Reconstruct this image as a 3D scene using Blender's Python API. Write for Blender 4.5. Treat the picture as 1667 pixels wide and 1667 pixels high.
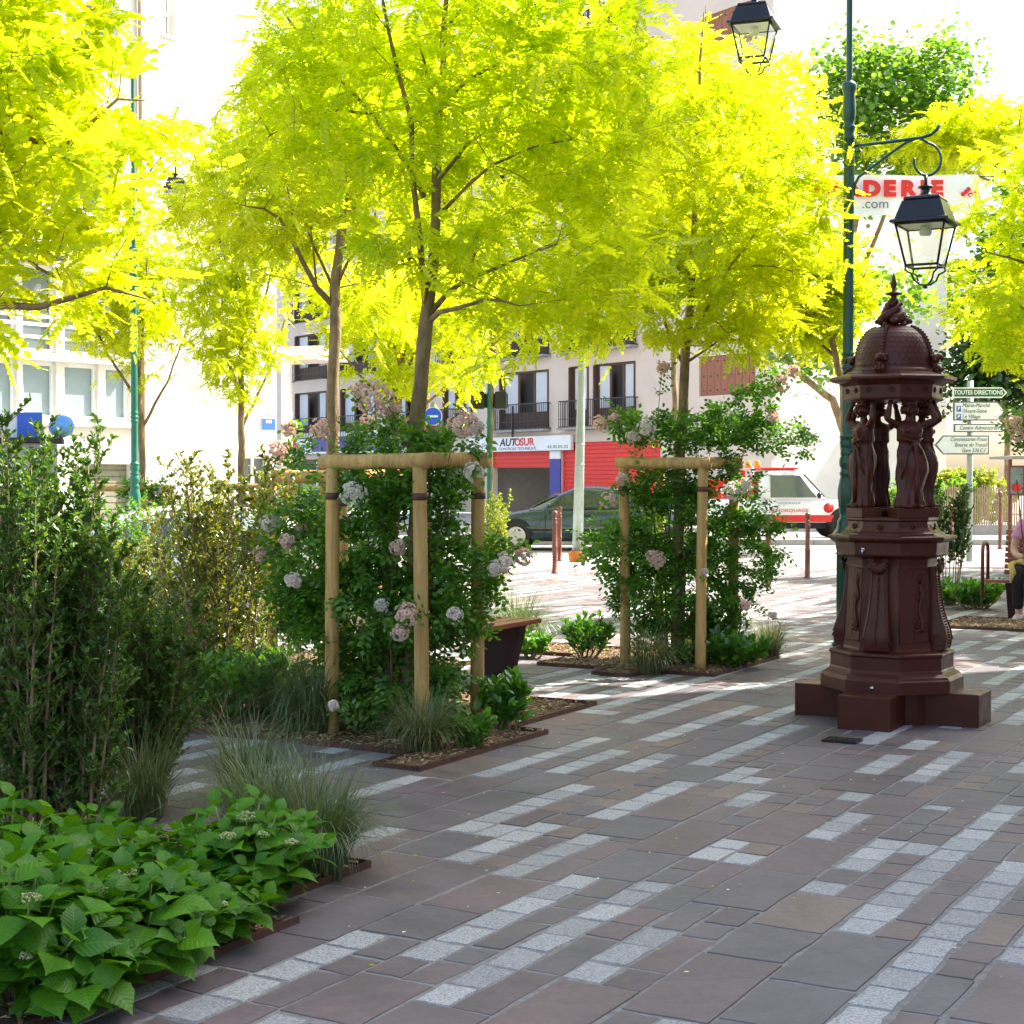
import bpy, math, random
import numpy as np
from mathutils import Vector, Matrix

for _o in list(bpy.data.objects):
    bpy.data.objects.remove(_o)
C = bpy.context.scene.collection
R = math.radians
# ------------------------------------------------------------------ camera, sky, sun, exposure
FPX = 2600.0          # focal length in pixels of the 1667 px picture
PITCH = math.atan(58.5 / FPX)
H = 1.5
cam_d = bpy.data.cameras.new('camera')
cam_d.sensor_width = 36
cam_d.lens = 36 * FPX / 1667
cam_d.clip_start = 0.05
cam_d.clip_end = 2000
cam = bpy.data.objects.new('camera', cam_d)
C.objects.link(cam)
cam.location = (0, 0, H)
cam.rotation_euler = (math.pi / 2 - PITCH, 0, 0)
bpy.context.scene.camera = cam

SUN_EL = R(50)
SUN = Vector((0.90 * math.cos(SUN_EL), 0.43 * math.cos(SUN_EL), math.sin(SUN_EL))).normalized()
world = bpy.data.worlds.new('World')
bpy.context.scene.world = world
world.use_nodes = True
wn = world.node_tree
bg = wn.nodes['Background']
sky = wn.nodes.new('ShaderNodeTexSky')
sky.sky_type = 'NISHITA'
sky.sun_disc = False
sky.sun_elevation = SUN_EL
sky.sun_rotation = math.atan2(SUN.x, SUN.y)
sky.air_density = 1.0
sky.dust_density = 3.0
sky.ozone_density = 1.0
wn.links.new(sky.outputs[0], bg.inputs[0])
bg.inputs[1].default_value = 0.135
sl = bpy.data.lights.new('sun', 'SUN')
sl.energy = 5.0
sl.angle = R(0.5)
sl.color = (1.0, 0.95, 0.86)
so = bpy.data.objects.new('sun', sl)
C.objects.link(so)
so.rotation_euler = (-SUN).to_track_quat('-Z', 'Y').to_euler()
vs = bpy.context.scene.view_settings
vs.view_transform = 'Standard'
vs.look = 'None'
vs.gamma = 1
vs.exposure = 1.88
vs.use_white_balance = True
vs.white_balance_temperature = 6800
vs.white_balance_tint = 10
cy = bpy.context.scene.cycles
cy.max_bounces = 8
cy.diffuse_bounces = 4
cy.glossy_bounces = 3
cy.transmission_bounces = 5
cy.transparent_max_bounces = 12
cy.use_denoising = True
cy.sample_clamp_indirect = 6

rnd = random.Random(11)
rng = np.random.default_rng(11)


# ------------------------------------------------------------------ helpers: picture to place
def ray(px, py):
    a = (px - 833.5) / FPX
    b = (833.5 - py) / FPX
    cp, sp = math.cos(PITCH), math.sin(PITCH)
    return Vector((a, cp + b * sp, -sp + b * cp))


def W(px, py, Y):
    d = ray(px, py)
    return Vector((0, 0, H)) + d * (Y / d.y)


def G(px, py):
    d = ray(px, py)
    return Vector((0, 0, H)) + d * (-H / d.z)


def zg(x, y):
    k = min(1, max(0, (y - 10) / 7))
    return -0.045 * max(0, -x - 1.5) * k


UU = Vector((0.496, 0.868, 0)).normalized()
VV = Vector((UU.y, -UU.x, 0))


def uv(u, v, z=0):
    return UU * u + VV * v + Vector((0, 0, z))


ROT_U = math.atan2(UU.y, UU.x)


# ------------------------------------------------------------------ helpers: meshes
class MB:
    def __init__(s):
        s.V = []
        s.n = 0
        s.ch = []
        s.A = []

    def add(s, v, f, mat=0, smooth=False, att=None):
        v = np.asarray(v, dtype=float).reshape(-1, 3)
        if isinstance(f, np.ndarray):
            s.ch.append((f + s.n, mat, smooth))
        else:
            by = {}
            for q in f:
                by.setdefault(len(q), []).append(q)
            for k, q in by.items():
                s.ch.append((np.array(q) + s.n, mat, smooth))
        s.V.append(v)
        s.A.append(np.zeros_like(v) if att is None else np.asarray(att, dtype=float))
        s.n += len(v)
        return s

    def box(s, c, d, rz=0, mat=0, M=None):
        x, y, z = d[0] / 2, d[1] / 2, d[2] / 2
        v = np.array([(-x, -y, -z), (x, -y, -z), (x, y, -z), (-x, y, -z), (-x, -y, z), (x, -y, z), (x, y, z), (-x, y, z)])
        if rz:
            cc, ss = math.cos(rz), math.sin(rz)
            v = v @ np.array([[cc, ss, 0], [-ss, cc, 0], [0, 0, 1]])
        if M is not None:
            v = v @ np.array(M.to_3x3()).T
        v = v + np.array(c)
        return s.add(v, [(3, 2, 1, 0), (4, 5, 6, 7), (0, 1, 5, 4), (1, 2, 6, 5), (2, 3, 7, 6), (3, 0, 4, 7)], mat)

    def tube(s, pts, rad, n=8, mat=0, cap=True, smooth=True, rot=0.0):
        pts = [Vector(p) for p in pts]
        m = len(pts)
        if not hasattr(rad, '__len__'):
            rad = [rad] * m
        vs_ = []
        t0 = (pts[1] - pts[0]).normalized()
        ref = Vector((0, 0, 1)) if abs(t0.z) < 0.9 else Vector((1, 0, 0))
        e1 = t0.cross(ref).normalized()
        for i, p in enumerate(pts):
            t = (pts[min(i + 1, m - 1)] - pts[max(i - 1, 0)])
            if t.length < 1e-9:
                t = t0
            t = t.normalized()
            e1 = (e1 - t * e1.dot(t))
            if e1.length < 1e-6:
                e1 = t.orthogonal()
            e1.normalize()
            e2 = t.cross(e1)
            for k in range(n):
                a = 2 * math.pi * k / n + rot
                q = p + (e1 * math.cos(a) + e2 * math.sin(a)) * rad[i]
                vs_.append(q)
        f = []
        for i in range(m - 1):
            for k in range(n):
                k2 = (k + 1) % n
                f.append((i * n + k, i * n + k2, (i + 1) * n + k2, (i + 1) * n + k))
        if cap:
            f.append(tuple(range(n - 1, -1, -1)))
            f.append(tuple((m - 1) * n + k for k in range(n)))
        return s.add(np.array([tuple(q) for q in vs_]), f, mat, smooth)

    def lathe(s, prof, n=24, c=(0, 0, 0), mat=0, smooth=True, rot=0.0, sx=1, sy=1, mod=None, cap=True):
        vs_ = []
        for (r, z) in prof:
            for k in range(n):
                a = 2 * math.pi * k / n + rot
                rr = r * (mod(a, z) if mod else 1)
                vs_.append((c[0] + rr * math.cos(a) * sx, c[1] + rr * math.sin(a) * sy, c[2] + z))
        f = []
        m = len(prof)
        for i in range(m - 1):
            for k in range(n):
                k2 = (k + 1) % n
                f.append((i * n + k, i * n + k2, (i + 1) * n + k2, (i + 1) * n + k))
        if cap:
            f.append(tuple(range(n - 1, -1, -1)))
            f.append(tuple((m - 1) * n + k for k in range(n)))
        return s.add(np.array(vs_), f, mat, smooth)

    def ball(s, c, r, n=12, m=8, mat=0, sc=(1, 1, 1)):
        vs_ = []
        for i in range(1, m):
            th = math.pi * i / m
            for k in range(n):
                a = 2 * math.pi * k / n
                vs_.append((c[0] + r * sc[0] * math.sin(th) * math.cos(a), c[1] + r * sc[1] * math.sin(th) * math.sin(a), c[2] + r * sc[2] * math.cos(th)))
        vs_.append((c[0], c[1], c[2] + r * sc[2]))
        vs_.append((c[0], c[1], c[2] - r * sc[2]))
        f = []
        for i in range(m - 2):
            for k in range(n):
                k2 = (k + 1) % n
                f.append((i * n + k, (i + 1) * n + k, (i + 1) * n + k2, i * n + k2))
        T = (m - 1) * n
        for k in range(n):
            k2 = (k + 1) % n
            f.append((T, k, k2))
            f.append((T + 1, (m - 2) * n + k2, (m - 2) * n + k))
        return s.add(np.array(vs_), f, mat, True)

    def prism(s, poly, z0, z1, mat=0):
        n = len(poly)
        v = [(p[0], p[1], z0) for p in poly] + [(p[0], p[1], z1) for p in poly]
        f = [tuple(range(n - 1, -1, -1)), tuple(range(n, 2 * n))]
        for i in range(n):
            j = (i + 1) % n
            f.append((i, j, n + j, n + i))
        return s.add(v, f, mat)

    def scatter(s, tv, tf, pos, mats3, mat=0, smooth=False, att=None):
        N = len(pos)
        if N == 0:
            return s
        v = np.einsum('nij,kj->nki', mats3, tv) + pos[:, None, :]
        k = len(tv)
        f = (tf[None, :, :] + (np.arange(N) * k)[:, None, None]).reshape(-1, tf.shape[1])
        a = None if att is None else np.tile(att, (N, 1))
        return s.add(v.reshape(-1, 3), f, mat, smooth, a)

    def transform(s, M):
        A = np.array(M.to_3x3())
        t = np.array(M.translation)
        s.V = [v @ A.T + t for v in s.V]
        return s

    def mesh(s, name, mats, origin=None, att=False):
        V = np.concatenate(s.V) if s.V else np.zeros((0, 3))
        if origin is not None:
            V = V - np.array(origin)
        me = bpy.data.meshes.new(name)
        me.vertices.add(len(V))
        me.vertices.foreach_set('co', V.astype(np.float32).ravel())
        loops = np.concatenate([c[0].ravel() for c in s.ch]).astype(np.int32)
        sizes = np.concatenate([np.full(len(c[0]), c[0].shape[1]) for c in s.ch]).astype(np.int32)
        mi = np.concatenate([np.full(len(c[0]), c[1]) for c in s.ch]).astype(np.int32)
        sm = np.concatenate([np.full(len(c[0]), c[2]) for c in s.ch])
        me.loops.add(len(loops))
        me.loops.foreach_set('vertex_index', loops)
        me.polygons.add(len(sizes))
        st = np.concatenate([[0], np.cumsum(sizes)[:-1]]).astype(np.int32)
        me.polygons.foreach_set('loop_start', st)
        me.polygons.foreach_set('material_index', mi)
        me.polygons.foreach_set('use_smooth', sm)
        if not isinstance(mats, (list, tuple)):
            mats = [mats]
        for m in mats:
            me.materials.append(m)
        if att:
            at = me.attributes.new('leafuv', 'FLOAT_VECTOR', 'POINT')
            at.data.foreach_set('vector', np.concatenate(s.A).astype(np.float32).ravel())
        me.update(calc_edges=True)
        me.validate()
        return me

    def build(s, name, mats, parent=None, world=False, loc=None, att=False, bevel=0, label=None):
        """world: vertices are world coordinates; the object's origin goes to its parent's (or to loc)."""
        org = None
        if world:
            org = tuple(parent.location) if parent is not None else (loc or (0, 0, 0))
            if parent is not None and parent.parent is not None:
                org = tuple(parent.parent.location)
        me = s.mesh(name, mats, org, att)
        o = bpy.data.objects.new(name, me)
        C.objects.link(o)
        if parent is not None:
            o.parent = parent
        elif loc is not None:
            o.location = loc
        if bevel:
            b = o.modifiers.new('bevel', 'BEVEL')
            b.width = bevel
            b.segments = 2
            b.limit_method = 'ANGLE'
            b.angle_limit = R(40)
        if label:
            o['label'] = label
        return o


def tag(o, label, cat=None, group=None, kind=None):
    if label:
        o['label'] = label
    if cat:
        o['category'] = cat
    if group:
        o['group'] = group
    if kind:
        o['kind'] = kind
    return o


def thing(name, label, cat, loc=(0, 0, 0), rz=0, group=None):
    o = bpy.data.objects.new(name, None)
    o.empty_display_size = 0.2
    C.objects.link(o)
    o.location = loc
    o.rotation_euler = (0, 0, rz)
    return tag(o, label, cat, group)


KIDS = {}


def dup(root, loc, rz=0, label=None, sc=None):
    def cp(o, par):
        c = o.copy()
        C.objects.link(c)
        if par is not None:
            c.parent = par
        for k in [q for q in bpy.data.objects if q.parent == o]:
            cp(k, c)
        return c
    r = cp(root, None)
    r.location = loc
    r.rotation_euler = (0, 0, rz)
    if sc:
        r.scale = (sc, sc, sc)
    if label:
        r['label'] = label
    return r


# ------------------------------------------------------------------ materials
def newmat(name):
    m = bpy.data.materials.new(name)
    m.use_nodes = True
    nt = m.node_tree
    return m, nt, nt.nodes['Principled BSDF'], nt.nodes['Material Output']


def ramp(nt, fac, stops):
    r = nt.nodes.new('ShaderNodeValToRGB')
    el = r.color_ramp.elements
    while len(el) < len(stops):
        el.new(0.5)
    for e, (p, c) in zip(el, stops):
        e.position = p
        e.color = (c[0], c[1], c[2], 1)
    nt.links.new(fac, r.inputs[0])
    return r.outputs[0]


def noise(nt, scale, detail=4, rough=0.6, vec=None, dist=0):
    n = nt.nodes.new('ShaderNodeTexNoise')
    n.inputs['Scale'].default_value = scale
    n.inputs['Detail'].default_value = detail
    n.inputs['Roughness'].default_value = rough
    n.inputs['Distortion'].default_value = dist
    if vec is None:
        t = nt.nodes.new('ShaderNodeTexCoord')
        vec = t.outputs['Object']
    nt.links.new(vec, n.inputs['Vector'])
    return n.outputs['Fac']


def mul(c, k):
    return tuple(min(1, x * k) for x in c)


def mat(name, col, rough=0.6, metal=0.0, var=0.15, scale=6.0, bump=0.0, bscale=60, spec=0.5, coat=0, stretch=None):
    m, nt, p, out = newmat(name)
    vec = None
    if stretch:
        t = nt.nodes.new('ShaderNodeTexCoord')
        mp = nt.nodes.new('ShaderNodeMapping')
        mp.inputs['Scale'].default_value = stretch
        nt.links.new(t.outputs['Object'], mp.inputs[0])
        vec = mp.outputs[0]
    nz = noise(nt, scale, vec=vec)
    nt.links.new(ramp(nt, nz, [(0.3, mul(col, 1 - var)), (0.7, mul(col, 1 + var))]), p.inputs['Base Color'])
    p.inputs['Roughness'].default_value = rough
    p.inputs['Metallic'].default_value = metal
    p.inputs['Specular IOR Level'].default_value = spec
    p.inputs['Coat Weight'].default_value = coat
    if bump:
        b = nt.nodes.new('ShaderNodeBump')
        b.inputs['Strength'].default_value = bump
        b.inputs['Distance'].default_value = 0.01
        nt.links.new(noise(nt, bscale, 5, vec=vec), b.inputs['Height'])
        nt.links.new(b.outputs[0], p.inputs['Normal'])
    return m


def leafmat(name, c1, c2, trans=0.45, tcol=None, gloss=0.06, grough=0.35, veins=False, lowscale=0.9):
    m, nt, p, out = newmat(name)
    nt.nodes.remove(p)
    geo = nt.nodes.new('ShaderNodeNewGeometry')
    col = ramp(nt, geo.outputs['Random Per Island'], [(0.0, c1), (1.0, c2)])
    nz = noise(nt, lowscale, 2)
    mx = nt.nodes.new('ShaderNodeMix')
    mx.data_type = 'RGBA'
    mx.blend_type = 'MULTIPLY'
    mx.inputs[0].default_value = 1
    nt.links.new(col, mx.inputs[6])
    nt.links.new(ramp(nt, nz, [(0.35, (0.72, 0.82, 0.8)), (0.65, (1, 1, 1))]), mx.inputs[7])
    base = mx.outputs[2]
    nrm = None
    if veins:
        at = nt.nodes.new('ShaderNodeAttribute')
        at.attribute_name = 'leafuv'
        sp = nt.nodes.new('ShaderNodeSeparateXYZ')
        nt.links.new(at.outputs['Vector'], sp.inputs[0])
        ab = nt.nodes.new('ShaderNodeMath')
        ab.operation = 'ABSOLUTE'
        nt.links.new(sp.outputs[1], ab.inputs[0])
        a2 = nt.nodes.new('ShaderNodeMath')
        a2.operation = 'MULTIPLY_ADD'
        nt.links.new(ab.outputs[0], a2.inputs[0])
        a2.inputs[1].default_value = -0.75
        nt.links.new(sp.outputs[0], a2.inputs[2])
        s1 = nt.nodes.new('ShaderNodeMath')
        s1.operation = 'MULTIPLY'
        nt.links.new(a2.outputs[0], s1.inputs[0])
        s1.inputs[1].default_value = 52.0
        s2 = nt.nodes.new('ShaderNodeMath')
        s2.operation = 'SINE'
        nt.links.new(s1.outputs[0], s2.inputs[0])
        pw = nt.nodes.new('ShaderNodeMath')
        pw.operation = 'POWER'
        pw.use_clamp = True
        mr = nt.nodes.new('ShaderNodeMapRange')
        mr.inputs[1].default_value = -1
        mr.inputs[2].default_value = 1
        nt.links.new(s2.outputs[0], mr.inputs[0])
        nt.links.new(mr.outputs[0], pw.inputs[0])
        pw.inputs[1].default_value = 5
        mid = nt.nodes.new('ShaderNodeMath')
        mid.operation = 'LESS_THAN'
        nt.links.new(ab.outputs[0], mid.inputs[0])
        mid.inputs[1].default_value = 0.018
        mm = nt.nodes.new('ShaderNodeMath')
        mm.operation = 'MAXIMUM'
        nt.links.new(pw.outputs[0], mm.inputs[0])
        nt.links.new(mid.outputs[0], mm.inputs[1])
        k = nt.nodes.new('ShaderNodeMix')
        k.data_type = 'RGBA'
        k.inputs[7].default_value = (min(1, c2[0] * 2.0), min(1, c2[1] * 1.45), c2[2] * 1.8, 1)
        ff = nt.nodes.new('ShaderNodeMath')
        ff.operation = 'MULTIPLY'
        nt.links.new(mm.outputs[0], ff.inputs[0])
        ff.inputs[1].default_value = 0.22
        nt.links.new(ff.outputs[0], k.inputs[0])
        nt.links.new(base, k.inputs[6])
        base = k.outputs[2]
        b = nt.nodes.new('ShaderNodeBump')
        b.invert = True
        b.inputs['Strength'].default_value = 0.6
        b.inputs['Distance'].default_value = 0.002
        nt.links.new(mm.outputs[0], b.inputs['Height'])
        nrm = b.outputs[0]
    d = nt.nodes.new('ShaderNodeBsdfDiffuse')
    t = nt.nodes.new('ShaderNodeBsdfTranslucent')
    g = nt.nodes.new('ShaderNodeBsdfGlossy')
    g.inputs['Roughness'].default_value = grough
    g.inputs['Color'].default_value = (0.9, 0.95, 1, 1)
    nt.links.new(base, d.inputs[0])
    if nrm:
        nt.links.new(nrm, d.inputs['Normal'])
        nt.links.new(nrm, g.inputs['Normal'])
    tc = tcol or (1.3, 1.25, 0.7)
    mt = nt.nodes.new('ShaderNodeMix')
    mt.data_type = 'RGBA'
    mt.blend_type = 'MULTIPLY'
    mt.inputs[0].default_value = 1
    nt.links.new(base, mt.inputs[6])
    mt.inputs[7].default_value = (tc[0], tc[1], tc[2], 1)
    nt.links.new(mt.outputs[2], t.inputs[0])
    m1 = nt.nodes.new('ShaderNodeMixShader')
    m1.inputs[0].default_value = trans
    nt.links.new(d.outputs[0], m1.inputs[1])
    nt.links.new(t.outputs[0], m1.inputs[2])
    m2 = nt.nodes.new('ShaderNodeMixShader')
    m2.inputs[0].default_value = gloss
    nt.links.new(m1.outputs[0], m2.inputs[1])
    nt.links.new(g.outputs[0], m2.inputs[2])
    nt.links.new(m2.outputs[0], out.inputs[0])
    return m


def glassmat(name, tint=(0.9, 0.95, 1), trans=0.8, rough=0.03):
    m, nt, p, out = newmat(name)
    nt.nodes.remove(p)
    t = nt.nodes.new('ShaderNodeBsdfTransparent')
    t.inputs[0].default_value = (*tint, 1)
    g = nt.nodes.new('ShaderNodeBsdfGlossy')
    g.inputs['Roughness'].default_value = rough
    x = nt.nodes.new('ShaderNodeMixShader')
    x.inputs[0].default_value = 1 - trans
    nt.links.new(t.outputs[0], x.inputs[1])
    nt.links.new(g.outputs[0], x.inputs[2])
    nt.links.new(x.outputs[0], out.inputs[0])
    return m


def woodmat():
    m, nt, p, out = newmat('stake_wood')
    t = nt.nodes.new('ShaderNodeTexCoord')
    mp = nt.nodes.new('ShaderNodeMapping')
    mp.inputs['Scale'].default_value = (5, 5, .55)
    nt.links.new(t.outputs['Object'], mp.inputs[0])
    g = noise(nt, 6, 6, .65, mp.outputs[0], .6)
    c = ramp(nt, g, [(.30, (.36, .20, .065)), (.48, (.54, .33, .11)), (.7, (.66, .44, .17))])
    v = nt.nodes.new('ShaderNodeTexVoronoi')
    v.inputs['Scale'].default_value = 5.5
    nt.links.new(t.outputs['Object'], v.inputs['Vector'])
    kn = ramp(nt, v.outputs['Distance'], [(.05, (.35, .28, .2)), (.11, (1, 1, 1))])
    w = ramp(nt, noise(nt, 1.6, 3), [(.35, (.8, .82, .85)), (.65, (1.05, 1.02, 1))])
    last = c
    for q in (kn, w):
        x = nt.nodes.new('ShaderNodeMix')
        x.data_type = 'RGBA'
        x.blend_type = 'MULTIPLY'
        x.inputs[0].default_value = 1
        nt.links.new(last, x.inputs[6])
        nt.links.new(q, x.inputs[7])
        last = x.outputs[2]
    nt.links.new(last, p.inputs['Base Color'])
    p.inputs['Roughness'].default_value = .8
    b = nt.nodes.new('ShaderNodeBump')
    b.inputs['Strength'].default_value = .7
    b.inputs['Distance'].default_value = .006
    nt.links.new(g, b.inputs['Height'])
    nt.links.new(b.outputs[0], p.inputs['Normal'])
    return m


M_GOLD = leafmat('golden_leaf', (0.53, 0.63, 0.018), (0.84, 0.79, 0.030), 0.66, (1.2, 1.2, 0.8), 0.015)
M_GOLD2 = leafmat('golden_leaf_deep', (0.56, 0.68, 0.018), (0.86, 0.83, 0.030), 0.68, (1.2, 1.22, 0.8), 0.015)
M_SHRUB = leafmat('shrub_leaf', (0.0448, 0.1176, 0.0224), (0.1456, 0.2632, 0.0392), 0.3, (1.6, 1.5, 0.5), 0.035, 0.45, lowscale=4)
M_SHRUB_WARM_SUN = leafmat('shrub_leaf_warm_sun', (0.08, 0.17, 0.02), (0.30, 0.30, 0.035), 0.45, (1.5, 1.2, 0.5), 0.06, 0.35, lowscale=3)  # orange-yellow leaf; warmth and brightness of sunlight are put into its colour
M_ROSE = leafmat('rose_leaf', (0.0616, 0.1736, 0.0202), (0.1568, 0.3472, 0.0392), 0.38, (1.6, 1.5, 0.5), 0.04, 0.4, lowscale=3)
M_HYD = leafmat('hydrangea_leaf', (0.0331, 0.1492, 0.0088), (0.1050, 0.2983, 0.0155), 0.3, (1.7, 1.4, 0.4), 0.022, 0.4, veins=True, lowscale=2.5)
M_PLANE = leafmat('green_leaf', (0.10, 0.24, 0.03), (0.24, 0.44, 0.06), 0.5, (1.5, 1.3, 0.5), 0.05)
M_DARKG = leafmat('dark_leaf', (0.03, 0.08, 0.015), (0.07, 0.16, 0.03), 0.3, (1.5, 1.3, 0.5), 0.05)
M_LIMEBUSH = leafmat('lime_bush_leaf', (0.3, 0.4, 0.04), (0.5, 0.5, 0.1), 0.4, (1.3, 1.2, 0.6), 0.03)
M_GRASS = leafmat('grass_blade', (0.06, 0.12, 0.045), (0.19, 0.26, 0.10), 0.3, (1.3, 1.2, 0.6), 0.05, 0.4)
M_STRAW = leafmat('straw_blade', (0.25, 0.2, 0.1), (0.4, 0.33, 0.16), 0.3, (1.1, 1.1, 0.8), 0.03)
M_PETAL = leafmat('rose_petal', (0.95, 0.56, 0.48), (0.97, 0.78, 0.68), 0.15, (1.1, 1.0, 0.95), 0.02)
M_PETALW = leafmat('rose_petal_white', (0.95, 0.74, 0.66), (0.97, 0.90, 0.82), 0.15, (1.1, 1.0, 0.95), 0.02)
M_CREAM = leafmat('cream_floret', (0.35, 0.45, 0.12), (0.75, 0.72, 0.4), 0.25, (1.1, 1.1, 0.8), 0.02)
M_BARK = mat('bark', (0.24, 0.165, 0.085), 0.85, var=0.5, scale=14, bump=1.0, bscale=50, stretch=(1, 1, 0.35))
M_TWIG = mat('twig', (0.13, 0.085, 0.05), 0.8, var=0.3, scale=20)
M_STEM = mat('pale_stem', (0.26, 0.17, 0.10), 0.8, var=0.3, scale=20)
M_GSTEM = mat('green_stem', (0.16, 0.24, 0.05), 0.6, var=0.2)
M_WOOD = woodmat()
M_STRAP = mat('brown_strap', (0.09, 0.035, 0.02), 0.6)
def ironmat():
    m, nt, p, out = newmat('fountain_paint')
    c = ramp(nt, noise(nt, 4, 6, .7), [(.3, (.056, .0120, .0065)), (.6, (.078, .0175, .0095)), (.8, (.105, .031, .017))])
    r_ = ramp(nt, noise(nt, 9, 6, .7), [(.3, (.28, .28, .28)), (.7, (.52, .52, .52))])
    w = ramp(nt, noise(nt, 26, 8, .75, dist=.5), [(.66, (0, 0, 0)), (.74, (1, 1, 1))])
    x = nt.nodes.new('ShaderNodeMix')
    x.data_type = 'RGBA'
    nt.links.new(w, x.inputs[0])
    nt.links.new(c, x.inputs[6])
    x.inputs[7].default_value = (.095, .05, .035, 1)
    nt.links.new(x.outputs[2], p.inputs['Base Color'])
    nt.links.new(r_, p.inputs['Roughness'])
    p.inputs['Specular IOR Level'].default_value = .3
    b = nt.nodes.new('ShaderNodeBump')
    b.inputs['Strength'].default_value = .22
    b.inputs['Distance'].default_value = .003
    nt.links.new(noise(nt, 70, 6, .65), b.inputs['Height'])
    nt.links.new(b.outputs[0], p.inputs['Normal'])
    return m


M_BROWN = ironmat()
M_BRASS = mat('polished_steel', (0.6, 0.58, 0.55), 0.2, 1.0)
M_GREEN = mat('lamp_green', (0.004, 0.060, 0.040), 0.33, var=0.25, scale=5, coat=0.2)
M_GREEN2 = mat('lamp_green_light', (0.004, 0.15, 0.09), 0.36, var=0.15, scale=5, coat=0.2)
M_BLACK = mat('black_paint', (0.012, 0.014, 0.017), 0.35, var=0.3)
M_REFL = mat('white_reflector', (0.7, 0.7, 0.66), 0.4)
M_GLASS = glassmat('clear_glass', (0.93, 0.96, 0.93), 0.86)
M_CORTEN = mat('rusted_steel', (0.085, 0.032, 0.022), 0.75, var=0.4, scale=14)
M_MULCHB = mat('mulch_soil', (0.12, 0.075, 0.04), 0.95, var=0.5, scale=30, bump=1, bscale=60)


def chipmat():
    m, nt, p, out = newmat('wood_chip')
    g = nt.nodes.new('ShaderNodeNewGeometry')
    nt.links.new(ramp(nt, g.outputs['Random Per Island'], [(0, (0.10, 0.06, 0.03)), (0.6, (0.30, 0.19, 0.09)), (1, (0.5, 0.38, 0.22))]), p.inputs['Base Color'])
    p.inputs['Roughness'].default_value = 0.9
    return m


M_CHIP = chipmat()
M_BENCH = mat('bench_wood', (0.30, 0.085, 0.045), 0.45, var=0.25, scale=8, stretch=(1, 6, 6))
M_BENCHLEG = mat('bench_leg', (0.035, 0.010, 0.012), 0.5)
M_HOOP = mat('bench_hoop', (0.16, 0.035, 0.035), 0.4)
M_BOLLARD = mat('bollard_paint', (0.17, 0.05, 0.032), 0.4, var=0.2)
M_GALV = mat('galvanised_pole', (0.36, 0.42, 0.40), 0.5, 0.35, var=0.2, scale=3)
M_WHITE = mat('white_paint', (0.8, 0.8, 0.78), 0.5, var=0.04)
M_WALLW = mat('white_render', (0.72, 0.68, 0.60), 0.85, var=0.05, scale=1.5, bump=0.1)
M_WALLP = mat('pink_grey_render', (0.60, 0.52, 0.46), 0.88, var=0.07, scale=0.6, bump=0.2, bscale=20)
M_BROWNWD = mat('brown_joinery', (0.085, 0.042, 0.026), 0.6)
M_SHUT = mat('wood_shutter', (0.26, 0.10, 0.055), 0.6, var=0.2, stretch=(6, 6, 0.5))
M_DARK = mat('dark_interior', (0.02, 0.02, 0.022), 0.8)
M_CURT = mat('net_curtain', (0.55, 0.60, 0.66), 0.9, var=0.12, scale=9, stretch=(9, 9, 0.3))
M_IRON = mat('railing_iron', (0.018, 0.022, 0.025), 0.45)
M_RED = mat('red_shutter', (0.72, 0.028, 0.022), 0.45, var=0.04)
M_REDP = mat('red_paint', (0.60, 0.012, 0.010), 0.35, var=0.04)
M_BLUE = mat('blue_paint', (0.045, 0.045, 0.30), 0.45, var=0.05)
M_LBLUE = mat('bright_blue_paint', (0.02, 0.11, 0.55), 0.45, var=0.05)
M_SIGNW = mat('sign_white', (0.78, 0.82, 0.86), 0.4, var=0.03)
M_NAVY = mat('lettering_navy', (0.035, 0.04, 0.11), 0.5, var=0.03)
M_GREY = mat('lettering_grey', (0.12, 0.13, 0.15), 0.5, var=0.03)
M_CONC = mat('grey_render', (0.30, 0.30, 0.29), 0.85, var=0.1)
M_SIGNG = mat('sign_green', (0.0, 0.13, 0.075), 0.4, var=0.03)
M_SIGNB = mat('sign_back_grey', (0.35, 0.36, 0.38), 0.4)
M_PANE = mat('window_pane', (0.09, 0.12, 0.13), 0.12, var=0.1, spec=0.8)
M_PANEF = mat('frosted_pane', (0.24, 0.32, 0.34), 0.5, var=0.05)
M_CARG = mat('car_green_paint', (0.035, 0.062, 0.072), 0.22, 0.3, var=0.05, coat=0.8)
M_CARW = mat('car_white_paint', (0.78, 0.80, 0.82), 0.25, var=0.02, coat=0.6)
M_CARS = mat('car_silver_paint', (0.52, 0.55, 0.58), 0.25, 0.4, var=0.03, coat=0.7)
M_CARN = mat('car_dark_paint', (0.02, 0.025, 0.05), 0.22, 0.3, var=0.05, coat=0.8)
M_CGLASS = mat('car_glass', (0.03, 0.045, 0.05), 0.06, var=0.2, spec=0.9, coat=1)
M_TYRE = mat('tyre_rubber', (0.018, 0.018, 0.018), 0.8)
M_HUB = mat('wheel_cover', (0.55, 0.54, 0.48), 0.35, 0.5)
M_ORANGE = mat('orange_plastic', (0.85, 0.25, 0.01), 0.3)
M_LAMPR = mat('red_lens', (0.5, 0.01, 0.01), 0.25)
M_LAMPW = mat('headlight_lens', (0.7, 0.72, 0.75), 0.12)
M_SKIN = mat('skin', (0.52, 0.30, 0.21), 0.5, var=0.06)
M_PINK = mat('pink_cotton', (0.62, 0.26, 0.42), 0.9, var=0.12, scale=20)
M_BLKCL = mat('black_cotton', (0.010, 0.010, 0.013), 0.9, var=0.3)
M_SHOE = mat('pale_shoe', (0.62, 0.48, 0.46), 0.6)
M_HAIR = mat('grey_brown_hair', (0.10, 0.06, 0.04), 0.6, var=0.3, scale=40)
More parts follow.
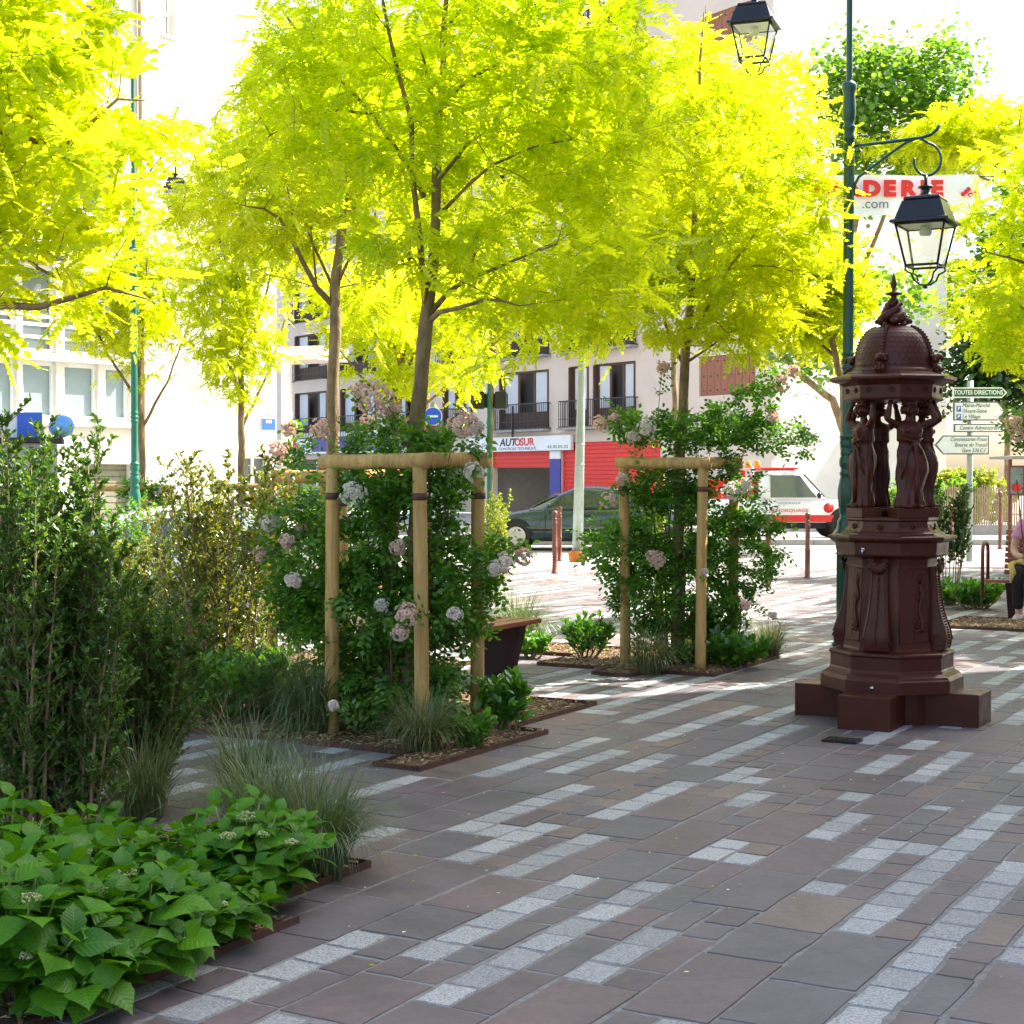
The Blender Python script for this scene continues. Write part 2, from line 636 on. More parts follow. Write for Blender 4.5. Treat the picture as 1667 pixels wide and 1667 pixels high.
M_YELL = mat('yellow_cloth', (0.55, 0.38, 0.12), 0.85)
M_PICKET = mat('chestnut_picket', (0.36, 0.27, 0.16), 0.85, var=0.3)
M_LGREEN = mat('signal_green', (0.0, 0.09, 0.05), 0.5)


def stonemat():
    m, nt, p, out = newmat('sandstone_slab')
    g = nt.nodes.new('ShaderNodeNewGeometry')
    c = ramp(nt, g.outputs['Random Per Island'], [(0, (0.1074, 0.0893, 0.1)), (0.22, (0.1417, 0.1042, 0.1131)), (0.45, (0.1242, 0.108, 0.1205)), (0.72, (0.1194, 0.1087, 0.1255)), (0.9, (0.1553, 0.108, 0.1083)), (1, (0.1752, 0.14, 0.1229))])
    n1 = noise(nt, 2.2, 6, 0.65)
    n2 = noise(nt, 38, 5, 0.7)
    mx = nt.nodes.new('ShaderNodeMix'); mx.data_type = 'RGBA'; mx.blend_type = 'MULTIPLY'; mx.inputs[0].default_value = 1
    nt.links.new(c, mx.inputs[6])
    nt.links.new(ramp(nt, n1, [(0.28, (0.66, 0.67, 0.70)), (0.5, (0.98, 0.97, 0.97)), (0.72, (1.28, 1.2, 1.12))]), mx.inputs[7])
    my = nt.nodes.new('ShaderNodeMix'); my.data_type = 'RGBA'; my.blend_type = 'MULTIPLY'; my.inputs[0].default_value = 1
    nt.links.new(mx.outputs[2], my.inputs[6])
    nt.links.new(ramp(nt, n2, [(0.25, (0.82, 0.82, 0.82)), (0.75, (1.12, 1.12, 1.12))]), my.inputs[7])
    last = my.outputs[2]
    vo = nt.nodes.new('ShaderNodeTexVoronoi'); vo.inputs['Scale'].default_value = 2.6
    tc = nt.nodes.new('ShaderNodeTexCoord')
    nt.links.new(tc.outputs['Object'], vo.inputs['Vector'])
    for q in (ramp(nt, vo.outputs['Distance'], [(.022, (.55, .53, .52)), (.034, (1, 1, 1))]), ramp(nt, noise(nt, .8, 7, .7, dist=1.0), [(.36, (.74, .74, .75)), (.5, (1, 1, 1)), (.66, (1.1, 1.09, 1.06))]), ramp(nt, noise(nt, 5.5, 9, .75, dist=2.0), [(.60, (1, 1, 1)), (.66, (1.22, 1.16, 1.06))])):
        k_ = nt.nodes.new('ShaderNodeMix'); k_.data_type = 'RGBA'; k_.blend_type = 'MULTIPLY'; k_.inputs[0].default_value = 1
        nt.links.new(last, k_.inputs[6]); nt.links.new(q, k_.inputs[7])
        last = k_.outputs[2]
    nt.links.new(last, p.inputs['Base Color'])
    nt.links.new(ramp(nt, n1, [(0.3, (0.5, 0.5, 0.5)), (0.7, (0.72, 0.72, 0.72))]), p.inputs['Roughness'])
    b = nt.nodes.new('ShaderNodeBump'); b.inputs['Strength'].default_value = 0.8; b.inputs['Distance'].default_value = 0.006
    n3 = noise(nt, 9, 8, 0.62, dist=0.4)
    nt.links.new(n3, b.inputs['Height'])
    nt.links.new(b.outputs[0], p.inputs['Normal'])
    return m


def granitemat():
    m, nt, p, out = newmat('granite_sett')
    g = nt.nodes.new('ShaderNodeNewGeometry')
    c = ramp(nt, g.outputs['Random Per Island'], [(0, (0.255, 0.262, 0.27)), (0.5, (0.32, 0.33, 0.34)), (1, (0.385, 0.39, 0.395))])
    t = nt.nodes.new('ShaderNodeTexCoord')
    v = nt.nodes.new('ShaderNodeTexVoronoi'); v.inputs['Scale'].default_value = 210
    nt.links.new(t.outputs['Object'], v.inputs['Vector'])
    sp = nt.nodes.new('ShaderNodeSeparateColor')
    nt.links.new(v.outputs['Color'], sp.inputs[0])
    mx = nt.nodes.new('ShaderNodeMix'); mx.data_type = 'RGBA'; mx.blend_type = 'MULTIPLY'; mx.inputs[0].default_value = 1
    nt.links.new(c, mx.inputs[6])
    nt.links.new(ramp(nt, sp.outputs[0], [(0, (0.5, 0.5, 0.52)), (0.25, (0.8, 0.8, 0.8)), (0.6, (1.03, 1.03, 1.03)), (1, (1.28, 1.28, 1.28))]), mx.inputs[7])
    nt.links.new(mx.outputs[2], p.inputs['Base Color'])
    p.inputs['Roughness'].default_value = 0.7
    b = nt.nodes.new('ShaderNodeBump'); b.inputs['Strength'].default_value = 0.5; b.inputs['Distance'].default_value = 0.003
    nt.links.new(noise(nt, 60, 4), b.inputs['Height'])
    nt.links.new(b.outputs[0], p.inputs['Normal'])
    return m


M_STONE = stonemat()
M_GRAN = granitemat()
M_MORTAR = mat('mortar', (0.21, 0.205, 0.20), 0.95, var=0.25, scale=25, bump=0.6, bscale=120)
M_ASPH = mat('asphalt', (0.20, 0.195, 0.185), 0.9, var=0.12, scale=2, bump=0.4, bscale=150)
M_SOIL = mat('far_ground', (0.22, 0.21, 0.19), 0.95, var=0.15, scale=0.5)
M_KERB = mat('kerb_stone', (0.34, 0.33, 0.31), 0.8, var=0.15)
M_MARK = mat('road_marking_paint', (0.72, 0.72, 0.70), 0.6, var=0.08)


# ------------------------------------------------------------------ text
def text_obj(name, s, size, m, O, Rv, parent=None, shear=0.0, bold=0.0, sx=1.0, align='CENTER', off=0.0, extr=0.003, vertical_center=True):
    """lettering as a thin mesh: O world centre, Rv reading direction (unit), Z up."""
    cu = bpy.data.curves.new('t', 'FONT')
    cu.body = s
    cu.size = size
    cu.shear = shear
    cu.offset = bold
    cu.extrude = extr
    cu.align_x = align
    cu.align_y = 'CENTER'
    cu.resolution_u = 3
    to = bpy.data.objects.new('t', cu)
    C.objects.link(to)
    dg = bpy.context.evaluated_depsgraph_get()
    dg.update()
    me = bpy.data.meshes.new_from_object(to.evaluated_get(dg))
    bpy.data.objects.remove(to)
    Rv = Vector(Rv).normalized()
    N = Rv.cross(Vector((0, 0, 1)))
    n = len(me.vertices)
    co = np.empty(n * 3, dtype=np.float32)
    me.vertices.foreach_get('co', co)
    co = co.reshape(-1, 3)
    O = Vector(O) + N * off
    Wc = np.outer(co[:, 0] * sx, np.array(Rv)) + np.outer(co[:, 1], np.array((0, 0, 1))) + np.outer(co[:, 2], np.array(N)) + np.array(O)
    org = parent.location if parent is not None else Vector((0, 0, 0))
    if parent is not None and parent.parent is not None:
        org = parent.parent.location
    Wc = Wc - np.array(org)
    me.vertices.foreach_set('co', Wc.astype(np.float32).ravel())
    me.materials.clear()
    me.materials.append(m)
    me.update()
    me.name = name
    o = bpy.data.objects.new(name, me)
    C.objects.link(o)
    if parent is not None:
        o.parent = parent
    return o


# ================================================================== SETTING
def sheet(name, x0, x1, y0, y1, z, m, nx=1, ny=1, follow=False):
    b = MB()
    vs_ = []
    for j in range(ny + 1):
        for i in range(nx + 1):
            x = x0 + (x1 - x0) * i / nx
            y = y0 + (y1 - y0) * j / ny
            vs_.append((x, y, z + (zg(x, y) if follow else 0)))
    f = [(j * (nx + 1) + i, j * (nx + 1) + i + 1, (j + 1) * (nx + 1) + i + 1, (j + 1) * (nx + 1) + i) for j in range(ny) for i in range(nx)]
    b.add(vs_, f)
    o = b.build(name, m)
    o['kind'] = 'structure'
    return o


sheet('ground', -400, 400, -100, 900, -1.3, M_SOIL)
KY = 25.9            # kerb of the square
sheet('pavement_bed', -40, 40, -12, KY, 0.0035, M_MORTAR, 80, 38, True)
sheet('road', -60, 80, KY, 37.0, -0.10, M_ASPH, 70, 12, True)
sheet('far_road', -60, 80, 38.0, 46.0, -0.10, M_ASPH, 70, 8, True)
sheet('far_pavement', -60, 80, 46.0, 120, 0.0, M_KERB, 70, 10, True)


def kerb(name, y0, y1, zt):
    b = MB()
    x = -40.0
    while x < 40:
        zz = zg(x + 0.5, y0)
        b.box((x + 0.5, (y0 + y1) / 2, zt - 0.12 + zz), (0.985, y1 - y0, 0.24))
        x += 1.0
    o = b.build(name, M_KERB, bevel=0.01)
    o['kind'] = 'structure'


kerb('kerb', KY, KY + 0.2, 0.012)
kerb('median_kerb', 37.0, 38.0, 0.03)
kerb('far_kerb', 45.8, 46.0, 0.012)
b = MB()
for i in range(7):                       # zebra crossing
    y = KY + 1.0 + i * 1.0
    v = [W(800 - i * 3, 800, 1)]
    x0, x1 = -0.6, 1.6
    b.box(((x0 + x1) / 2, y, -0.094), (x1 - x0 + 1.2, 0.5, 0.004))
for i in range(9):
    b.box((4.0 + i * 3.2, 33.2, -0.094), (1.8, 0.14, 0.004))
o = b.build('road_markings', M_MARK)
o['kind'] = 'structure'

# bed rectangles in (u0,u1,v0,v1)
BED_A = [(1.6, 4.25, -5.6, -3.25), (4.25, 5.0, -6.4, -3.48)]
BED_B = [(7.12, 9.3, -8.6, -4.68), (6.75, 8.12, -4.68, -4.40)]
BEDS_ALL = [BED_A, BED_B]
g2 = Vector((1.33, 12.66, 0))
gu, gv = g2.dot(UU), g2.dot(VV)
BED_C = [(gu - 0.62, gu + 0.75, gv - 0.95, gv + 0.55), (gu - 0.95, gu - 0.62, gv - 0.30, gv + 0.02), (gu + 0.05, gu + 0.75, gv - 1.55, gv - 0.95)]
BED_D = [(16.3, 18.0, -4.4, -2.9)]
_c = Vector((5.0, 15.6, 0))
BED_E = [(_c.dot(UU) - 0.3, _c.dot(UU) + 0.9, _c.dot(VV) - 0.8, _c.dot(VV) + 2.2)]
g3 = Vector((-1.37, 12.2, 0))
BED_F = [(g3.dot(UU) - 0.7, g3.dot(UU) + 0.9, g3.dot(VV) - 1.4, g3.dot(VV) + 0.7)]
BEDS = [BED_A, BED_B, BED_C, BED_E, BED_F]


def in_bed(u, v, pad=0.0):
    for bd in BEDS:
        for (a, b_, c, d) in bd:
            if a + pad < u < b_ - pad and c + pad < v < d - pad:
                return True
    return False


def paving():
    b = MB()
    SV, SF, GV, GF = [], [], [], []
    r = random.Random(5)

    def stone(u0, u1, v0, v1, gran):
        cu_, cv = (u0 + u1) / 2, (v0 + v1) / 2
        P = uv(cu_, cv)
        if P.y < 2.3 or P.y > KY - 0.15 or abs(P.x) > 0.36 * P.y + 1.3:
            return
        if in_bed(cu_, cv, 0.03):
            return
        g = 0.0045 + r.random() * 0.0035
        j = 0.007
        z = 0.0062 + r.uniform(-0.0015, 0.0015)
        cs = [(u0 + g, v0 + g), (u1 - g, v0 + g), (u1 - g, v1 - g), (u0 + g, v1 - g)]
        cs = [(a + r.uniform(-j, j), c + r.uniform(-j, j)) for a, c in cs]
        # extra edge points for irregular edges
        ring = []
        for i in range(4):
            a, c = cs[i]
            a2, c2 = cs[(i + 1) % 4]
            ring.append((a, c))
            for t in (0.33, 0.67):
                ring.append((a + (a2 - a) * t + r.uniform(-1, 1) * 0.0045, c + (c2 - c) * t + r.uniform(-1, 1) * 0.0045))
        n = len(ring)
        mu = sum(q[0] for q in ring) / n
        mv = sum(q[1] for q in ring) / n
        tx, ty = r.uniform(-0.003, 0.003), r.uniform(-0.003, 0.003)
        V_, F_ = (GV, GF) if gran else (SV, SF)
        o0 = len(V_)
        bw = 0.004
        for (a, c) in ring:
            q = uv(a, c)
            V_.append((q.x, q.y, 0.0005 + zg(q.x, q.y)))
        for (a, c) in ring:
            du, dv = mu - a, mv - c
            L = math.hypot(du, dv)
            q = uv(a + du / L * bw, c + dv / L * bw)
            V_.append((q.x, q.y, z + (a - mu) * tx + (c - mv) * ty + zg(q.x, q.y)))
        for i in range(n):
            F_.append((o0 + i, o0 + (i + 1) % n, o0 + n + (i + 1) % n, o0 + n + i)[::-1])
        F_.append(tuple(o0 + n + i for i in range(n))[::-1])

    band = 0.272
    v = -18.0
    bi = 0
    while v < 14:
        u = -4 + r.random()
        state = r.random() < 0.5
        while u < 32:
            P = uv(u, v)
            far = P.y > 8.6
            if state:
                # run of setts in two half rows
                n = r.randint(3, 8) if not far else r.randint(5, 16)
                L = 0.195
                lit = 0 if r.random() < .85 else 1
                w = band * r.uniform(0.47, 0.53)
                sh = r.randint(0, 3)
                u_end = u
                for half in (0, 1):
                    uu = u
                    k = 0
                    while uu < u + n * L - 0.05:
                        l = L * r.uniform(0.88, 1.12)
                        if uu + l > u + n * L - 0.06:
                            l = u + n * L - uu
                        g_ = half == lit and k >= sh - 1
                        if r.random() < 0.03:
                            g_ = not g_
                        v0 = v + (0 if half == 0 else w)
                        v1 = v + (w if half == 0 else band)
                        if g_ or r.random() < 0.75:
                            stone(uu, uu + l, v0, v1, g_)
                            uu += l
                        else:
                            l2 = min(l * 1.9, u + n * L - uu)
                            stone(uu, uu + l2, v0, v1, False)
                            uu += l2
                        k += 1
                u += n * L
                state = r.random() < (0.25 if not far else 0.4)
            else:
                n = r.randint(1, 3) if not far else r.randint(1, 3)
                for _ in range(n):
                    l = r.uniform(0.34, 0.66)
                    stone(u, u + l, v, v + band, False)
                    u += l
                state = r.random() < 0.95
        v += band
        bi += 1
    by = MB()
    by.add(SV, SF, 0)
    by.add(GV, GF, 1)
    o = by.build('paving', [M_STONE, M_GRAN])
    o['kind'] = 'structure'


paving()


def beds():
    for i, bd in enumerate(BEDS):
        b = MB()
        for k, (a, c, d, e) in enumerate(bd):
            pts = [uv(a, d), uv(c, d), uv(c, e), uv(a, e)]
            n = 10
            vs_, f = [], []
            for jj in range(n + 1):
                for ii in range(n + 1):
                    q = uv(a + (c - a) * ii / n, d + (e - d) * jj / n)
                    edge = ii in (0, n) or jj in (0, n)
                    vs_.append((q.x, q.y, zg(q.x, q.y) + 0.008 + (0 if edge else 0.018 + rnd.uniform(-0.012, 0.012)) - k * 0.0007))
            for jj in range(n):
                for ii in range(n):
                    f.append((jj * (n + 1) + ii, (jj + 1) * (n + 1) + ii, (jj + 1) * (n + 1) + ii + 1, jj * (n + 1) + ii + 1))
            b.add(vs_, f)
        o = b.build('planting_bed', M_MULCHB)
        o['kind'] = 'structure'
        # chips
        pos, mats3 = [], []
        for (a, c, d, e) in bd:
            for _ in range(int((c - a) * (e - d) * 900)):
                u_, v_ = rnd.uniform(a + .02, c - .02), rnd.uniform(d + .02, e - .02)
                q = uv(u_, v_)
                if abs(q.x) > 0.36 * q.y + 0.6:
                    continue
                pos.append((q.x, q.y, zg(q.x, q.y) + 0.03))
                an = rnd.uniform(0, 6.28)
                t = rnd.uniform(-0.35, 0.35)
                L = rnd.uniform(0.5, 1.5)
                mm = Matrix.Rotation(an, 3, 'Z') @ Matrix.Rotation(t, 3, 'Y') @ Matrix.Rotation(rnd.uniform(-.4, .4), 3, 'X')
                mats3.append(np.array(mm) * L)
        # some chips spilled on the paving around
        tv = np.array([(-.014, -.004, 0), (.014, -.003, 0), (.013, .004, 0), (-.013, .004, 0), (-.014, -.004, .003), (.014, -.003, .003), (.013, .004, .003), (-.013, .004, .003)])
        tf = np.array([(4, 5, 6, 7), (0, 1, 5, 4), (1, 2, 6, 5), (2, 3, 7, 6), (3, 0, 4, 7)])
        b = MB()
        b.scatter(tv, tf, np.array(pos), np.array(mats3))
        o = b.build('wood_chip_mulch', M_CHIP)
        tag(o, 'layer of brown wood chips on a planting bed', None, None, 'stuff')
        # rusted edging
        b = MB()
        for k, (a, c, d, e) in enumerate(bd):
            for (p, q) in ((uv(a, d), uv(c, d)), (uv(c, d), uv(c, e)), (uv(c, e), uv(a, e)), (uv(a, e), uv(a, d))):
                m_ = (p + q) / 2
                um, vm = m_.dot(UU), m_.dot(VV)
                if any(a2 + .01 < um < c2 - .01 and d2 + .01 < vm < e2 - .01 for (a2, c2, d2, e2) in bd):
                    continue
                L = (q - p).length
                segs = max(1, int(L / 0.4))
                for s_ in range(segs):
                    c0 = p.lerp(q, (s_ + .5) / segs)
                    if any(a2 - .004 < c0.dot(UU) < c2 + .004 and d2 - .004 < c0.dot(VV) < e2 + .004 for jj, (a2, c2, d2, e2) in enumerate(bd) if jj != k):
                        continue
                    b.box((c0.x, c0.y, zg(c0.x, c0.y) + 0.012 + k * .001), (L / segs + 0.004, 0.006, 0.04), math.atan2((q - p).y, (q - p).x))
        o = b.build('bed_edging', M_CORTEN)
        tag(o, ['rusted steel edging of the foreground hydrangea bed', 'rusted steel edging around the bed of the nearest staked tree', 'rusted steel edging around the bed of the staked tree in the middle of the square', 'rusted steel edging of the bed beside the occupied bench', 'rusted steel edging of the bed behind the hedge shrubs'][i], 'bed edging')


beds()


# small litter: fallen petals and leaflets on the paving
def litter():
    tv = np.array([(0, 0, 0), (.4, .3, .08), (1, 0, 0), (.4, -.3, .06)])
    tf = np.array([(0, 1, 2, 3)])
    for nm, m, n, lab in (('fallen_petals', M_PETALW, 150, 'tiny pale petals fallen on the stone paving'), ('fallen_leaves', M_GOLD, 190, 'little yellow leaflets fallen on the stone paving')):
        pos, ms = [], []
        for _ in range(n):
            y = 4.5 + rnd.random() ** 0.8 * 11
            x = rnd.uniform(-0.34, 0.34) * y
            pos.append((x, y, 0.017 + zg(x, y)))
            s = rnd.uniform(0.008, 0.022)
            ms.append(np.array(Matrix.Rotation(rnd.uniform(0, 6.28), 3, 'Z') @ Matrix.Rotation(rnd.uniform(-.2, .2), 3, 'X')) * s)
        b = MB()
        b.scatter(tv, tf, np.array(pos), np.array(ms))
        tag(b.build(nm, m), lab, None, None, 'stuff')


litter()


# ================================================================== BUILDINGS
class Fac:
    """a vertical facade: O corner on the ground, d direction along it, n outward normal"""
    def __init__(s, O, d, n, z0=0.0):
        s.O = Vector((O[0], O[1], z0))
        s.d = Vector((d[0], d[1], 0)).normalized()
        s.n = Vector((n[0], n[1], 0)).normalized()

    def pt(s, a, z, off=0):
        return s.O + s.d * a + s.n * off + Vector((0, 0, z))

    def loc(s, px, py):
        r_ = ray(px, py)
        o = Vector((0, 0, H))
        t = (s.O - o).dot(s.n) / r_.dot(s.n)
        p = o + r_ * t
        return (p - s.O).dot(s.d), p.z - s.O.z

    def box(s, mb, a0, a1, z0, z1, o0, o1, mat=0):
        if a1 < a0:
            a0, a1 = a1, a0
        P = [s.pt(a, z, o) for z in (z0, z1) for (a, o) in ((a0, o0), (a1, o0), (a1, o1), (a0, o1))]
        f = [(3, 2, 1, 0), (4, 5, 6, 7), (0, 1, 5, 4), (1, 2, 6, 5), (2, 3, 7, 6), (3, 0, 4, 7)]
        if s.d.cross(s.n).z < 0:
            f = [q[::-1] for q in f]
        mb.add([tuple(p) for p in P], f, mat)

    def wall(s, mb, a0, a1, z0, z1, holes, th=0.3, mat=0):
        xs = sorted(set([a0, a1] + [max(a0, min(a1, q)) for h in holes for q in h[:2]]))
        zs = sorted(set([z0, z1] + [max(z0, min(z1, q)) for h in holes for q in h[2:]]))
        for j in range(len(zs) - 1):
            run = None
            for i in range(len(xs) - 1):
                cx_, cz = (xs[i] + xs[i + 1]) / 2, (zs[j] + zs[j + 1]) / 2
                hole = any(h[0] < cx_ < h[1] and h[2] < cz < h[3] for h in holes)
                if not hole:
                    if run is None:
                        run = xs[i]
                if (hole or i == len(xs) - 2) and run is not None:
                    end = xs[i] if hole else xs[i + 1]
                    s.box(mb, run, end, zs[j], zs[j + 1], -th, 0, mat)
                    run = None


def railing(F, parent, a0, a1, z0, z1, off, m=M_IRON, step=0.11, sides=True):
    b = MB()
    F.box(b, a0, a1, z1 - 0.04, z1, off - 0.02, off + 0.02)
    F.box(b, a0, a1, z0, z0 + 0.04, off - 0.02, off + 0.02)
    F.box(b, a0, a1, z0 + 0.30, z0 + 0.32, off - 0.008, off + 0.008)
    n = max(2, int(abs(a1 - a0) / step))
    for i in range(n + 1):
        a = a0 + (a1 - a0) * i / n
        F.box(b, a - 0.009, a + 0.009, z0 + 0.04, z1 - 0.04, off - 0.009, off + 0.009)
    if sides:
        for a in (a0, a1):
            for z in (z0 + 0.02, z1 - 0.02):
                F.box(b, a - 0.015, a + 0.015, z - 0.018, z + 0.018, 0.0, off - 0.021)
            for k in range(1, 4):
                o_ = off * k / 4
                F.box(b, a - 0.008, a + 0.008, z0 + 0.038, z1 - 0.038, o_ - 0.008, o_ + 0.008)
    return b.build('balcony_railing', m, parent, world=True)


def french_window(F, parent, a0, a1, z0, z1, panes, closed=False):
    """brown joinery with curtained panes, one open leaf"""
    b = MB()
    t = 0.07
    F.box(b, a0, a1, z1 - t, z1, -0.22, -0.10)
    F.box(b, a0, a0 + t, z0, z1 - t, -0.22, -0.10)
    F.box(b, a1 - t, a1, z0, z1 - t, -0.22, -0.10)
    w = (a1 - a0 - 2 * t) / panes
    for i in range(panes):
        x0 = a0 + t + i * w
        F.box(b, x0, x0 + 0.06, z0 + 0.01, z1 - t - 0.002, -0.20, -0.13)
        F.box(b, x0 + w - 0.06, x0 + w - 0.004, z0 + 0.01, z1 - t - 0.002, -0.20, -0.13)
        F.box(b, x0 + 0.06, x0 + w - 0.06, z0 + 0.01, z0 + (z1 - z0) * 0.28, -0.195, -0.135)
    # folded shutters at the jambs
    F.box(b, a0 - 0.02, a0 + 0.05, z0, z1 - 0.03, -0.098, 0.04)
    F.box(b, a1 - 0.05, a1 + 0.02, z0, z1 - 0.03, -0.098, 0.04)
    fr = b.build('window', M_BROWNWD, parent, world=True)
    for i in range(panes):
        x0 = a0 + t + i * w
        if panes > 2 and i == 1:
            continue
        b = MB()
        F.box(b, x0 + 0.06, x0 + w - 0.06, z0 + (z1 - z0) * 0.28, z1 - t - 0.01, -0.18, -0.17)
        b.build('pane', M_CURT, fr, world=True)
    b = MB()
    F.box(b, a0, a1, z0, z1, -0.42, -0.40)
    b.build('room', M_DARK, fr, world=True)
    return fr


def autosur_building():
    F = Fac((8.17, 50.3), (-0.555, 0.832), (-0.832, -0.555))
    T = thing('apartment_building', 'tall pinkish apartment building with brown french windows, iron balconies and red garage shutters', 'building', tuple(F.pt(15, 0)))
    cols = {}
    for nm, x0, x1 in (('A', 814, 893), ('B', 927, 958), ('C', 967, 1034), ('E', 722, 768), ('G', 640, 690), ('I', 555, 612), ('F', 481, 532)):
        s1, _ = F.loc(x0, 650)
        s0, _ = F.loc(x1, 650)
        cols[nm] = (s0, s1)
    sd0, zd1 = F.loc(1230, 583)
    sd1, zd0 = F.loc(1138, 645)
    holes = []
    FL = 3.35
    ST = 2.8
    nfl = 6
    for k in range(nfl):
        for nm, (a, c) in cols.items():
            holes.append((a, c, FL + k * ST, FL + 2.2 + k * ST))
        holes.append((sd0, sd1, 4.15 + k * ST, 5.45 + k * ST))
    ga1, _ = F.loc(800, 760)
    ga0, _ = F.loc(896, 760)
    gb1, _ = F.loc(914, 760)
    gb0, _ = F.loc(1075, 760)
    gl1, _ = F.loc(478, 760)
    gl0, _ = F.loc(770, 760)
    holes += [(ga0, ga1, 0, 2.45), (gb0, gb1, 0, 2.75), (gl0, gl1, 0, 2.3)]
    b = MB()
    L = 36.0
    F.wall(b, 0, L, 0, 21.0, holes, 0.3)
    wl = b.build('wall', M_WALLP, T, world=True)
    # gable wall, sunlit white
    Gf = Fac(tuple(F.O)[:2], (0.832, 0.555), (0.555, -0.832))
    b = MB()
    Gf.wall(b, 0.003, 8.07, 0, 19.0, [], 0.3)
    b.build('gable_wall', M_WALLW, T, world=True, label='blank white sunlit gable wall')
    b = MB()   # body and roof
    p = [F.pt(0.0, 0, -0.5), F.pt(L, 0, -0.5), F.pt(L, 0, -8.3), F.pt(0.4, 0, -8.3)]
    b.prism([(q.x, q.y) for q in p], 20.9, 21.3)
    b.build('roof', M_CONC, T, world=True)
    b = MB()
    F.box(b, 0, L, 3.10, 3.18, 0, 0.06)
    b.build('string_course', M_WALLP, T, world=True)
    for k in range(nfl):
        dz = k * ST
        for nm, (a, c) in cols.items():
            french_window(F, T, a, c, FL + dz, FL + 2.2 + dz, 3 if (c - a) > 2.2 else 2)
        railing(F, T, cols['A'][0] - 0.15, cols['A'][1] + 0.2, 3.29 + dz, 4.28 + dz, 0.35)
        railing(F, T, cols['C'][0] - 0.15, cols['B'][1] + 0.2, 3.29 + dz, 4.28 + dz, 0.35)
        for q in ('E', 'G', 'I', 'F'):
            railing(F, T, cols[q][0] - 0.15, cols[q][1] + 0.15, 3.29 + dz, 4.28 + dz, 0.3, step=0.16)
        b = MB()
        F.box(b, cols['A'][0] - 0.2, cols['A'][1] + 0.25, 3.2 + dz, 3.285 + dz, 0.062, 0.4)
        F.box(b, cols['C'][0] - 0.2, cols['B'][1] + 0.25, 3.2 + dz, 3.285 + dz, 0.062, 0.4)
        b.build('balcony_slab', M_CONC, T, world=True)
        # closed wooden shutters
        b = MB()
        n = 8
        for i in range(n):
            x0 = sd0 + (sd1 - sd0) * i / n
            x1 = sd0 + (sd1 - sd0) * (i + 1) / n
            F.box(b, x0 + 0.008, x1 - 0.008, 4.16 + dz, 5.44 + dz, -0.10, -0.06)
        F.box(b, sd0, sd1, 4.15 + dz, 5.45 + dz, -0.14, -0.11)
        sh = b.build('shutter', M_SHUT, T, world=True, label='closed brown wooden shutters')
        b = MB()
        for i in range(n):
            xm = sd0 + (sd1 - sd0) * (i + .5) / n
            for z in (4.32, 4.8, 5.28):
                F.box(b, xm - .03, xm + .03, z + dz - .02, z + dz + .02, -0.058, -0.04)
        b.build('hinge', M_IRON, sh, world=True)
    # garage: half raised shutter, room behind, lights
    b = MB()
    for (a0, a1, z0, z1) in ((ga0, ga1, 1.82, 2.45), (gb0, gb1, 0.0, 2.75)):
        n = int((z1 - z0) / 0.15)
        for i in range(n):
            za = z0 + (z1 - z0) * i / n
            zb = z0 + (z1 - z0) * (i + 1) / n
            F.box(b, a0, a1, za + 0.04, zb, -0.14, -0.08)
            F.box(b, a0, a1, za, za + 0.04, -0.14, -0.125)
    b.build('roller_shutter', M_RED, T, world=True, label='red roller shutters of the garage')
    b = MB()
    F.box(b, ga0 - .02, ga1 + .5, 0, 2.5, -6.1, -6.0)
    F.box(b, ga1 + .5, ga1 + .6, 0, 2.5, -6, -0.31)
    F.box(b, ga0 - 3, ga0 - 2.9, 0, 2.5, -6, -0.31)
    F.box(b, ga0 - 3, ga1 + .6, 2.5, 2.6, -6, -0.31)
    b.build('garage_interior', M_CONC, T, world=True)
    m, nt, p_, out = newmat('tube_light')
    p_.inputs['Emission Color'].default_value = (1, 0.95, 0.8, 1)
    p_.inputs['Emission Strength'].default_value = 3
    b = MB()
    F.box(b, ga0 + .3, ga0 + 1.4, 2.35, 2.4, -3.1, -3.0)
    b.build('tube_light', m, T, world=True)
    b = MB()
    F.box(b, ga0 - 0.02, gb1 + 0.02, 0, 2.15, -0.3, 0.05)
    b.build('blue_pillar', M_BLUE, T, world=True)
    b = MB()
    F.box(b, ga0 - 0.02, gb1 + 0.02, 2.15, 2.44, -0.3, 0.05)
    b.build('pillar_head', M_SIGNW, T, world=True)
    # shop glazing left
    b = MB()
    F.box(b, gl0, gl1, 0, 2.3, -0.2, -0.17)
    gz = b.build('shop_window', M_CGLASS, T, world=True)
    b = MB()
    for i in range(8):
        a = gl0 + (gl1 - gl0) * i / 7
        F.box(b, a - .05, a + .05, 0, 2.3, -0.168, -0.08)
    b.build('frame', M_WHITE, gz, world=True)
    # gas pipe bracket
    b = MB()
    x_, _ = F.loc(850, 690)
    F.box(b, x_ - .03, x_ + .03, 3.0, 4.2, 0.42, 0.48)
    b.build('sign_bracket', M_IRON, T, world=True)
    # ---- shop sign (its own thing)
    s1, _ = F.loc(768, 720)
    s0, _ = F.loc(936, 720)
    S = thing('shop_sign', 'long white garage sign with grey and red lettering over the red shutters', 'sign', tuple(F.pt((s0 + s1) / 2, 2.7)))
    b = MB()
    F.box(b, s0, s1, 2.46, 3.02, 0.062, 0.2)
    b.build('board', M_SIGNW, S, world=True, bevel=0.01)
    Rv = -F.d
    def place(px):
        return F.loc(px, 720)[0]
    text_obj('lettering', 'AUT', 0.40, M_NAVY, F.pt(place(833.5), 2.80, 0.205), Rv, S, bold=0.012, sx=1.42, shear=0.15)
    text_obj('lettering', 'O', 0.40, M_REDP, F.pt(place(849.5), 2.80, 0.206), Rv, S, bold=0.012, sx=1.3)
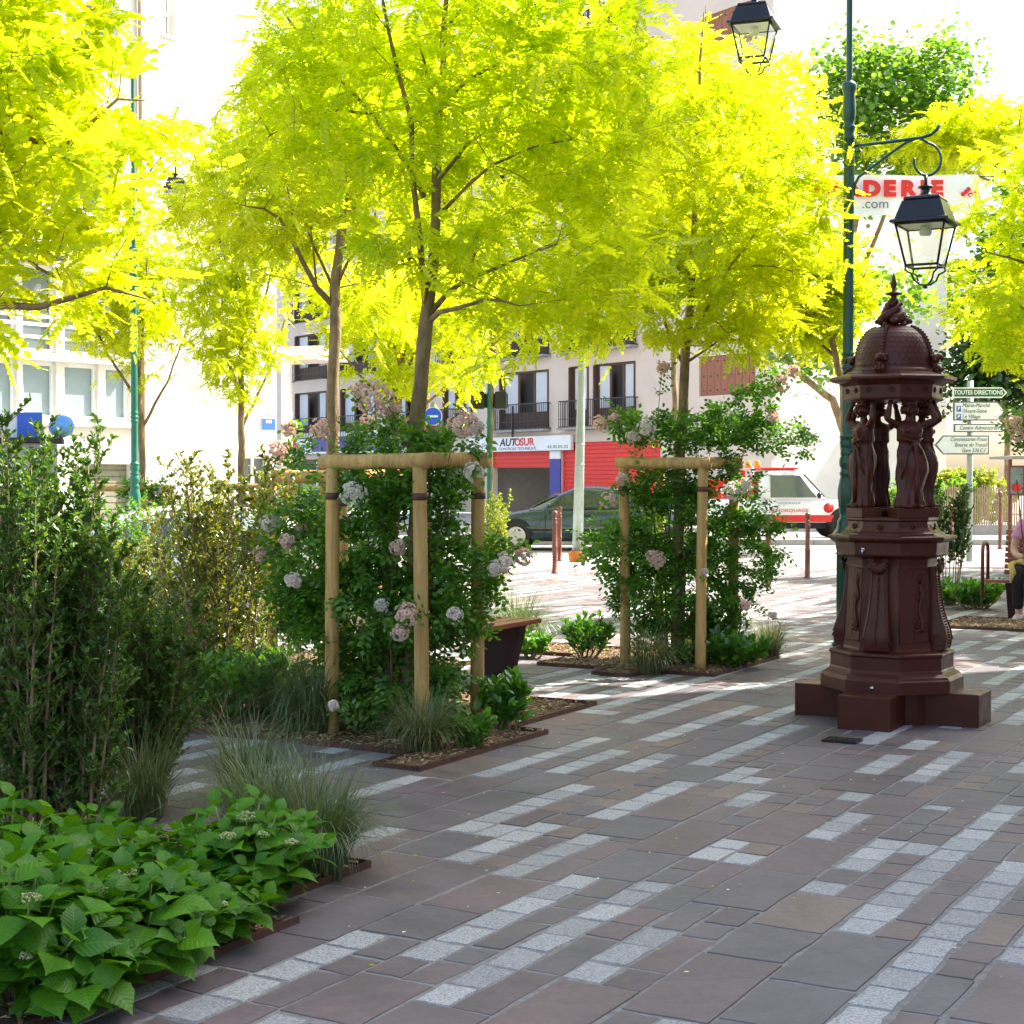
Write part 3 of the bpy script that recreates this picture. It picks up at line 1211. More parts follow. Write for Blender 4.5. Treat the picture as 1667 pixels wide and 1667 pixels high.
    text_obj('lettering', 'SUR', 0.40, M_REDP, F.pt(place(865), 2.80, 0.205), Rv, S, bold=0.012, sx=1.35)
    text_obj('lettering', 'CONTROLE TECHNIQUE', 0.15, M_GREY, F.pt(place(849), 2.56, 0.205), Rv, S, sx=1.55)
    text_obj('lettering', '42.42.05.32', 0.16, M_GREY, F.pt(place(915), 2.59, 0.205), Rv, S, sx=1.8)
    text_obj('lettering', 'COLOMBES', 0.15, M_GREY, F.pt(place(794), 2.70, 0.205), Rv, S, sx=1.6)
    # second sign
    s1, _ = F.loc(482, 715)
    s0, _ = F.loc(640, 715)
    zt = F.loc(560, 703)[1]
    zb = F.loc(560, 738)[1]
    S = thing('shop_sign', 'white and blue shop sign seen behind the staked trees', 'sign', tuple(F.pt((s0 + s1) / 2, 2.7)))
    b = MB()
    F.box(b, s0, s1, zb, zt, 0.062, 0.25)
    b.build('board', M_SIGNW, S, world=True)
    b = MB()
    sa = F.loc(515, 715)[0]
    F.box(b, s0 + .2, sa, zb + .1, zt - .25, 0.252, 0.27)
    b.build('blue_panel', M_BLUE, S, world=True)
    text_obj('lettering', 'K', 1.0, M_REDP, F.pt(F.loc(489, 722)[0], (zt + zb) / 2, 0.255), Rv, S, bold=0.03, sx=1.6)
    return F


FA = autosur_building()


def left_building():
    F = Fac((-8.5, 36.7), (0.622, 0.783), (0.783, -0.622), z0=0)
    F.O.z = -0.3
    T = thing('white_building', 'sunlit white building with big gridded windows and white guard rails', 'building', tuple(F.pt(0, 0)))
    a_end = F.loc(450, 700)[0]
    def L(px, py):
        return F.loc(px, py)
    cols = [(-42, 28), (35, 92), (103, 160), (170, 212)]
    holes = []
    zl0 = L(100, 683)[1]
    zl1 = L(100, 590)[1]
    zu0 = L(100, 576)[1]
    zu1 = L(100, 436)[1]
    for (x0, x1) in cols:
        a0, a1 = L(x0, 600)[0], L(x1, 600)[0]
        holes.append((a0, a1, zl0, zl1))
        holes.append((a0, a1, zu0, zu1))
    a0, z1 = L(140, -10)
    a1, z0 = L(195, 78)
    H2 = (a0, a1, z0, z1)
    a0, z1 = L(265, -60)
    a1, z0 = L(284, 60)
    H3 = (a0, a1, z0, z1)
    ag0, zg1 = L(138, 755)
    ag1, _ = L(212, 755)
    H4 = (ag0, ag1, 0, zg1)
    a0, z1 = L(395, 740)
    a1, z0 = L(441, 790)
    H5 = (a0, a1, 0.9, z1)
    more = []
    for k in range(3):       # further upper windows, mostly behind leaves
        for (x0, x1) in ((-30, 50), (135, 195)):
            a0 = L(x0, 300)[0]
            a1 = L(x1, 300)[0]
            if k == 0:
                more.append((a0, a1, zu1 + 1.3 + k * 3, zu1 + 2.9 + k * 3))
    b = MB()
    F.wall(b, -14, a_end, 0, 19, holes + [H2, H3, H4, H5] + more, 0.35)
    b.build('wall', M_WALLW, T, world=True)
    b = MB()
    p = [F.pt(-14, 0, -0.4), F.pt(a_end - .1, 0, -0.4), F.pt(a_end - .1, 0, -9), F.pt(-14, 0, -9)]
    b.prism([(q.x, q.y) for q in p], 18.5, 19.0)
    b.build('roof', M_CONC, T, world=True)
    b = MB()
    Fs = Fac(tuple(F.pt(a_end, 0, -0.35))[:2], tuple(-F.n)[:2], tuple(F.d)[:2])
    Fs.O.z = -0.3
    Fs.wall(b, 0, 9, 0, 19, [], 0.3)
    b.build('side_wall', M_WALLW, T, world=True)
    k_ = 0
    for h in holes:
        low = h[3] < zl1 + .01
        b = MB()
        t = 0.09
        F.box(b, h[0], h[1], h[2], h[2] + t, -0.2, -0.08)
        F.box(b, h[0], h[1], h[3] - t, h[3], -0.2, -0.08)
        F.box(b, h[0], h[0] + t, h[2] + t, h[3] - t, -0.2, -0.08)
        F.box(b, h[1] - t, h[1], h[2] + t, h[3] - t, -0.2, -0.08)
        if not low:
            F.box(b, h[0] + t, h[1] - t, h[2] + 0.75, h[2] + 0.83, -0.2, -0.09)
        fr = b.build('window', M_WHITE, T, world=True)
        b = MB()
        F.box(b, h[0] + t, h[1] - t, h[2] + t, h[3] - t, -0.16, -0.14)
        b.build('pane', M_PANEF if low else M_PANE, fr, world=True)
    for h in [H2, H3, H5] + more:
        b = MB()
        t = 0.09
        F.box(b, h[0] - .05, h[1] + .05, h[2] - 0.08, h[2], -0.3, 0.06)
        F.box(b, h[0], h[1], h[3] - t, h[3], -0.25, -0.15)
        F.box(b, h[0], h[0] + t, h[2], h[3] - t, -0.25, -0.15)
        F.box(b, h[1] - t, h[1], h[2], h[3] - t, -0.25, -0.15)
        m_ = (h[0] + h[1]) / 2
        F.box(b, m_ - .04, m_ + .04, h[2], h[3] - t, -0.25, -0.15)
        F.box(b, h[0] + t, h[1] - t, h[2] + .45, h[2] + .52, -0.12, -0.05)
        fr = b.build('window', M_WHITE, T, world=True)
        b = MB()
        F.box(b, h[0] + t, h[1] - t, h[2], h[3] - t, -0.22, -0.20)
        b.build('pane', M_PANE, fr, world=True)
    b = MB()
    F.box(b, -14, L(92, 600)[0], zu1 + .12, zu1 + .38, 0.0, 0.45)
    b.build('canopy', M_DARK, T, world=True)
    for z in (0.28, 0.55):
        b = MB()
        F.box(b, -14, L(214, 600)[0], zu0 + z, zu0 + z + 0.07, 0.10, 0.16)
        b.build('guard_rail', M_WHITE, T, world=True)
    b = MB()
    F.box(b, -14, L(216, 600)[0], zl1 + .02, zu0 - .02, 0, 0.12)
    F.box(b, -14, L(232, 600)[0], zl0 - .14, zl0 - .02, 0, 0.10)
    b.build('sill_band', M_WHITE, T, world=True)
    b = MB()
    a = L(228, 600)[0]
    b.tube([F.pt(a, 0, .08), F.pt(a, 18.8, .08)], 0.06, 8)
    b.build('downpipe', mat('downpipe_beige', (0.35, 0.25, 0.18), 0.5), T, world=True)
    b = MB()
    n = 14
    for i in range(n):
        F.box(b, ag0, ag1, i * zg1 / n + .02, (i + 1) * zg1 / n, -0.2, -0.14)
        F.box(b, ag0, ag1, i * zg1 / n, i * zg1 / n + .02, -0.2, -0.17)
    b.build('garage_shutter', mat('olive_shutter', (.22, .21, .15), .6), T, world=True)
    # recessed corner: balcony on a column
    b = MB()
    c0 = W(467, 700, 41.5)
    b.tube([(c0.x, c0.y, -0.3), (c0.x, c0.y, 4.5)], 0.14, 16)
    b.build('column', M_WALLP, T, world=True)
    b = MB()
    b.box((c0.x + 0.2, c0.y + 1.0, 4.7), (1.4, 2.2, 0.35), ROT_U)
    b.build('loggia_floor', M_WALLP, T, world=True)
    # street name plate
    a0, z1 = L(425, 681)
    a1, z0 = L(447, 700)
    S = thing('street_name_plate', 'small blue and white street name plate on the corner of the white building', 'street sign', tuple(F.pt((a0 + a1) / 2, (z0 + z1) / 2)))
    b = MB()
    F.box(b, a0 - .02, a1 + .02, z0 - .02, z1 + .02, 0.003, 0.02)
    b.tube([F.pt((a0 + a1) / 2 + .09 * math.cos(q), z1 + .02 + .09 * math.sin(q), .012) for q in [math.pi * i / 8 for i in range(9)]], .012, 5)
    b.build('rim', M_WHITE, S, world=True)
    b = MB()
    F.box(b, a0, a1, z0, z1, 0.021, 0.03)
    b.build('plate', M_LBLUE, S, world=True)
    text_obj('lettering', 'RUE', 0.10, M_WHITE, F.pt((a0 + a1) / 2, (z0 + z1) / 2 + .06, .034), F.d, S, bold=.004)
    # kiosk-like grey cabinet with blue and white panel in front of the building
    K = thing('kiosk', 'grey kiosk with a blue and white panel on its roof behind the left shrub', 'kiosk', tuple(W(40, 900, 24)))
    K.location.z = -0.4
    pz = W(40, 722, 24)
    b = MB()
    b.box((pz.x - .3, 24, (pz.z - .4) / 2), (1.5, 1.2, pz.z + .4), 0.25)
    b.build('body', M_CONC, K, world=True, bevel=.02)
    b = MB()
    b.box((pz.x - .3, 24, pz.z + .04), (1.7, 1.4, .07), 0.25)
    b.build('roof', M_DARK, K, world=True)
    b = MB()
    b.box((pz.x + .14, 23.8, pz.z + .27), (.36, .05, .38), 0.1)
    b.build('blue_panel', M_LBLUE, K, world=True)
    b = MB()
    q = W(0, 700, 23.8)
    b.box((q.x, 23.8, pz.z + .27), (.6, .05, .38), 0.1)
    b.build('white_panel', M_WHITE, K, world=True)
    b = MB()
    q = W(100, 700, 23.8)
    b.lathe([(.02, 0), (.16, .06), (.2, .18), (.15, .30), (.05, .34)], 18, (q.x, 23.8, pz.z + .08), sy=.5)
    b.build('blue_bag', mat('pale_blue_plastic', (.12, .35, .75), .5), K, world=True)


left_building()


def shade_building():
    """the building along the other side of the square, just out of the picture: it shades the foreground"""
    T = thing('apartment_building', 'tall beige building along the right side of the square, outside the picture, shading it', 'building', (14, 0, 0))
    F = Fac((10.6, -26), (0, 1), (-1, 0))
    holes = []
    for k in range(5):
        for i in range(12):
            holes.append((2 + i * 3.3, 3.2 + i * 3.3, 1.0 + k * 2.9, 2.5 + k * 2.9))
    b = MB()
    F.wall(b, 0, 41.5, 0, SH_H, [h for h in holes if h[3] < SH_H - .3], 0.3)
    b.build('wall', M_WALLP, T, world=True)
    b = MB()
    b.box((16.6, -5.25, SH_H + .1), (12.4, 41.7, 0.2))
    b.build('roof', M_CONC, T, world=True)
    for y_ in (15.35, -25.8):
        b = MB()
        b.box((16.75, y_, SH_H / 2), (12, .2, SH_H))
        b.build('side_wall', M_WALLP, T, world=True)
    b = MB()
    for h in holes:
        if h[3] < SH_H - .3:
            F.box(b, h[0], h[1], h[2], h[3], -0.2, -0.18)
    b.build('window', M_PANE, T, world=True)


SH_H = 17.0
shade_building()


# ================================================================== FOUNTAIN
def fountain():
    Cx, Cy = 2.345, 9.84
    T = thing('drinking_fountain', 'dark brown cast iron drinking fountain with four caryatids under a scaled dome', 'fountain', (Cx, Cy, 0), ROT_U)
    # local frame: x along U (away), y along -V... use angles: local +x = UU, local +y = 90 deg left of it = -VV
    b = MB()
    hw = 0.158
    Lx = 0.57
    poly = []
    for k in range(4):
        a = k * math.pi / 2
        c, s = math.cos(a), math.sin(a)
        for (x, y) in ((hw + 0.06, -hw - 0.06), (hw + 0.10, -hw), (Lx, -hw), (Lx, hw), (hw + 0.10, hw)):
            poly.append((x * c - y * s, x * s + y * c))
    b.prism(poly, 0.0, 0.205)
    b.build('plinth', M_BROWN, T, bevel=0.006)
    def octa(r1, cut):
        """octagon: radius r1 to the four axis faces, half width cut of those faces"""
        pts = []
        for k in range(4):
            a = k * math.pi / 2
            c, s = math.cos(a), math.sin(a)
            for (x, y) in ((r1, -cut), (r1, cut)):
                pts.append((x * c - y * s, x * s + y * c))
        return pts
    def stack(b, levels):
        """loft octagons [(z, r1, cut)]"""
        vs_, f = [], []
        for (z, r1, cut) in levels:
            vs_ += [(x, y, z) for x, y in octa(r1, cut)]
        n = 8
        for i in range(len(levels) - 1):
            for k in range(n):
                f.append((i * n + k, i * n + (k + 1) % n, (i + 1) * n + (k + 1) % n, (i + 1) * n + k))
        f.append(tuple(range(n - 1, -1, -1)))
        f.append(tuple((len(levels) - 1) * n + k for k in range(n)))
        b.add(vs_, f)
    b = MB()
    stack(b, [(.2, .40, .165), (.275, .40, .165), (.283, .392, .16), (.296, .385, .16), (.315, .352, .15), (.325, .350, .15), (.335, .343, .148), (.41, .343, .148), (.417, .351, .15), (.430, .350, .15), (.437, .338, .145), (.445, .30, .13)])
    b.build('base', M_BROWN, T, bevel=0.003)
    # small studs and inscriptions plate
    b = MB()
    b.tube([(-.400, 0, .235), (-.408, 0, .235)], .012, 12)
    b.build('stud', M_BRASS, T)
    # body
    b = MB()
    stack(b, [(.44, .275, .125), (.46, .268, .12), (.96, .245, .11), (1.00, .25, .112), (1.02, .29, .13)])
    b.build('body', M_BROWN, T, bevel=0.004)
    # panels on the diagonal faces: raised frame + relief plant
    for k in range(4):
        reliefs = MB()
        frames = MB()
        a = math.pi / 4 + k * math.pi / 2
        c, s = math.cos(a), math.sin(a)
        def q(w, z, out):
            t = (z - .46) / .5
            r1 = .268 + (.245 - .268) * t
            cut = .12 + (.11 - .12) * t
            d = (r1 + cut) / math.sqrt(2) + out
            return (c * d - s * w, s * d + c * w, z)
        hwid = .100
        for (w0, z0, w1, z1) in ((-hwid, .50, hwid, .50), (hwid, .50, hwid * .93, .94), (hwid * .93, .94, -hwid * .93, .94), (-hwid * .93, .94, -hwid, .50), (0.0, .50, 0.0, .94)):
            frames.tube([q(w0, z0, .0), q(w1, z1, .0)], .0045 if w0 or w1 else .0018, 6)
        # relief: wavy stem with trident/flower and shell
        for off in (-.0,):
            pts = [q(.045 + .012 * math.sin(i * .9), .56 + i * .026, .005) for i in range(12)]
            reliefs.tube(pts, [.009 + .004 * math.sin(i * .9) for i in range(12)], 6)
            for i in range(7):
                aa = -0.3 + math.pi * i / 6 * 1.18
                reliefs.tube([q(.045, .60, .004), q(.045 + .036 * math.cos(aa), .60 + .036 * math.sin(aa), .008)], [.004, .008], 6)
            for sgn in (-1, 1):
                reliefs.tube([q(.045, .74, .004), q(.045 + sgn * .022, .76, .007), q(.045 + sgn * .026, .79, .004)], [.005, .006, .002], 6)
                reliefs.tube([q(.045, .58, .004), q(.045 + sgn * .03, .565, .007), q(.045 + sgn * .045, .575, .003)], [.007, .007, .003], 6)
            for sgn in (-1, 0, 1):
                reliefs.tube([q(.045 + sgn * .004, .85, .005), q(.045 + sgn * .014, .875, .006), q(.045 + sgn * .012, .915, .004)], [.003, .003, .001], 5)
        pf = frames.build('panel_frame', M_BROWN, T)
        reliefs.build('panel_relief', M_BROWN, pf)
    # consoles (scroll brackets) with beads and shells on the four axis faces
    for k in range(4):
        a = k * math.pi / 2
        M3 = Matrix.Rotation(a, 4, 'Z')
        b = MB()
        prof = []   # outer curve (r, z) of the scroll
        for i in range(25):
            t = i / 24
            z = .95 - t * .50
            if t < .62:
                r_ = .282 + .02 * t + .028 * (t / .62) ** 3
            else:
                q_ = (t - .62) / .38
                r_ = .322 + .040 * math.sin(q_ * math.pi * .72) - .012 * q_
            prof.append((r_, z))
        prof.append((.30, .444))
        wid = lambda t: .052 + .026 * min(1, t * 1.3) ** 2
        vs_, f = [], []
        m_ = len(prof)
        for i, (r_, z) in enumerate(prof):
            w = wid(i / (m_ - 1))
            vs_ += [(.20, -w, z), (r_ - .008, -w, z), (r_, -w + .012, z), (r_ - .006, -w + .018, z), (r_ - .006, w - .018, z), (r_, w - .012, z), (r_ - .008, w, z), (.20, w, z)]
        for i in range(m_ - 1):
            for j in range(7):
                f.append((i * 8 + j, i * 8 + j + 1, (i + 1) * 8 + j + 1, (i + 1) * 8 + j)[::-1])
        f.append(tuple(range(8)))
        f.append(tuple((m_ - 1) * 8 + j for j in range(8))[::-1])
        b.add(vs_, f)
        # volute spiral on both cheeks
        for sgn in (-1, 1):
            pts = []
            for i in range(30):
                an = i * .38
                rr = .042 * (1 - i / 32)
                pts.append((.312 + rr * math.cos(an), sgn * (.080), .505 + rr * math.sin(an)))
            b.tube(pts, .0045, 5)
        b.transform(M3)
        con = b.build('console', M_BROWN, T)
        b = MB()
        for i in range(26):
            t = .12 + .8 * i / 25
            z = .95 - t * .50
            j = int(t * 24)
            r_ = prof[j][0] + (prof[min(j + 1, 24)][0] - prof[j][0]) * (t * 24 - j)
            b.ball((r_ - .001, 0, z), .0066, 8, 5)
        b.transform(M3)
        b.build('beading', M_BROWN, con)
        b = MB()   # shell
        for i in range(9):
            an = math.pi * (i + .5) / 9
            b.tube([(.285, 0, .985), (.305, .045 * math.cos(an), .975 - .045 * math.sin(an)), (.292, .062 * math.cos(an), .97 - .062 * math.sin(an))], [.006, .011, .007], 6)
        for sgn in (-1, 1):
            b.tube([(.30, sgn * (.045 + .02 * math.cos(q * .7) * (1 - q / 12)), .985 + .016 * math.sin(q * .7) * (1 - q / 14)) for q in range(11)], .007, 6)
        b.transform(M3)
        b.build('shell', M_BROWN, con)
    # frieze band, ledge, upper pedestal
    b = MB()
    stack(b, [(1.012, .292, .132), (1.022, .322, .145), (1.028, .308, .14), (1.098, .312, .14), (1.108, .335, .15), (1.118, .358, .158), (1.132, .360, .16), (1.139, .352, .156), (1.143, .30, .13)])
    b.build('basin_ledge', M_BROWN, T, bevel=0.003)
    b = MB()
    b.ball((-.312, .085, 1.06), .016, 12, 8)
    b.tube([(-.305, .085, 1.06), (-.33, .085, 1.055), (-.335, .085, 1.035)], .007, 8)
    b.build('tap', M_BRASS, T)
    b = MB()
    stack(b, [(1.14, .292, .125), (1.152, .290, .125), (1.165, .268, .118), (1.19, .250, .11), (1.225, .243, .108), (1.232, .254, .112), (1.246, .252, .112), (1.25, .244, .108)])
    for k in range(8):
        a = k * math.pi / 4 + math.pi / 8 * 0
        rr = .262
        x, y = rr * math.cos(a), rr * math.sin(a)
        for j in range(5):
            aa = j * 2 * math.pi / 5
            b.ball((x + .012 * math.cos(aa) * -math.sin(a), y + .012 * math.cos(aa) * math.cos(a), 1.195 + .012 * math.sin(aa)), .008, 6, 4)
    b.build('upper_pedestal', M_BROWN, T, bevel=0.002)
    b = MB()
    for k in range(4):
        a = math.pi / 4 + k * math.pi / 2
        c, s = math.cos(a), math.sin(a)
        b.box((c * .195, s * .195, 1.278), (.135, .205, .062), a)
    b.build('statue_base', M_BROWN, T, bevel=0.004)
    b = MB()   # the water spout cup in the middle
    b.lathe([(.02, 1.25), (.05, 1.252), (.075, 1.27), (.085, 1.30), (.07, 1.298), (.01, 1.28)], 20)
    b.build('spout_basin', M_BROWN, T)

    # ---- caryatid (faces outwards along local +x), stands at z 1.309, head top about 1.93
    def caryatid(seed, flip):
        r = random.Random(seed)
        b = MB()
        n = 56
        # (z, cx, cy, rx, ry, fold)
        st = [(0.000, .010, 0, .047, .066, .16), (.012, .010, 0, .050, .070, .18), (.05, .006, 0, .044, .060, .15), (.11, .004, .002, .042, .056, .13), (.17, .004, .004, .044, .058, .10),
              (.22, .006, .006, .047, .063, .08), (.27, .004, .008, .050, .068, .06), (.315, .000, .008, .049, .068, .05), (.345, -.002, .006, .043, .060, .04), (.375, -.002, .003, .036, .049, .05),
              (.395, -.001, .001, .034, .045, .08), (.402, -.001, .001, .041, .052, .10), (.415, 0, 0, .042, .053, .08), (.44, .004, 0, .044, .055, .05), (.465, .008, 0, .046, .058, .02), (.49, .002, 0, .040, .062, .01), (.508, -.002, 0, .030, .060, 0), (.52, -.002, 0, .020, .038, 0), (.532, .0, 0, .0165, .0175, 0), (.548, .003, 0, .0150, .016, 0), (.556, .004, 0, .015, .016, 0)]
        vs_, f = [], []
        ph = r.random() * 6
        for (z, cx_, cy_, rx, ry, fo) in st:
            for k in range(n):
                a = 2 * math.pi * k / n
                w = 1 + fo * (math.sin(a * 9 + ph + z * 7) * .55 + .45 * math.sin(a * 14 - z * 16 + ph * 2)) * .8
                # one knee forward, diagonal drape
                kx = .014 * math.exp(-((z - .20) / .09) ** 2) * max(0, math.cos(a - .55 * flip)) ** 2
                dr = .006 * math.sin((z * 26 + a * 2.2 * flip)) * (1 if .08 < z < .34 else 0)
                vs_.append((cx_ + (rx * w + kx + dr) * math.cos(a), cy_ * 1.2 * flip + (ry * w + dr + kx) * math.sin(a), z))
        m_ = len(st)
        for i in range(m_ - 1):
            for k in range(n):
                f.append((i * n + k, i * n + (k + 1) % n, (i + 1) * n + (k + 1) % n, (i + 1) * n + k))
        f.append(tuple(range(n - 1, -1, -1)))
        f.append(tuple((m_ - 1) * n + k for k in range(n)))
        b.add(vs_, f, 0, True)
        # bust
        for sgn in (-1, 1):
            b.ball((.034, sgn * .024, .466), .021, 12, 8)
        # sash knot and hanging folds
        b.tube([(.040, 0, .405), (.052, 0, .39), (.050, .008, .34), (.054, .012, .25), (.052, .012, .14), (.052, .01, .03)], [.006, .010, .010, .012, .012, .010], 8)
        b.tube([(.030, -.045, .42), (.046, -.02, .405), (.052, 0, .398), (.046, .02, .405), (.030, .045, .42)], .007, 8)
        b.tube([(.05, 0, .40), (.046, -.030, .34), (.052, -.045, .26), (.04, -.055, .17)], [.006, .007, .007, .004], 6)
        b.tube([(.05, 0, .40), (.050, .032, .35), (.050, .052, .28), (.035, .064, .2)], [.006, .007, .007, .004], 6)
        # feet
        for sgn in (-1, 1):
            b.tube([(.02, sgn * .022, .010), (.062, sgn * .026, .009), (.078, sgn * .027, .006)], [.013, .012, .006], 8)
        # head with face
        b.ball((.008, 0, .585), .030, 20, 14, sc=(1.0, .84, 1.22))
        b.tube([(.036, 0, .592), (.044, 0, .578), (.038, 0, .574)], [.003, .0055, .003], 6)     # nose
        for sgn in (-1, 1):
            b.ball((.0335, sgn * .010, .590), .004, 8, 5)
            b.tube([(.035, sgn * .004, .598), (.034, sgn * .012, .600), (.028, sgn * .019, .597)], .0022, 5)
        b.tube([(.0345, -.008, .5655), (.0375, 0, .566), (.0345, .008, .5655)], .0028, 6)
        b.ball((.030, 0, .553), .008, 8, 6)
        # hair: wavy locks round the head
        for i in range(15):
            a = -2.45 + 4.9 * i / 14 + math.pi
            x, y = .004 + .029 * math.cos(a), .028 * math.sin(a)
            b.tube([(x * .5 + .002, y * .5, .620), (x * 1.02, y * 1.05, .607), (x * 1.12, y * 1.15, .588), (x * 1.05, y * 1.08, .566)], [.006, .009, .009, .006], 6)
        for i in range(9):
            a = -1.2 + 2.4 * i / 8
            b.ball((.006 + .031 * math.cos(a), .029 * math.sin(a), .613 - .004 * abs(i - 4) / 2), .0075, 6, 5)
        b.ball((-.028, 0, .588), .018, 10, 8)
        # small capital on the head
        b.lathe([(.030, .618), (.036, .624), (.030, .630), (.034, .640), (.05, .648), (.05, .652)], 16, (.0, 0, 0))
        for sgn in (-1, 1):
            pts = [(.03, sgn * (.042 + .013 * math.cos(i * .8) * (1 - i / 12)), .640 + .013 * math.sin(i * .8) * (1 - i / 12)) for i in range(10)]
            b.tube(pts, .0045, 6)
        # raised arms
        for sgn in (-1, 1):
            sh = Vector((.000, sgn * .054, .495))
            el = Vector((.022, sgn * .112, .532))
            wr = Vector((.012, sgn * .098, .615))
            hd = Vector((.004, sgn * .088, .645))
            b.tube([sh - Vector((0, sgn * .02, .004)), sh, sh.lerp(el, .3) + Vector((0, 0, .001)), sh.lerp(el, .65), el, el.lerp(wr, .15) + Vector((0, sgn * .004, 0)), el.lerp(wr, .4) + Vector((0, sgn * .003, 0)), wr, wr.lerp(hd, .5), hd],
                   [.016, .021, .0195, .0165, .0145, .0155, .0150, .0098, .0125, .009], 12)
            for j in range(4):
                p0 = wr.lerp(hd, .55) + Vector((.006 - j * .0042, 0, 0))
                b.tube([p0, p0 + Vector((.002, -sgn * .004, .013)), p0 + Vector((.006, -sgn * .010, .017))], [.0032, .0028, .002], 5)
        return b
    cs = [caryatid(3, 1).mesh('statue', M_BROWN), caryatid(8, -1).mesh('statue', M_BROWN)]
    for k in range(4):
        a = math.pi / 4 + k * math.pi / 2
        o = bpy.data.objects.new('statue', cs[k % 2])
        C.objects.link(o)
        o.parent = T
        o.location = (.195 * math.cos(a), .195 * math.sin(a), 1.309)
        o.scale = (1.35, 1.4, 1.0)
        o.rotation_euler = (0, 0, a)
    # entablature
    b = MB()
    stack(b, [(1.958, .262, .118), (1.966, .282, .126), (1.975, .274, .122), (1.985, .272, .122), (2.050, .276, .123), (2.058, .290, .128), (2.066, .30, .132), (2.075, .335, .146), (2.083, .352, .152), (2.097, .354, .153), (2.108, .338, .147), (2.118, .290, .128), (2.128, .262, .116), (2.14, .258, .115)])
    for k in range(8):
        a = k * math.pi / 4
        c, s = math.cos(a), math.sin(a)
        d0 = .276 if k % 2 == 0 else (.276 + .123) / math.sqrt(2)
        for w in ((-.055, .055) if k % 2 else (-.07, .07)):
            for j in range(9):
                aa = j * .75
                rr = .019 * (1 - j / 11)
                ww, zz = w + rr * math.cos(aa), 2.016 + rr * math.sin(aa)
                b.ball((c * d0 - s * ww, s * d0 + c * ww, zz), .0062, 6, 4)
    b.build('entablature', M_BROWN, T, bevel=0.002)
    # corner scrolls on the cornice (antefixes) and ceiling
    b = MB()
    for k in range(4):
        a = k * math.pi / 2
        c, s = math.cos(a), math.sin(a)
        pts = []
        for i in range(20):
            an = i * .5
            rr = .032 * (1 - i / 22)
            x = .268 + rr * math.cos(an)
            z = 2.125 + rr * math.sin(an) + .01
            pts.append((x * c, x * s, z))
        for w in (-.02, 0, .02):
            b.tube([(p[0] - s * w, p[1] + c * w, p[2]) for p in pts], .011, 6)
    b.build('cornice_scroll', M_BROWN, T)
    # dome
    def dr(t):                      # t 0..1 from base to top
        return .232 * (1 - t) ** .0 * (math.cos(t * 1.22)) ** .78 + .0
    def dz(t):
        return 2.165 + .245 * (math.sin(t * 1.35) / math.sin(1.35))
    b = MB()
    prof = [(.262, 2.135), (.258, 2.145), (.248, 2.152), (.240, 2.16), (.243, 2.168)] + [(dr(i / 16), dz(i / 16) + .004) for i in range(17)]
    b.lathe(prof, 48)
    b.build('dome', M_BROWN, T)
    b = MB()        # scales as small overlapping tiles
    rows = 9
    for i in range(rows):
        t0 = i / rows
        t1 = (i + 1) / rows
        nn = 38
        for k in range(nn):
            a0 = 2 * math.pi * (k + (.5 if i % 2 else 0)) / nn
            da = 2 * math.pi / nn
            vs_ = []
            for (fa, ft, out) in ((0, 1.0, .0006), (1, 1.0, .0006), (1, .45, .0016), (.82, .14, .0027), (.5, .0, .0032), (.18, .14, .0027), (0, .45, .0016)):
                a = a0 + da * fa
                t = min(1, max(0, t0 + (t1 - t0) * ft))
                rr = dr(t) + out
                vs_.append((rr * math.cos(a), rr * math.sin(a), dz(t) + .004))
            b.add(vs_, [(0, 6, 5, 4, 3, 2, 1)[::-1][::-1]], 0, False)
    b.build('dome_scales', M_BROWN, T)
    for k in range(4):
        a = k * math.pi / 2
        c, s = math.cos(a), math.sin(a)
        b = MB()
        pts = [((dr(i / 14) + .006) * c, (dr(i / 14) + .006) * s, dz(i / 14) + .004) for i in range(15)]
        b.tube(pts, [.012] * 15, 6)
        for i in range(3, 14):      # crockets
            p = Vector(pts[i])
            b.ball((p.x + .008 * c, p.y + .008 * s, p.z + .004), .011, 8, 5, sc=(1.1, 1.1, .55))
        # dolphin head at the foot of the rib
        p = Vector((.245 * c, .245 * s, 2.215))
        b.ball(p + Vector((.012 * c, .012 * s, 0)), .033, 12, 9, sc=(1.0, 1.0, .82))
        b.tube([p + Vector((.02 * c, .02 * s, .01)), p + Vector((.05 * c, .05 * s, .005)), p + Vector((.062 * c, .062 * s, -.008))], [.02, .017, .008], 8)
        for sg in (-1, 1):
            b.ball(p + Vector((-s * sg * .028, c * sg * .028, .012)), .013, 8, 6)
            b.ball(p + Vector((-s * sg * .03 + c * .02, c * sg * .03 + s * .02, -.014)), .012, 8, 6)
        b.tube([p + Vector((0, 0, -.02)), p + Vector((.012 * c, .012 * s, -.045)), p + Vector((-.002 * c, -.002 * s, -.062))], [.016, .02, .01], 8)
        b.build('dome_rib', M_BROWN, T)
    # finial: dolphins' twisted tails, plate and spearhead
    b = MB()
    b.lathe([(.085, 2.395), (.098, 2.404), (.09, 2.412), (.075, 2.42), (.06, 2.43)], 24)
    for k in range(4):
        a = k * math.pi / 2 + .4
        b.ball((.072 * math.cos(a), .072 * math.sin(a), 2.452), .031, 12, 9, sc=(1, 1, .85))
        b.tube([(.095 * math.cos(a), .095 * math.sin(a), 2.45), (.112 * math.cos(a), .112 * math.sin(a), 2.443)], [.018, .009], 8)
        a2 = a + math.pi / 4
        b.ball((.078 * math.cos(a2), .078 * math.sin(a2), 2.428), .018, 8, 6)
        b.tube([(.065 * math.cos(a2), .065 * math.sin(a2), 2.46), (.088 * math.cos(a2), .088 * math.sin(a2), 2.475)], [.012, .004], 6)
        pts, rr = [], []
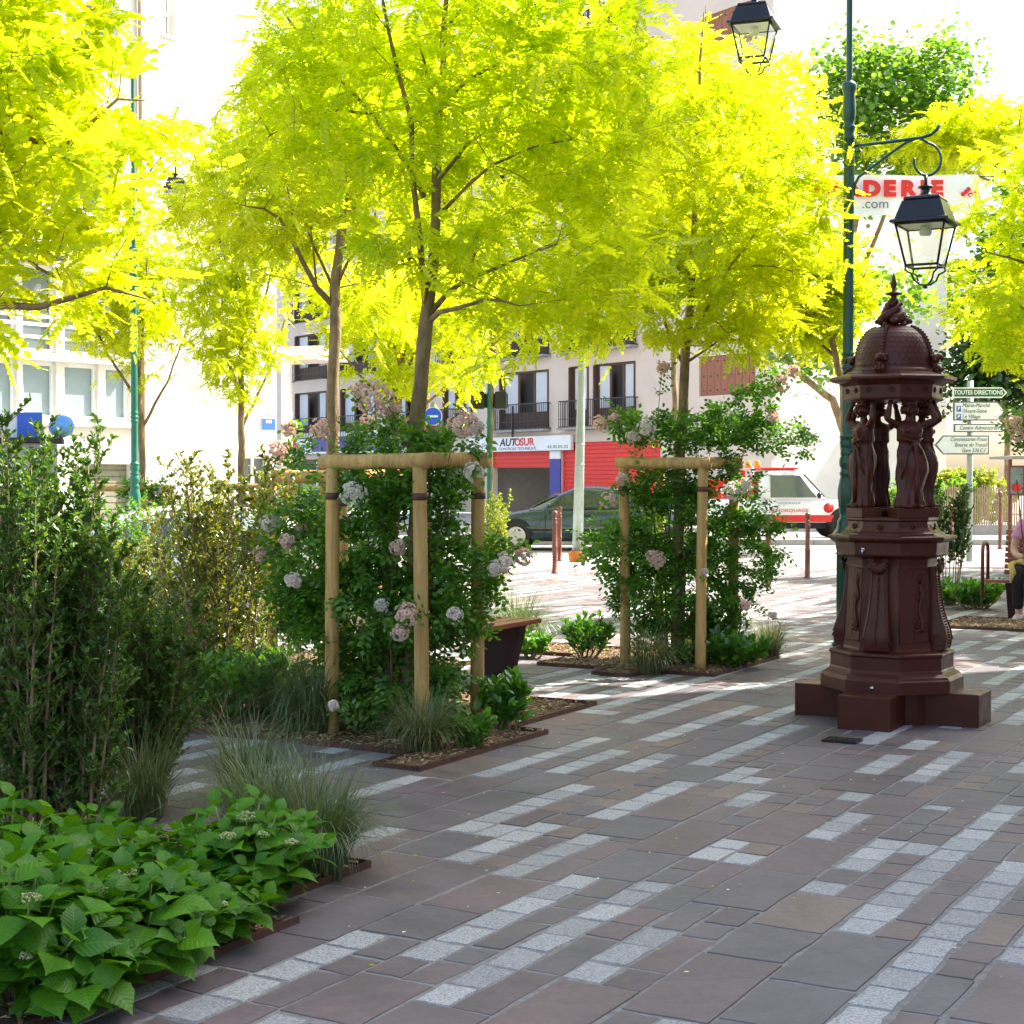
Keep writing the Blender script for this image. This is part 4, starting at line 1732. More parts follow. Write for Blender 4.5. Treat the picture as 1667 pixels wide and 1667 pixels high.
        for i in range(14):
            t = i / 13
            an = a + t * 3.6
            q = .058 * (1 - t) ** .8 + .010
            pts.append((q * math.cos(an), q * math.sin(an), 2.455 + t * .135))
            rr.append(.026 * (1 - t) + .009)
        b.tube(pts, rr, 9)
        a3 = a + 2.5
        b.tube([(.03 * math.cos(a3), .03 * math.sin(a3), 2.535), (.056 * math.cos(a3), .056 * math.sin(a3), 2.552), (.05 * math.cos(a3), .05 * math.sin(a3), 2.57)], [.010, .010, .003], 6)
    b.lathe([(.016, 2.45), (.020, 2.56), (.016, 2.60), (.018, 2.607), (.05, 2.616), (.052, 2.622), (.030, 2.628), (.012, 2.634), (.009, 2.645), (.014, 2.650), (.010, 2.655), (.018, 2.668), (.019, 2.676), (.012, 2.71), (.001, 2.752)], 16)
    b.build('finial', M_BROWN, T)
    # ground drain cover before the fountain is separate
    D = thing('drain_cover', 'small black iron drain cover in the paving before the fountain', 'drain cover', tuple(G(1371, 1209)), ROT_U)
    b = MB()
    b.box((0, 0, .0145), (.13, .20, .012))
    for i in range(6):
        b.box((0, -.08 + i * .032, .022), (.10, .012, .005))
    b.build('grate', M_BLACK, D)


fountain()


# ================================================================== STREET LAMPS
def lamp_profile():
    k = lambda y: 1.5 - (y - 775) / 208.7
    P = [(.13, 0), (.13, .03), (.115, .05), (.12, .08), (.10, .10), (.105, .16), (.118, .19), (.10, .21), (.10, .28), (.115, .30), (.095, .34), (.085, .37), (.080, .42), (.082, .55), (.080, .92), (.088, .94), (.088, .97), (.100, .985),
         (.128, 1.0), (.135, 1.03), (.120, 1.045), (.10, 1.07), (.082, 1.10), (.074, 1.13), (.078, 1.15), (.066, 1.165), (.056, 1.19),
         (.060, 1.22), (.068, 1.27), (.0735, 1.34), (.0725, 1.40), (.060, 1.47), (.052, 1.50), (.060, 1.51), (.060, 1.525), (.050, 1.54), (.050, 1.56), (.060, 1.575), (.064, 1.61), (.058, 1.645), (.048, 1.66), (.056, 1.67), (.056, 1.685), (.048, 1.70), (.056, 1.73), (.060, 1.765), (.052, 1.79), (.062, 1.80), (.062, 1.812), (.043, 1.825)]
    P += [(.043, 2.33), (.050, 2.34), (.050, 2.352), (.043, 2.36), (.043, 2.38), (.052, 2.39), (.052, 2.405), (.043, 2.415), (.043, 2.435), (.049, 2.445), (.049, 2.455), (.042, 2.47)]
    P += [(.040, 4.0), (.040, 4.10), (.047, 4.11), (.047, 4.13), (.040, 4.15), (.040, 4.18), (.052, 4.20), (.046, 4.215), (.038, 4.24), (.046, 4.26), (.052, 4.32), (.050, 4.40), (.044, 4.46), (.056, 4.50), (.060, 4.53), (.048, 4.55), (.024, 4.56), (.023, 6.9), (.028, 6.92), (.028, 6.96), (.004, 7.0)]
    return P


def flute(a, z):
    if (1.83 < z < 2.3) or (2.47 < z < 4.05) or (.43 < z < .91):
        return 1 - 0.10 * (0.5 + 0.5 * math.cos(a * 16)) 
    if 1.22 < z < 1.42:
        return 1 + 0.03 * math.cos(a * 8)
    return 1


def lamp_post_meshes():
    b = MB()
    P = []
    src = lamp_profile()
    for i, (r_, z) in enumerate(src):
        P.append((r_, z))
        if i + 1 < len(src) and src[i + 1][1] - z > .3:
            P.append((r_, z + .012))
            P.append((src[i + 1][0], src[i + 1][1] - .012))
    b.lathe(P, 64, mod=flute)
    return b


def lantern_parts(parent, c, m_frame, rz, s=1.0, world_local=True):
    """square four-sided lantern; c = top fixing point in the parent's local frame"""
    cx_, cy_, cz = c
    def Q(x, y, z):
        cc, ss = math.cos(rz), math.sin(rz)
        return (cx_ + s * (x * cc - y * ss), cy_ + s * (x * ss + y * cc), cz + s * z)
    b = MB()
    b.tube([Q(0, 0, 0.02), Q(0, 0, -.06)], .012 * s, 8)
    prof = [(.012, -.05), (.05, -.055), (.052, -.066), (.03, -.075), (.024, -.095), (.045, -.11), (.05, -.12)]
    b.lathe([(r_ * s, z * s) for r_, z in prof], 16, (cx_, cy_, cz))
    def ring(pairs):
        vs_, f = [], []
        for (h_, z) in pairs:
            vs_ += [Q(-h_, -h_, z), Q(h_, -h_, z), Q(h_, h_, z), Q(-h_, h_, z)]
        for i in range(len(pairs) - 1):
            for k in range(4):
                f.append((i * 4 + k, i * 4 + (k + 1) % 4, (i + 1) * 4 + (k + 1) % 4, (i + 1) * 4 + k)[::-1])
        f.append((0, 1, 2, 3))
        e = (len(pairs) - 1) * 4
        f.append((e + 3, e + 2, e + 1, e))
        return vs_, f
    v, f = ring([(.055, -.12), (.115, -.135), (.125, -.150), (.118, -.158), (.130, -.165), (.170, -.285), (.196, -.296), (.200, -.312), (.176, -.318)])
    b.add(v, f)
    lan = b.build('lantern', M_BLACK, parent)
    # cage
    b = MB()
    zt, zb, ht, hb = -.318, -.600, .166, .108
    cor = [(-1, -1), (1, -1), (1, 1), (-1, 1)]
    for i, (x, y) in enumerate(cor):
        x2, y2 = cor[(i + 1) % 4]
        b.tube([Q(x * ht, y * ht, zt), Q(x * hb, y * hb, zb)], .009 * s, 4, rot=.78)
        b.tube([Q(x * hb, y * hb, zb), Q(x2 * hb, y2 * hb, zb)], .011 * s, 4, rot=.78)
        b.tube([Q(x * ht, y * ht, zt - .006), Q(x2 * ht, y2 * ht, zt - .006)], .009 * s, 4, rot=.78)
        b.tube([Q(x * hb, y * hb, zb), Q(x * hb * 1.02, y * hb * 1.02, zb - .03), Q(x * .075, y * .075, zb - .055), Q(x * .06, y * .06, zb - .10), Q(x * .03, y * .03, zb - .125), Q(0, 0, zb - .13)], .007 * s, 6)
    b.ball(Q(0, 0, zb - .14), .016 * s, 10, 8)
    b.build('cage', m_frame, lan)
    b = MB()
    for i, (x, y) in enumerate(cor):
        x2, y2 = cor[(i + 1) % 4]
        h1, h2 = ht - .006, hb - .006
        b.add([Q(x * h1, y * h1, zt - .01), Q(x2 * h1, y2 * h1, zt - .01), Q(x2 * h2, y2 * h2, zb + .01), Q(x * h2, y * h2, zb + .01)], [(0, 1, 2, 3)])
    b.build('glass', M_GLASS, lan)
    b = MB()
    v, f = ring([(.15, -.3195), (.15, -.324)])
    b.add(v, f)
    b.lathe([(.035 * s, -.39 * s), (.045 * s, -.37 * s), (.03 * s, -.325 * s)], 12, (cx_, cy_, cz))
    b.build('reflector', M_REFL, lan)
    return lan


def street_lamps():
    # near lamp
    base = W(1378, 1087, 12.46)
    base.z = 0
    T = thing('street_lamp', 'tall dark green lamp post behind the fountain with black lantern on a scrolled arm', 'street lamp', tuple(base), 0, 'green lamp posts')
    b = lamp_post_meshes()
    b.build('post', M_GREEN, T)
    b = MB()
    def L(px, py, dy=0.0):
        p = W(px, py, base.y + dy)
        return p - base
    dy = -.06
    arm = [L(1390, 238, 0), L(1440, 232, dy * .5), L(1500, 224, dy), (L(1516, 219, dy)), L(1525, 211, dy), L(1530, 203, dy)]
    b.tube(arm, .013, 8)
    br = [L(1390, 318, 0), L(1392, 300, 0), L(1398, 288, 0), L(1420, 272, dy * .3), L(1455, 246, dy * .6), L(1475, 232, dy * .8), L(1495, 224, dy)]
    cxp, cyp, rp = 1508, 259, 25.5
    for i in range(19):
        a = math.radians(-82 + i * 15.2)
        rr = rp * (1 - .012 * i)
        br.append(L(cxp + rr * math.cos(a) - .0, cyp + 2 + rr * 1.12 * math.sin(a), dy))
    b.tube(br, .011, 8)
    b.tube([L(1388, 205, 0), L(1388, 320, 0)], .014, 8)
    b.build('bracket', M_GREEN, T)
    fx = L(1507, 290, dy)
    lantern_parts(T, tuple(fx), M_BLACK, R(-28), 1.13)
    # second, higher lantern on a long arm towards the road
    b = MB()
    q = W(1228, -17, 15.2) - base
    b.tube([(0, 0, 6.75), (-.1, .9, 6.95), (q.x, q.y - .4, q.z + .55), (q.x, q.y, q.z + .4), (q.x, q.y, q.z)], .018, 8)
    b.tube([(0, 0, 6.0), (-.1, 1.2, 6.6), (q.x, q.y - .4, q.z + .5)], .014, 8)
    b.build('bracket', M_GREEN, T)
    lantern_parts(T, tuple(q), M_BLACK, R(-20), 1.10)
    # far lamp
    base2 = W(220, 900, 20.3)
    base2.z = -0.15
    T2 = thing('street_lamp', 'bright green lamp post standing in sunlight behind the left shrubs', 'street lamp', tuple(base2), 0, 'green lamp posts')
    b = lamp_post_meshes()
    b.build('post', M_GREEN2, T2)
    b = MB()
    b.tube([(0, 0, 5.75), (.28, .1, 5.83), (.42, .15, 5.86)], .014, 6)
    b.tube([(.03, 0, 5.25), (.12, .05, 5.42), (.38, .15, 5.78), (.5, .17, 5.7), (.5, .17, 5.55)], .012, 6)
    b.build('bracket', M_GREEN2, T2)
    lantern_parts(T2, (.5, .17, 5.55), M_BLACK, R(15), .8)
    # traffic signal post
    base3 = W(797, 900, 27)
    base3.z = 0
    T3 = thing('traffic_signal', 'thin green signal post with black signal heads in front of the garage building', 'traffic light', tuple(base3))
    b = MB()
    k = 1.3
    b.lathe([(.09, 0), (.09, .5), (.06, .55), (.06, .9), (.075, .95), (.075, 1.0), (.05, 1.1), (.048, 2.3), (.06, 2.32), (.048, 2.36), (.06, 2.4), (.048, 2.44), (.042, 2.5), (.04, 3.55), (.05, 3.57), (.05, 3.6), (.01, 3.62)], 20)
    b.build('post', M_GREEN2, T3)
    for sx_ in (-1, 1):
        b = MB()
        zc = 1.5 + (775 - 652) / FPX * 27
        b.box((sx_ * .19, 0.02, zc), (.20, .16, .30))
        for i in range(2):
            b.lathe([(.06, 0), (.07, .0), (.075, .06), (.07, .06)], 14, (sx_ * .19, 0, 0)) if False else None
        b.build('signal_head', M_BLACK, T3, bevel=.02)
    b = MB()
    zc = 1.5 + (775 - 652) / FPX * 27
    b.box((0, .12, zc), (.62, .01, .24))
    b.build('backboard', M_BLACK, T3)
    # galvanised pole
    base4 = G(940, 915)
    T4 = thing('metal_pole', 'plain grey galvanised pole with an orange foot beside the bollards', 'pole', tuple(base4))
    b = MB()
    top = W(950, 470, base4.y) - base4
    b.tube([(0, 0, 0), (top.x * .5, 0, top.z * .5), (top.x * 1.0, 0, top.z * 1.0), (top.x * 1.6, 0, top.z * 1.7)], [.098, .075, .055, .04], 16)
    b.build('shaft', M_GALV, T4)
    b = MB()
    b.lathe([(.15, 0), (.16, .16), (.13, .18), (.12, .2)], 10)
    b.build('foot_guard', mat('orange_foot', (0.62, 0.17, 0.03), 0.6), T4)
    b = MB()
    for z in (1.7, 2.05):
        t = z / top.z
        b.lathe([(.085, -.01), (.087, 0), (.085, .012)], 16, (top.x * t, 0, z))
    b.build('clamp_band', M_SIGNB, T4)


street_lamps()


# ------------------------------------------------------------------ bollards
def bollards():
    b = MB()
    b.lathe([(.055, 0), (.055, .02), (.040, .03), (.037, .40), (.043, .41), (.043, .43), (.036, .44), (.034, .76), (.040, .77), (.040, .785), (.030, .80), (.030, .83), (.038, .84), (.034, .85), (.018, .862), (.022, .872), (.038, .89), (.044, .92), (.038, .95), (.02, .968), (.002, .973)], 20)
    spots = [(903, 934, 'brown bollard nearest the grey pole, front one of the close pair', 1), (911, 914, 'brown bollard just behind the front one of the close pair', 1), (968, 884, 'brown bollard in front of the rear of the green car', 1),
             (1250, 957, 'brown bollard among the rose leaves before the tow vehicle', 1), (1314.5, 942, 'brown bollard between the tow vehicle and the green lamp post', 1), (1548, 905, 'brown bollard behind the thin shrub beside the fountain', 1),
             (1628, 894, 'tall thin brown bollard with a pale ball behind the occupied bench', 1.22), (700, 925, 'brown bollard behind the nearest staked tree', 1)]
    first = None
    for (x, y, lab, s) in spots:
        p = G(x, y)
        if first is None:
            first = thing('bollard', lab, 'bollard', tuple(p), 0, 'brown ball-topped bollards along the road')
            b.build('post', M_BOLLARD, first)
            c = MB()
            c.ball((0, 0, .925), .045, 14, 10)
            c.build('ball', M_BOLLARD, first)
        else:
            o = dup(first, tuple(p), 0, lab)
            o.scale = (1, 1, s)


bollards()


# ================================================================== TREES & PLANTS
def frames(d, up):
    d = d / np.linalg.norm(d, axis=1, keepdims=True)
    y = np.cross(up, d)
    ln = np.linalg.norm(y, axis=1, keepdims=True)
    y = np.where(ln > 1e-6, y / np.maximum(ln, 1e-6), np.array([0, 1, 0]))
    z = np.cross(d, y)
    return np.stack([d, y, z], axis=2)


LEAF4 = (np.array([(0, 0, 0), (.42, .27, .04), (1, 0, -.06), (.42, -.27, .04)]), np.array([(0, 1, 2, 3)]))
LEAF6 = (np.array([(0, 0, 0), (.22, .2, .03), (.62, .25, .03), (1, 0, -.05), (.62, -.25, .03), (.22, -.2, .03)]), np.array([(0, 1, 2, 3, 4, 5)]))


def pinnate(pairs, leaf, llen=.27, droop=.25, width=1.0):
    tv, tf = leaf
    V_, F_ = [], []
    k = 0
    def put(x, ang, l, side):
        nonlocal k
        c, s = math.cos(ang), math.sin(ang)
        z0 = -droop * x * x
        tilt = -.25
        for v in tv:
            a, bb, cc = v[0] * l, v[1] * l * width, v[2] * l
            zz = cc + a * tilt * abs(s)
            V_.append((x + a * c - bb * s, (a * s + bb * c), z0 + zz))
        for f in tf:
            F_.append([q + k for q in f])
        k += len(tv)
    for i in range(pairs):
        x = .12 + .80 * i / pairs
        l = llen * (1 - .25 * abs(i / pairs - .5))
        put(x, R(68), l, 1)
        put(x + .02, R(-68), l, -1)
    put(.93, 0, llen * .95, 0)
    return np.array(V_), np.array(F_)


PIN_FAR = pinnate(5, LEAF4, .27, .22, 1.5)
PIN_MID = pinnate(6, LEAF6, .235, .22, 1.2)
PIN_NEAR = pinnate(6, LEAF6, .25, .22, 1.3)
PIN_ROSE = pinnate(2, LEAF6, .46, .15, 1.25)


def grow(skel, rads, blobs, nspray, r, min_r=.0018, twig_r=.006, wiggle=.06, zpen=.9):
    """attach nspray branch ends in the blobs to the skeleton; returns branch paths"""
    P = np.array([tuple(p) for p in skel])
    Rr = np.array(rads, dtype=float)
    wts = [b_[1][0] * b_[1][1] * b_[1][2] for b_ in blobs]
    tot = sum(wts)
    att = []
    for (c, rad), w in zip(blobs, wts):
        n = max(1, int(nspray * w / tot))
        for _ in range(n):
            while True:
                q = [r.uniform(-1, 1) for _ in range(3)]
                d = math.sqrt(sum(x * x for x in q))
                if d < 1 and r.random() < .25 + .75 * d:
                    break
            att.append(Vector((c[0] + q[0] * rad[0], c[1] + q[1] * rad[1], c[2] + q[2] * rad[2])))
    root = Vector(tuple(skel[0]))
    mid = Vector(tuple(P.mean(axis=0)))
    att.sort(key=lambda a: (a - mid).length)
    out = []
    for a in att:
        A = np.array(tuple(a))
        d = np.linalg.norm(P - A, axis=1)
        cost = d + zpen * np.maximum(0, P[:, 2] - A[2] + .25 * d)
        i = int(np.argmin(cost))
        q = Vector(tuple(P[i]))
        L = (a - q).length
        if L < .03:
            continue
        midp = q.lerp(a, .5) + Vector((r.uniform(-1, 1), r.uniform(-1, 1), r.uniform(.0, 1.2))) * wiggle * L * 1.6
        pts = []
        n = 5
        for j in range(n + 1):
            t = j / n
            pts.append(q * (1 - t) ** 2 + midp * 2 * t * (1 - t) + a * t * t)
        r0 = min(Rr[i] * .75, twig_r * (.5 + L))
        rr = [max(min_r, r0 * (1 - t / n) + min_r * (t / n)) for t in range(n + 1)]
        out.append((pts, rr))
        P = np.vstack([P] + [np.array([tuple(pts[j])]) for j in (2, 3, 4, 5)])
        Rr = np.concatenate([Rr, [rr[2], rr[3], rr[4], rr[5]]])
    return out


def leaves_on(branches, per, r, scale, spread=.10, droop=.35, upvar=.45, tail=.35, out_from=None):
    pos, dirs, ups, sc = [], [], [], []
    for pts, rr in branches:
        n = len(pts) - 1
        for _ in range(per):
            t = tail + (1 - tail) * r.random() ** .8
            i = min(n - 1, int(t * n))
            p = pts[i].lerp(pts[i + 1], t * n - i)
            bd = (pts[i + 1] - pts[i]).normalized()
            d = Vector((r.gauss(0, 1), r.gauss(0, 1), r.gauss(0, .5)))
            d = d.normalized() + bd * .7
            d.z -= droop
            d.normalize()
            off = Vector((r.gauss(0, 1), r.gauss(0, 1), r.gauss(0, .7))) * spread * r.random()
            pos.append(tuple(p + off))
            dirs.append(tuple(d))
            ups.append((r.gauss(0, upvar), r.gauss(0, upvar), 1))
            sc.append(scale * r.uniform(.7, 1.2))
    pos, dirs, ups, sc = map(np.array, (pos, dirs, ups, sc))
    Fm = frames(dirs, ups) * sc[:, None, None]
    return pos, Fm


def resample(path, rad, step=.12):
    P, Q = [], []
    for i in range(len(path) - 1):
        n = max(1, int((path[i + 1] - path[i]).length / step))
        for j in range(n):
            t = j / n
            P.append(path[i].lerp(path[i + 1], t))
            Q.append(rad[i] + (rad[i + 1] - rad[i]) * t)
    P.append(path[-1])
    Q.append(rad[-1])
    return P, Q


def make_tree(label, trunk, limbs, blobs, nspray, per, leaf=PIN_MID, lscale=.2, lm=None, seed=1, name='golden_tree', cat='tree', group=None, spread=.1, bark=None, twig=.006, droop=.35):
    """trunk: [(Vector, r)], limbs: list of [(Vector, r)]"""
    r = random.Random(seed)
    base = trunk[0][0].copy()
    T = thing(name, label, cat, tuple(base), 0, group)
    lm = lm or M_GOLD
    b = MB()
    tp, tr = resample([p for p, _ in trunk], [q for _, q in trunk], .10)
    tp = [p + Vector((math.sin(i * .9 + seed) * .006, math.cos(i * .7 + seed) * .006, 0)) if 0 < i else p for i, p in enumerate(tp)]
    tr = [q * (1 + .05 * math.sin(i * 1.7 + seed)) for i, q in enumerate(tr)]
    b.tube(tp, tr, 14)
    b.build('trunk', bark or M_BARK, T, world=True)
    skel = [p for p in tp if p.z > base.z + (trunk[-1][0].z - base.z) * .45]
    rads = [q for p, q in zip(tp, tr) if p.z > base.z + (trunk[-1][0].z - base.z) * .45]
    bl = MB()
    for lb in limbs:
        lp, lr = resample([p for p, _ in lb], [q for _, q in lb], .14)
        lp = [p + Vector((r.uniform(-1, 1), r.uniform(-1, 1), r.uniform(-1, 1))) * .010 if i else p for i, p in enumerate(lp)]
        bl.tube(lp, lr, 8)
        skel += lp[1:]
        rads += lr[1:]
    br = grow(skel, rads, blobs, nspray, r, twig_r=twig)
    for pts, rr in br:
        bl.tube(pts, rr, 5, cap=False)
    bl.build('branches', M_BARK if not bark else bark, T, world=True)
    pos, Fm = leaves_on(br, per, r, lscale, spread, droop)
    b = MB()
    b.scatter(leaf[0], leaf[1], pos, Fm)
    b.build('crown', lm, T, world=True)
    return T


def pp(seq, Y, dy=0.0, r0=.03, r1=.006):
    """pixel path to limb [(Vector, r)], depth drifting by dy"""
    n = len(seq)
    out = []
    for i, (x, y) in enumerate(seq):
        t = i / (n - 1)
        out.append((W(x, y, Y + dy * t), r0 + (r1 - r0) * t))
    return out


def BB(px, py, Y, rx, ry, rz):
    c = W(px, py, Y)
    return (tuple(c), (rx, ry, rz))


def trees():
    # the nearest staked tree
    Y = 9.3
    base = Vector((-.6, 9.3, 0))
    tr = [(base, .055)] + [(W(x, y, Y), q) for (x, y, q) in ((676, 1000, .050), (678, 800, .047), (680, 680, .045), (686, 590, .043), (694, 530, .042), (698, 500, .040), (704, 440, .031), (708, 360, .029), (712, 280, .027), (714, 190, .022), (722, 90, .018), (730, -40, .012), (736, -160, .006))]
    limbs = [pp([(694, 505), (690, 450), (682, 380), (676, 300), (668, 200), (650, 120), (632, 50), (620, -30), (610, -110)], Y, -.4, .022, .006),
             pp([(697, 525), (715, 510), (735, 503), (790, 490), (815, 488), (848, 497)], Y, -.5, .018, .005),
             pp([(700, 510), (730, 475), (760, 456), (800, 440), (860, 416), (905, 400)], Y, -.3, .018, .005),
             pp([(762, 455), (766, 425), (775, 400), (778, 370)], Y, -.3, .010, .004),
             pp([(690, 320), (660, 265), (605, 185), (560, 130), (505, 80), (460, 15), (440, -40)], Y, .3, .017, .005),
             pp([(605, 185), (540, 182), (490, 193), (440, 220), (415, 245)], Y, .2, .010, .003),
             pp([(716, 290), (760, 240), (785, 215), (830, 185)], Y, .4, .014, .004),
             pp([(720, 345), (760, 300), (800, 270), (870, 240), (935, 228)], Y, -.2, .012, .004),
             pp([(716, 170), (760, 130), (800, 108), (870, 80), (930, 50), (960, 10)], Y, .3, .013, .004),
             pp([(714, 200), (700, 150), (690, 100), (680, 60)], Y, -.3, .012, .004),
             pp([(714, 60), (760, 0), (820, -60)], Y, -.4, .010, .004)]
    blobs = [BB(740, 70, Y, 1.15, .95, .75), BB(560, 160, Y + .1, .62, .7, .48), BB(440, 90, Y + .1, .22, .4, .3), BB(445, 250, Y + .3, .30, .4, .25), BB(930, 150, Y, .62, .7, .62), BB(890, 420, Y - .25, .78, .6, .40), BB(700, 330, Y - .2, .55, .6, .38), BB(1000, 430, Y - .1, .42, .5, .42), BB(950, 300, Y + .1, .4, .5, .35), BB(620, 410, Y - .3, .22, .35, .22), BB(900, 515, Y + .1, .45, .5, .2), BB(760, 560, Y + .5, .16, .3, .16), BB(740, -150, Y, .9, .8, .4)]
    make_tree('golden-leaved tree nearest the camera, its pale trunk rising from the round-pole frame', tr, limbs, blobs, 480, 10, PIN_MID, .17, M_GOLD2, 3, group='golden-leaved trees', spread=.13)
    # second staked tree (middle)
    Y = 12.66
    base = Vector((1.33, Y, 0))
    tr = [(base, .05)] + [(W(x, y, Y), q) for (x, y, q) in ((1103, 900, .045), (1108, 740, .043), (1112, 640, .04), (1118, 570, .034), (1125, 480, .028), (1130, 380, .024), (1132, 250, .018), (1140, 120, .012), (1145, 20, .006))]
    limbs = [pp([(1116, 600), (1095, 560), (1075, 500), (1050, 440)], Y, .3, .016, .005), pp([(1120, 560), (1150, 500), (1190, 430), (1230, 380)], Y, -.3, .018, .005),
             pp([(1124, 480), (1160, 400), (1200, 300), (1215, 220), (1240, 160)], Y, .2, .014, .004), pp([(1118, 590), (1160, 560), (1210, 530)], Y, -.3, .013, .004),
             pp([(1128, 420), (1160, 330), (1180, 250)], Y, .3, .012, .004), pp([(1180, 440), (1230, 430), (1290, 440)], Y, -.4, .010, .004)]
    blobs = [BB(1190, 300, Y, .85, .8, .85), BB(1130, 460, Y - .1, .65, .6, .45), BB(1260, 450, Y - .1, .6, .6, .4), BB(1110, 130, Y + .2, .42, .5, .45), BB(1320, 320, Y - .1, .26, .3, .24), BB(1170, 540, Y - .2, .45, .4, .22), BB(1000, 520, Y, .35, .4, .25), BB(1040, 420, Y, .4, .4, .4)]
    make_tree('golden-leaved tree in the middle of the square, between the lamp post and the bench', tr, limbs, blobs, 390, 10, PIN_MID, .17, M_GOLD, 4, group='golden-leaved trees', spread=.14)
    # third: trunk at 545
    Y = 12.2
    base = Vector((-1.37, Y, zg(-1.37, Y)))
    tr = [(base, .055)] + [(W(x, y, Y), q) for (x, y, q) in ((541, 900, .05), (541, 700, .047), (543, 600, .044), (545, 540, .044), (546, 470, .040), (553, 400, .035), (559, 300, .030), (563, 200, .024), (566, 100, .014))]
    limbs = [pp([(545, 500), (515, 470), (492, 430), (474, 385), (455, 355), (430, 340), (400, 335)], Y, -.3, .026, .006), pp([(545, 475), (525, 430), (510, 395), (500, 370)], Y, .3, .014, .005),
             pp([(477, 385), (474, 340), (462, 290)], Y, 0, .013, .004), pp([(550, 460), (565, 425), (590, 400), (600, 385)], Y, -.2, .014, .004), pp([(556, 350), (575, 290), (590, 230)], Y, .3, .012, .004),
             pp([(515, 465), (512, 420), (508, 370)], Y, -.2, .010, .004), pp([(560, 250), (530, 215), (500, 205)], Y, .2, .012, .004)]
    blobs = [BB(470, 300, Y, .6, .7, .45), BB(430, 400, Y + .3, .35, .4, .28), BB(560, 130, Y + .3, .8, .8, .5), BB(600, 300, Y + .4, .5, .5, .4), BB(380, 230, Y + .1, .28, .4, .25), BB(620, 500, Y + .8, .35, .4, .3), BB(320, 330, Y, .28, .3, .25)]
    make_tree('golden-leaved tree with a forking brown trunk just left behind the nearest one', tr, limbs, blobs, 320, 10, PIN_MID, .17, M_GOLD, 5, group='golden-leaved trees', spread=.14)
    # top left near
    Y = 6.2
    base = Vector((-3.5, 6.6, 0))
    tr = [(base, .06), (Vector((-3.45, 6.55, 1.2)), .055), (Vector((-3.4, 6.5, 2.2)), .05), (Vector((-3.35, 6.5, 3.0)), .04), (Vector((-3.2, 6.4, 3.9)), .02), (Vector((-3.1, 6.3, 4.7)), .008)]
    S = Vector((-3.4, 6.5, 2.2))
    def to(seq, Ya, dy, r0=.02, r1=.004):
        return [(S, .025)] + pp(seq, Ya, dy, r0, r1)
    limbs = [to([(-200, 430), (-60, 340), (0, 372), (60, 440), (95, 455)], 6.3, -.3, .018, .004), to([(-250, 300), (-60, 130), (0, 165), (60, 200), (160, 250)], 6.3, -.1, .018, .004),
             to([(-300, 100), (-100, -20), (60, -40), (150, 20)], 6.3, .2, .018, .004), to([(-200, 260), (0, 210), (100, 240), (190, 165), (235, 160)], 6.1, .1, .018, .003), to([(-150, 480), (60, 500), (175, 470), (235, 485)], 6.0, -.1, .018, .003)]
    blobs = [BB(60, 110, 6.2, .42, .6, .28), BB(120, 250, 6.1, .38, .5, .2), BB(-60, 250, 6.3, .5, .7, .6), BB(120, 440, 6.0, .34, .35, .17), BB(235, 210, 6.0, .16, .25, .12), BB(225, 480, 6.0, .15, .25, .10), BB(60, 350, 6.2, .25, .35, .14), BB(0, 560, 6.6, .10, .2, .14), BB(30, -80, 6.3, .5, .7, .3)]
    make_tree('golden-leaved tree leaning in from the left edge with large near sprays of leaflets', tr, limbs, blobs, 210, 8, PIN_NEAR, .17, M_GOLD, 6, group='golden-leaved trees', spread=.08, twig=.005)
    # small near branch tuft lit at the left edge and smaller background trees
    def small(px, Y, top, bot, w, n, per, seed, label, trunkr=.06, lean=0, m=M_GOLD, leaf=PIN_FAR, sc=.2, zb=None, px0=None):
        b0 = W(px if px0 is None else px0, 900, Y)
        b0.z = zg(b0.x, b0.y) if zb is None else zb
        t0 = W(px + lean * .1, bot + 60, Y)
        t1 = W(px + lean, (top + bot) / 2, Y)
        t2 = W(px + lean, top + 30, Y)
        tr = [(b0, trunkr), (b0.lerp(t0, .5), trunkr * .9), (t0, trunkr * .8), (t1, trunkr * .5), (t2, trunkr * .12)]
        r = random.Random(seed * 7)
        cz = W(px + lean, (top + bot) / 2, Y)
        hh = (bot - top) / 2 / FPX * Y
        ww = w / 2 / FPX * Y
        limbs = []
        for k in range(5):
            a = k * 2.4 + r.random()
            st = t0.lerp(t1, .15 + .15 * k)
            en = cz + Vector((math.cos(a) * ww * .75, math.sin(a) * ww * .75, hh * (-.2 + .22 * k)))
            mid = st.lerp(en, .5) + Vector((0, 0, -hh * .08))
            limbs.append([(st, trunkr * .42), (mid, trunkr * .28), (en, trunkr * .1)])
        blobs = []
        for k in range(6):
            a = r.uniform(0, 6.28)
            d = r.uniform(.2, .55)
            blobs.append(((cz.x + math.cos(a) * ww * d, cz.y + math.sin(a) * ww * d, cz.z + hh * r.uniform(-.6, .6)), (ww * .55, ww * .55, hh * .42)))
        blobs.append((tuple(cz), (ww * .7, ww * .7, hh * .8)))
        return make_tree(label, tr, limbs, blobs, n, per, leaf, sc, m, seed, group='golden-leaved trees', spread=.2, twig=.007)
    small(393, 25, 120, 690, 260, 460, 9, 21, 'slim golden-leaved tree before the white wall beside the street name plate', .07)
    small(233, 27, 250, 680, 250, 330, 9, 22, 'golden-leaved tree whose trunk shows just right of the bright green lamp post', .07, -15)
    small(640, 24, 400, 665, 380, 420, 9, 23, 'golden-leaved tree whose bright crown fills the gap between the two front trunks', .07, 20)
    small(-70, 15, -60, 340, 300, 300, 9, 25, 'golden-leaved tree behind the sprays at the top left corner', .06, 110)
    small(1379, 17, 360, 570, 230, 220, 9, 26, 'golden-leaved tree directly behind the dark green lamp post', .05, -50)
